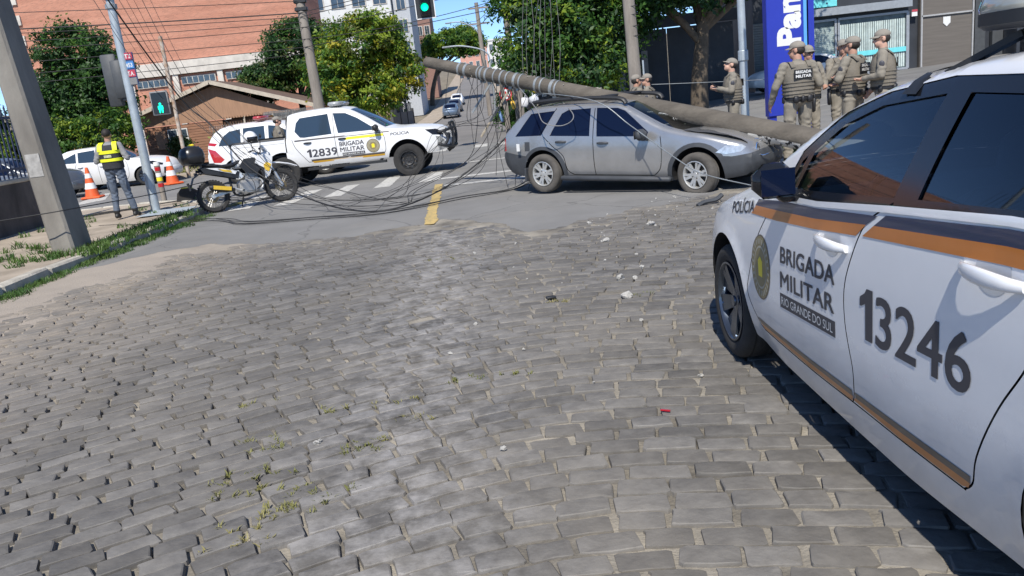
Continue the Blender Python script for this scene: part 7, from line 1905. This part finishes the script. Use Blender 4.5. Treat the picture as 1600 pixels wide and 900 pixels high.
def person(label, loc, face, pose, uniform='officer', h=1.0, cap=True, group=None, vest=True, patch=True, glasses=False, skin=None, phone=None, short=False):
    """face: heading in degrees, 0 looks along +y; pose gives elbows and wrists in body space (x to the person's right, y forward)"""
    t = thing('person', label, 'person', loc, math.radians(face), group)
    kb = 1.0 + .05 * math.sin(len(label) * 2.3 + face)
    t.scale = (h * kb, h * kb, h)
    V = Vector
    hy, hp = pose.get('head', (0, 0))              # yaw, nod in degrees
    lean = pose.get('lean', 0.0)
    hipL, hipR = V((-.095, 0, .93)), V((.095, 0, .93))
    kL, kR = V(pose.get('kneeL', (-.11, .03, .50))), V(pose.get('kneeR', (.11, .03, .50)))
    aL, aR = V(pose.get('footL', (-.13, -.02, .085))), V(pose.get('footR', (.13, -.02, .085)))
    chest = V((0, lean * .6, 1.30)); neck = V((0, lean * .9 - .005, 1.475)); head = V((0, lean * 1.1 + .02 + .04 * math.sin(math.radians(hp)), 1.625))
    sh = {-1: V((-.185, lean * .8, 1.42)), 1: V((.185, lean * .8, 1.42))}
    el = {-1: V(pose.get('elbowL', (-.26, -.02, 1.14))), 1: V(pose.get('elbowR', (.26, -.02, 1.14)))}
    wr = {-1: V(pose.get('wristL', (-.27, .08, .90))), 1: V(pose.get('wristR', (.27, .08, .90)))}
    b = MB()
    b.ell((0, .0, .98), (.168, .128, .13), 16, 10)
    b.ell((0, lean * .3, 1.13), (.155, .118, .16), 16, 10); b.ell(chest, (.185, .128, .20), 16, 12)
    b.ell((0, lean * .8, 1.41), (.19, .095, .075), 16, 8)
    capsule(b, neck - V((0, 0, .06)), head - V((0, .01, .06)), .064, .058)
    # head: skull, jaw, brow, nose, ears
    Rh = Matrix.Rotation(math.radians(hy), 3, 'Z') @ Matrix.Rotation(math.radians(-hp), 3, 'X')
    H = lambda x, y, z: head + Rh @ V((x, y, z))
    b.ell(H(0, -.012, .03), (.074, .094, .092), 16, 12, R=Rh); b.ell(H(0, .03, -.055), (.052, .062, .062), 14, 10, R=Rh)
    b.ell(H(0, .066, -.088), (.026, .022, .024), 10, 8, R=Rh)
    capsule(b, H(0, .078, .018), H(0, .104, -.028), .012, .016, 8)
    capsule(b, H(-.03, .074, .03), H(.03, .074, .03), .015, .015, 8)
    capsule(b, H(-.02, .083, -.058), H(.02, .083, -.058), .0105, .0105, 8)
    for s in (-1, 1): b.ell(H(s * .078, -.008, -.005), (.012, .024, .034), 8, 8, R=Rh)
    for s, hip, k, a in ((-1, hipL, kL, aL), (1, hipR, kR, aR)):
        capsule(b, hip, k, .098, .070); capsule(b, k, a + V((0, 0, .06)), .068, .062)
        ft = pose.get('toe', .9)
        capsule(b, a, a + V((s * .02, .15 * ft, -.045)), .052, .042); capsule(b, a + V((0, -.03, -.03)), a + V((0, -.01, -.03)), .045, .045)
    for s in (-1, 1):
        capsule(b, sh[s], el[s], .068, .056); capsule(b, el[s], wr[s], .054, .040)
        d = (wr[s] - el[s]).normalized(); u = V(pose.get('palm', (0, 1, 0))); u = (u - d * u.dot(d)).normalized(); n = d.cross(u)
        P = wr[s] + d * .065
        b.ell(wr[s] + d * .055, (.022, .040, .052), 10, 8, R=Matrix((n, u, d)).transposed())
        curl = pose.get('curl', .5)
        for f in range(4):
            o = u * ((f - 1.5) * .020); L1 = (.034, .040, .038, .030)[f]
            p0 = wr[s] + d * .092 + o; p1 = p0 + (d * (1 - curl * .4) - n * s * curl * .55) * L1; p2 = p1 + (d * (1 - curl * 1.1) - n * s * curl * 1.0) * L1 * .9
            capsule(b, p0, p1, .0115, .0105, 7); capsule(b, p1, p2, .0105, .009, 7)
        p0 = wr[s] + d * .035 + u * .035; capsule(b, p0, p0 + d * .035 + u * .026 - n * s * .012, .013, .012, 7); capsule(b, p0 + d * .035 + u * .026 - n * s * .012, p0 + d * .065 + u * .03 - n * s * .02, .012, .009, 7)
    me0 = b.mesh('raw', M_skin)
    o = bpy.data.objects.new('raw', me0); COL.objects.link(o)
    m = o.modifiers.new('r', 'REMESH'); m.mode = 'VOXEL'; m.voxel_size = .0095
    m2 = o.modifiers.new('s', 'SMOOTH'); m2.factor = .5; m2.iterations = 3
    dg = bpy.context.evaluated_depsgraph_get()
    me = bpy.data.meshes.new_from_object(o.evaluated_get(dg)); bpy.data.objects.remove(o); bpy.data.meshes.remove(me0)
    me.name = 'body'
    n = len(me.vertices); co = np.empty(n * 3); me.vertices.foreach_get('co', co); co = co.reshape(-1, 3)
    # cloth folds where limbs bend and legs break over the boots
    no = np.empty(n * 3); me.vertices.foreach_get('normal', no); no = no.reshape(-1, 3)
    fold = np.sin(co[:, 2] * 46 + 9 * co[:, 0] + 3 * np.sin(co[:, 2] * 17 + label.__len__())) * np.sin(co[:, 0] * 38 + co[:, 1] * 29 + co[:, 2] * 13)
    amp = np.where(co[:, 2] < .96, .0075, .0045) * (co[:, 2] > .2)
    handd = np.minimum(*[np.linalg.norm(co - np.array(wr[s] + (wr[s] - el[s]).normalized() * .07), axis=1) for s in (-1, 1)])
    amp = amp * (handd > .13) * (np.linalg.norm(co - np.array(head), axis=1) > .19)
    co = co + no * (fold * amp)[:, None]
    me.vertices.foreach_set('co', co.ravel())
    sk = skin or M_skin
    top_m, leg_m = (M_kh, M_kh) if uniform == 'officer' else (M_greys, M_navyp)
    me.materials.clear()
    for q in (top_m, leg_m, sk, M_boot): me.materials.append(q)
    f = len(me.polygons); ce = np.empty(f * 3); me.polygons.foreach_get('center', ce); ce = ce.reshape(-1, 3)
    idx = np.zeros(f, np.int32)
    hand_near = np.zeros(f, bool)
    for s in (-1, 1):
        w_ = np.array(wr[s]); d = np.array((wr[s] - el[s]).normalized()); rel = ce - w_; al = rel @ d
        rad = np.linalg.norm(rel - al[:, None] * d, axis=1)
        hand_near |= (al > (.0 if not short else -.20)) & (al < .25) & (rad < .10)
    idx[(ce[:, 2] < 1.0) & ~hand_near] = 1
    idx[(ce[:, 2] < .17)] = 3
    nk = np.array(neck); hd = np.array(head)
    idx[(ce[:, 2] > nk[2] + .035) & (np.linalg.norm(ce - hd, axis=1) < .22)] = 2
    idx[hand_near] = 2
    me.polygons.foreach_set('material_index', idx); me.polygons.foreach_set('use_smooth', [True] * f); me.update()
    link('body', me, t)
    def ringset(zs, rx, ry, cy=0.0, k=20):
        R_ = []
        for z, sx, sy in zip(zs, rx, ry):
            y0 = lean * max(0, min(1, (z - 1.0) / .45)) * .75
            R_.append([(sx * math.copysign(abs(math.cos(a)) ** .8, math.cos(a)), y0 + cy + sy * math.copysign(abs(math.sin(a)) ** .8, math.sin(a)), z) for a in np.linspace(0, 2 * PI, k, endpoint=False)])
        return R_
    if cap:
        b = MB(); b.ell(head + Rh @ V((0, -.012, .050)), (.086, .106, .082), 18, 10, R=Rh); c0 = head + Rh @ V((0, -.012, .050))
        b.v = [tuple(c0 + Rh @ V((q.x, q.y, max(q.z, -.010)))) for q in [Rh.transposed() @ (V(v) - c0) for v in b.v]]
        cp_o = obj('cap', b, M_capm, t, 60)
        b = MB(); R_ = []
        for i in range(9):
            a = lerp(-1.15, 1.15, i / 8); ox, oy = math.sin(a), math.cos(a)
            tip = .062 * math.cos(a) ** .7
            R_.append([H(.082 * ox, -.008 + .098 * oy, .047), H(.078 * ox, -.008 + .098 * oy + tip, .030 - .006 * abs(ox)), H(.078 * ox, -.008 + .098 * oy + tip, .024 - .006 * abs(ox)), H(.082 * ox, -.008 + .098 * oy, .039)])
        b.loft(R_); obj('brim', b, M_capm, cp_o, 40)
        b = MB(); b.ell(H(0, -.022, .005), (.079, .092, .070), 16, 10, R=Rh); q0 = H(0, -.022, .005)
        b.v = [tuple(q0 + Rh @ V((q.x, min(q.y, .02), q.z))) for q in [Rh.transposed() @ (V(v) - q0) for v in b.v]]
        obj('hair', b, M_hair, t, 60)
    else:
        b = MB(); q0 = H(0, -.02, .045); b.ell(q0, (.082, .098, .088), 18, 12, R=Rh)
        b.v = [tuple(q0 + Rh @ V((q.x, min(q.y, .062), max(q.z, -.055 if q.y < .0 else .0)))) for q in [Rh.transposed() @ (V(v) - q0) for v in b.v]]
        obj('hair', b, M_hair, t, 60)
    if glasses:
        b = MB()
        for s in (-1, 1): b.ell(H(s * .033, .088, .012), (.028, .008, .018), 10, 6, R=Rh)
        b.tube([H(-.08, -.0, .018), H(-.068, .06, .016), H(0, .096, .016), H(.068, .06, .016), H(.08, 0, .018)], .004, 4); obj('sunglasses', b, M_belt, t, 60)
    else:
        b = MB()
        for s in (-1, 1): b.ell(H(s * .031, .078, .012), (.011, .008, .006), 8, 6, R=Rh)
        obj('eyes', b, M_hair, t)
    if uniform == 'officer':
        zs = (1.00, 1.06, 1.16, 1.28, 1.38, 1.435)
        b = MB(); b.loft(ringset(zs, (.195, .196, .198, .205, .185, .150), (.158, .160, .160, .165, .140, .115)), cap=False)
        v_ = obj('vest', b, M_khd, t, 60)
        b = MB()
        for z in (1.05, 1.10, 1.15, 1.20):
            R_ = ringset((z - .011, z - .008, z + .008, z + .011), (.200, .207, .207, .200), (.164, .171, .171, .164)); b = MB(); b.loft(R_, cap=False); obj('webbing', b, M_khd, v_, 60)
        for s in (-1, 1):
            b = MB(); b.loft([[V((s * x_ + dx, y_ + lean * .75, z_)) for dx in (-.028, .028)] + [V((s * x_ + dx, y_ + lean * .75, z_ + .012)) for dx in (.028, -.028)] for x_, y_, z_ in ((.11, -.13, 1.40), (.115, -.06, 1.468), (.115, .03, 1.472), (.11, .11, 1.41))]); obj('shoulder_strap', b, M_khd, v_, 60)
        if patch:
            y0 = -.168 - .005 + lean * .6
            b = MB(); b.box((0, y0, 1.305), (.25, .014, .125), bev=.004); pa = obj('back_patch', b, M_patch, v_)
            obj('lettering', text_mb('BRIGADA', .038, .21, lambda u, v: (-.105 + u, y0 - .009, 1.315 + v), .03), M_lw, pa)
            obj('lettering', text_mb('MILITAR', .038, .21, lambda u, v: (-.105 + u, y0 - .009, 1.258 + v), .03), M_lw, pa)
        b = MB(); b.loft(ringset((.955, .96, 1.005, 1.01), (.175, .186, .186, .175), (.135, .146, .146, .135)), cap=False); be = obj('belt', b, M_belt, t, 50)
        for x_, y_, sx in ((.185, .0, .06), (-.18, .03, .05), (.10, -.135, .08), (-.09, -.14, .07), (.0, -.145, .05)):
            b = MB(); b.box((x_, y_, .965), (sx, .06, .10), bev=.015); obj('pouch', b, M_belt, be, 50)
        b = MB(); b.box((.205, .0, .86), (.05, .10, .20), rot=Matrix.Rotation(.12, 3, 'X'), bev=.018); b.box((.21, -.02, .97), (.035, .05, .10), bev=.012); obj('holster', b, M_belt, be, 50)
        for s in (-1, 1):
            p = sh[s].lerp(el[s], .45); b = MB(); b.ell(p + V((s * .060, 0, 0)), (.012, .034, .044), 12, 8); obj('arm_badge', b, M_letter, t, 60)
    else:
        zs = (.985, 1.02, 1.16, 1.28, 1.38, 1.44)
        b = MB(); b.loft(ringset(zs, (.192, .194, .19, .205, .195, .15), (.155, .158, .155, .165, .145, .12)), cap=False); v_ = obj('vest', b, M_vestb, t, 60)
        for z0, z1, kx_ in ((1.12, 1.18, 1.0), (1.27, 1.335, 1.0)):
            R_ = ringset((z0, z0 + .003, z1 - .003, z1), (.19, .212, .212, .19), (.155, .172, .172, .155))
            b = MB(); b.loft(R_, cap=False); obj('hi_vis_band', b, M_hiv, v_, 50)
        b = MB(); b.box((0, -.176, 1.225), (.14, .008, .05)); obj('back_label', b, mat('pale_label', (.45, .47, .30), .8, var=.3, scale=40), v_)
        for s in (-1, 1):
            b = MB(); b.loft([[V((s * x_ + dx, y_, z_)) for dx in (-.045, .045)] + [V((s * x_ + dx, y_, z_ + .014)) for dx in (.045, -.045)] for x_, y_, z_ in ((.145, -.145, 1.33), (.14, -.11, 1.43), (.125, -.04, 1.482), (.125, .04, 1.48), (.135, .11, 1.42), (.14, .14, 1.32))]); obj('hi_vis_shoulder', b, M_hiv, v_, 60)
        b = MB(); b.loft(ringset((.955, .96, .99, .995), (.172, .180, .180, .172), (.132, .140, .140, .132)), cap=False); obj('belt', b, M_belt, t, 50)
        for s in (-1, 1):
            b = MB(); b.box((s * .175, .0, .66), (.02, .13, .17), bev=.008); obj('thigh_pocket', b, M_navyp, t, 50)
    return t
def hand_phone(loc, rz, label):
    b = MB(); b.box((0, 0, 0), (.075, .012, .15), rot=Matrix.Rotation(-.9, 3, 'X'), bev=.005)
    tag(obj('phone', b, M_belt, None, 40, loc=loc, rot=(0, 0, rz)), label, 'phone')
down = dict()
person('man in a yellow and black vest seen from behind on the left pavement', (-7.50, 15.62, .135), 4, dict(elbowL=(-.29, -.03, 1.15), wristL=(-.20, .22, 1.16), elbowR=(.30, -.02, 1.16), wristR=(.20, .24, 1.18), head=(8, -14), kneeR=(.14, .04, .50), footR=(.20, .05, .085), footL=(-.12, -.04, .085)), 'civil', 1.0, cap=False, short=True)
def gpt(x, y): return (x, y, gz(x, y) + .13)
person('officer seen from behind, cap turned left, nearest the blue totem', (*(4.582, 11.900, 1.166)[:2], .10), 3, dict(head=(52, 0), elbowL=(-.30, .02, 1.15), wristL=(-.31, .16, .93), elbowR=(.29, -.02, 1.15), wristR=(.24, .18, 1.06), kneeL=(-.13, .02, .5), footL=(-.17, -.02, .085), footR=(.15, 0, .085)), h=1.06)
person('officer in sunglasses facing the camera, half hidden behind his colleague', (*(5.134, 12.900, 1.109)[:2], .10), 188, dict(elbowR=(.27, .04, 1.15), wristR=(.16, .22, 1.12), elbowL=(-.27, .04, 1.15), wristL=(-.18, .2, 1.1)), h=1.03, glasses=True, skin=M_skin)
person('officer seen from behind with arms folded, right of the blue totem', (*(5.457, 12.000, 1.070)[:2], .12), 38, dict(head=(10, -4), elbowL=(-.28, .06, 1.17), wristL=(.02, .25, 1.19), elbowR=(.28, .04, 1.15), wristR=(.10, .25, 1.10)), h=1.04)
person('officer with a hand raised to his mouth behind the one with folded arms', (*(5.831, 13.200, 1.034)[:2], .12), 170, dict(head=(-6, -6), elbowR=(.24, .14, 1.18), wristR=(.07, .20, 1.44), elbowL=(-.24, .10, 1.15), wristL=(.0, .22, 1.14)), h=1.04, skin=M_skin)
person('officer in dark glasses standing in profile, rightmost of the group', (*(5.718, 11.600, 1.040)[:2], .14), 62, dict(head=(18, 2), elbowL=(-.27, .02, 1.15), wristL=(-.12, .24, 1.12), elbowR=(.27, -.02, 1.14), wristR=(.22, .16, .94)), h=1.05, glasses=True, skin=M_skin2)
ph_p = (4.431, 14.600, 1.193)
person('officer in profile looking down at a phone beside the light post', (ph_p[0], ph_p[1], .12), 80, dict(head=(10, -22), elbowL=(-.25, .06, 1.17), wristL=(-.06, .27, 1.24), elbowR=(.25, .04, 1.16), wristR=(.06, .27, 1.22), lean=.02), h=1.0, skin=M_skin2)
hand_phone((ph_p[0] - .34, ph_p[1] - .02, 1.42), 1.5, 'phone held up by the officer beside the light post')
person('officer in profile, left of the two whose caps show above the fallen pole', (*(2.953, 16.200, 1.362)[:2], .06), -80, dict(head=(0, -6)), h=.985, skin=M_skin)
person('officer looking left, right of the two whose caps show above the fallen pole', (*(3.147, 16.000, 1.340)[:2], .06), 70, dict(head=(25, -4)), h=.98, skin=M_skin)
person('officer in a cap standing beyond the load bed of the pick-up', (-6.009, 22.4, .012), -75, dict(head=(0, -8), elbowR=(.25, .06, 1.16), wristR=(.10, .26, 1.14)), h=1.03, skin=M_skin)


def sub(p,*prs):
    s=open('/tmp/w/'+p).read()
    for a,b in prs:
        assert a in s,(p,a)
        s=s.replace(a,b)
    open('/tmp/w/'+p,'w').write(s)
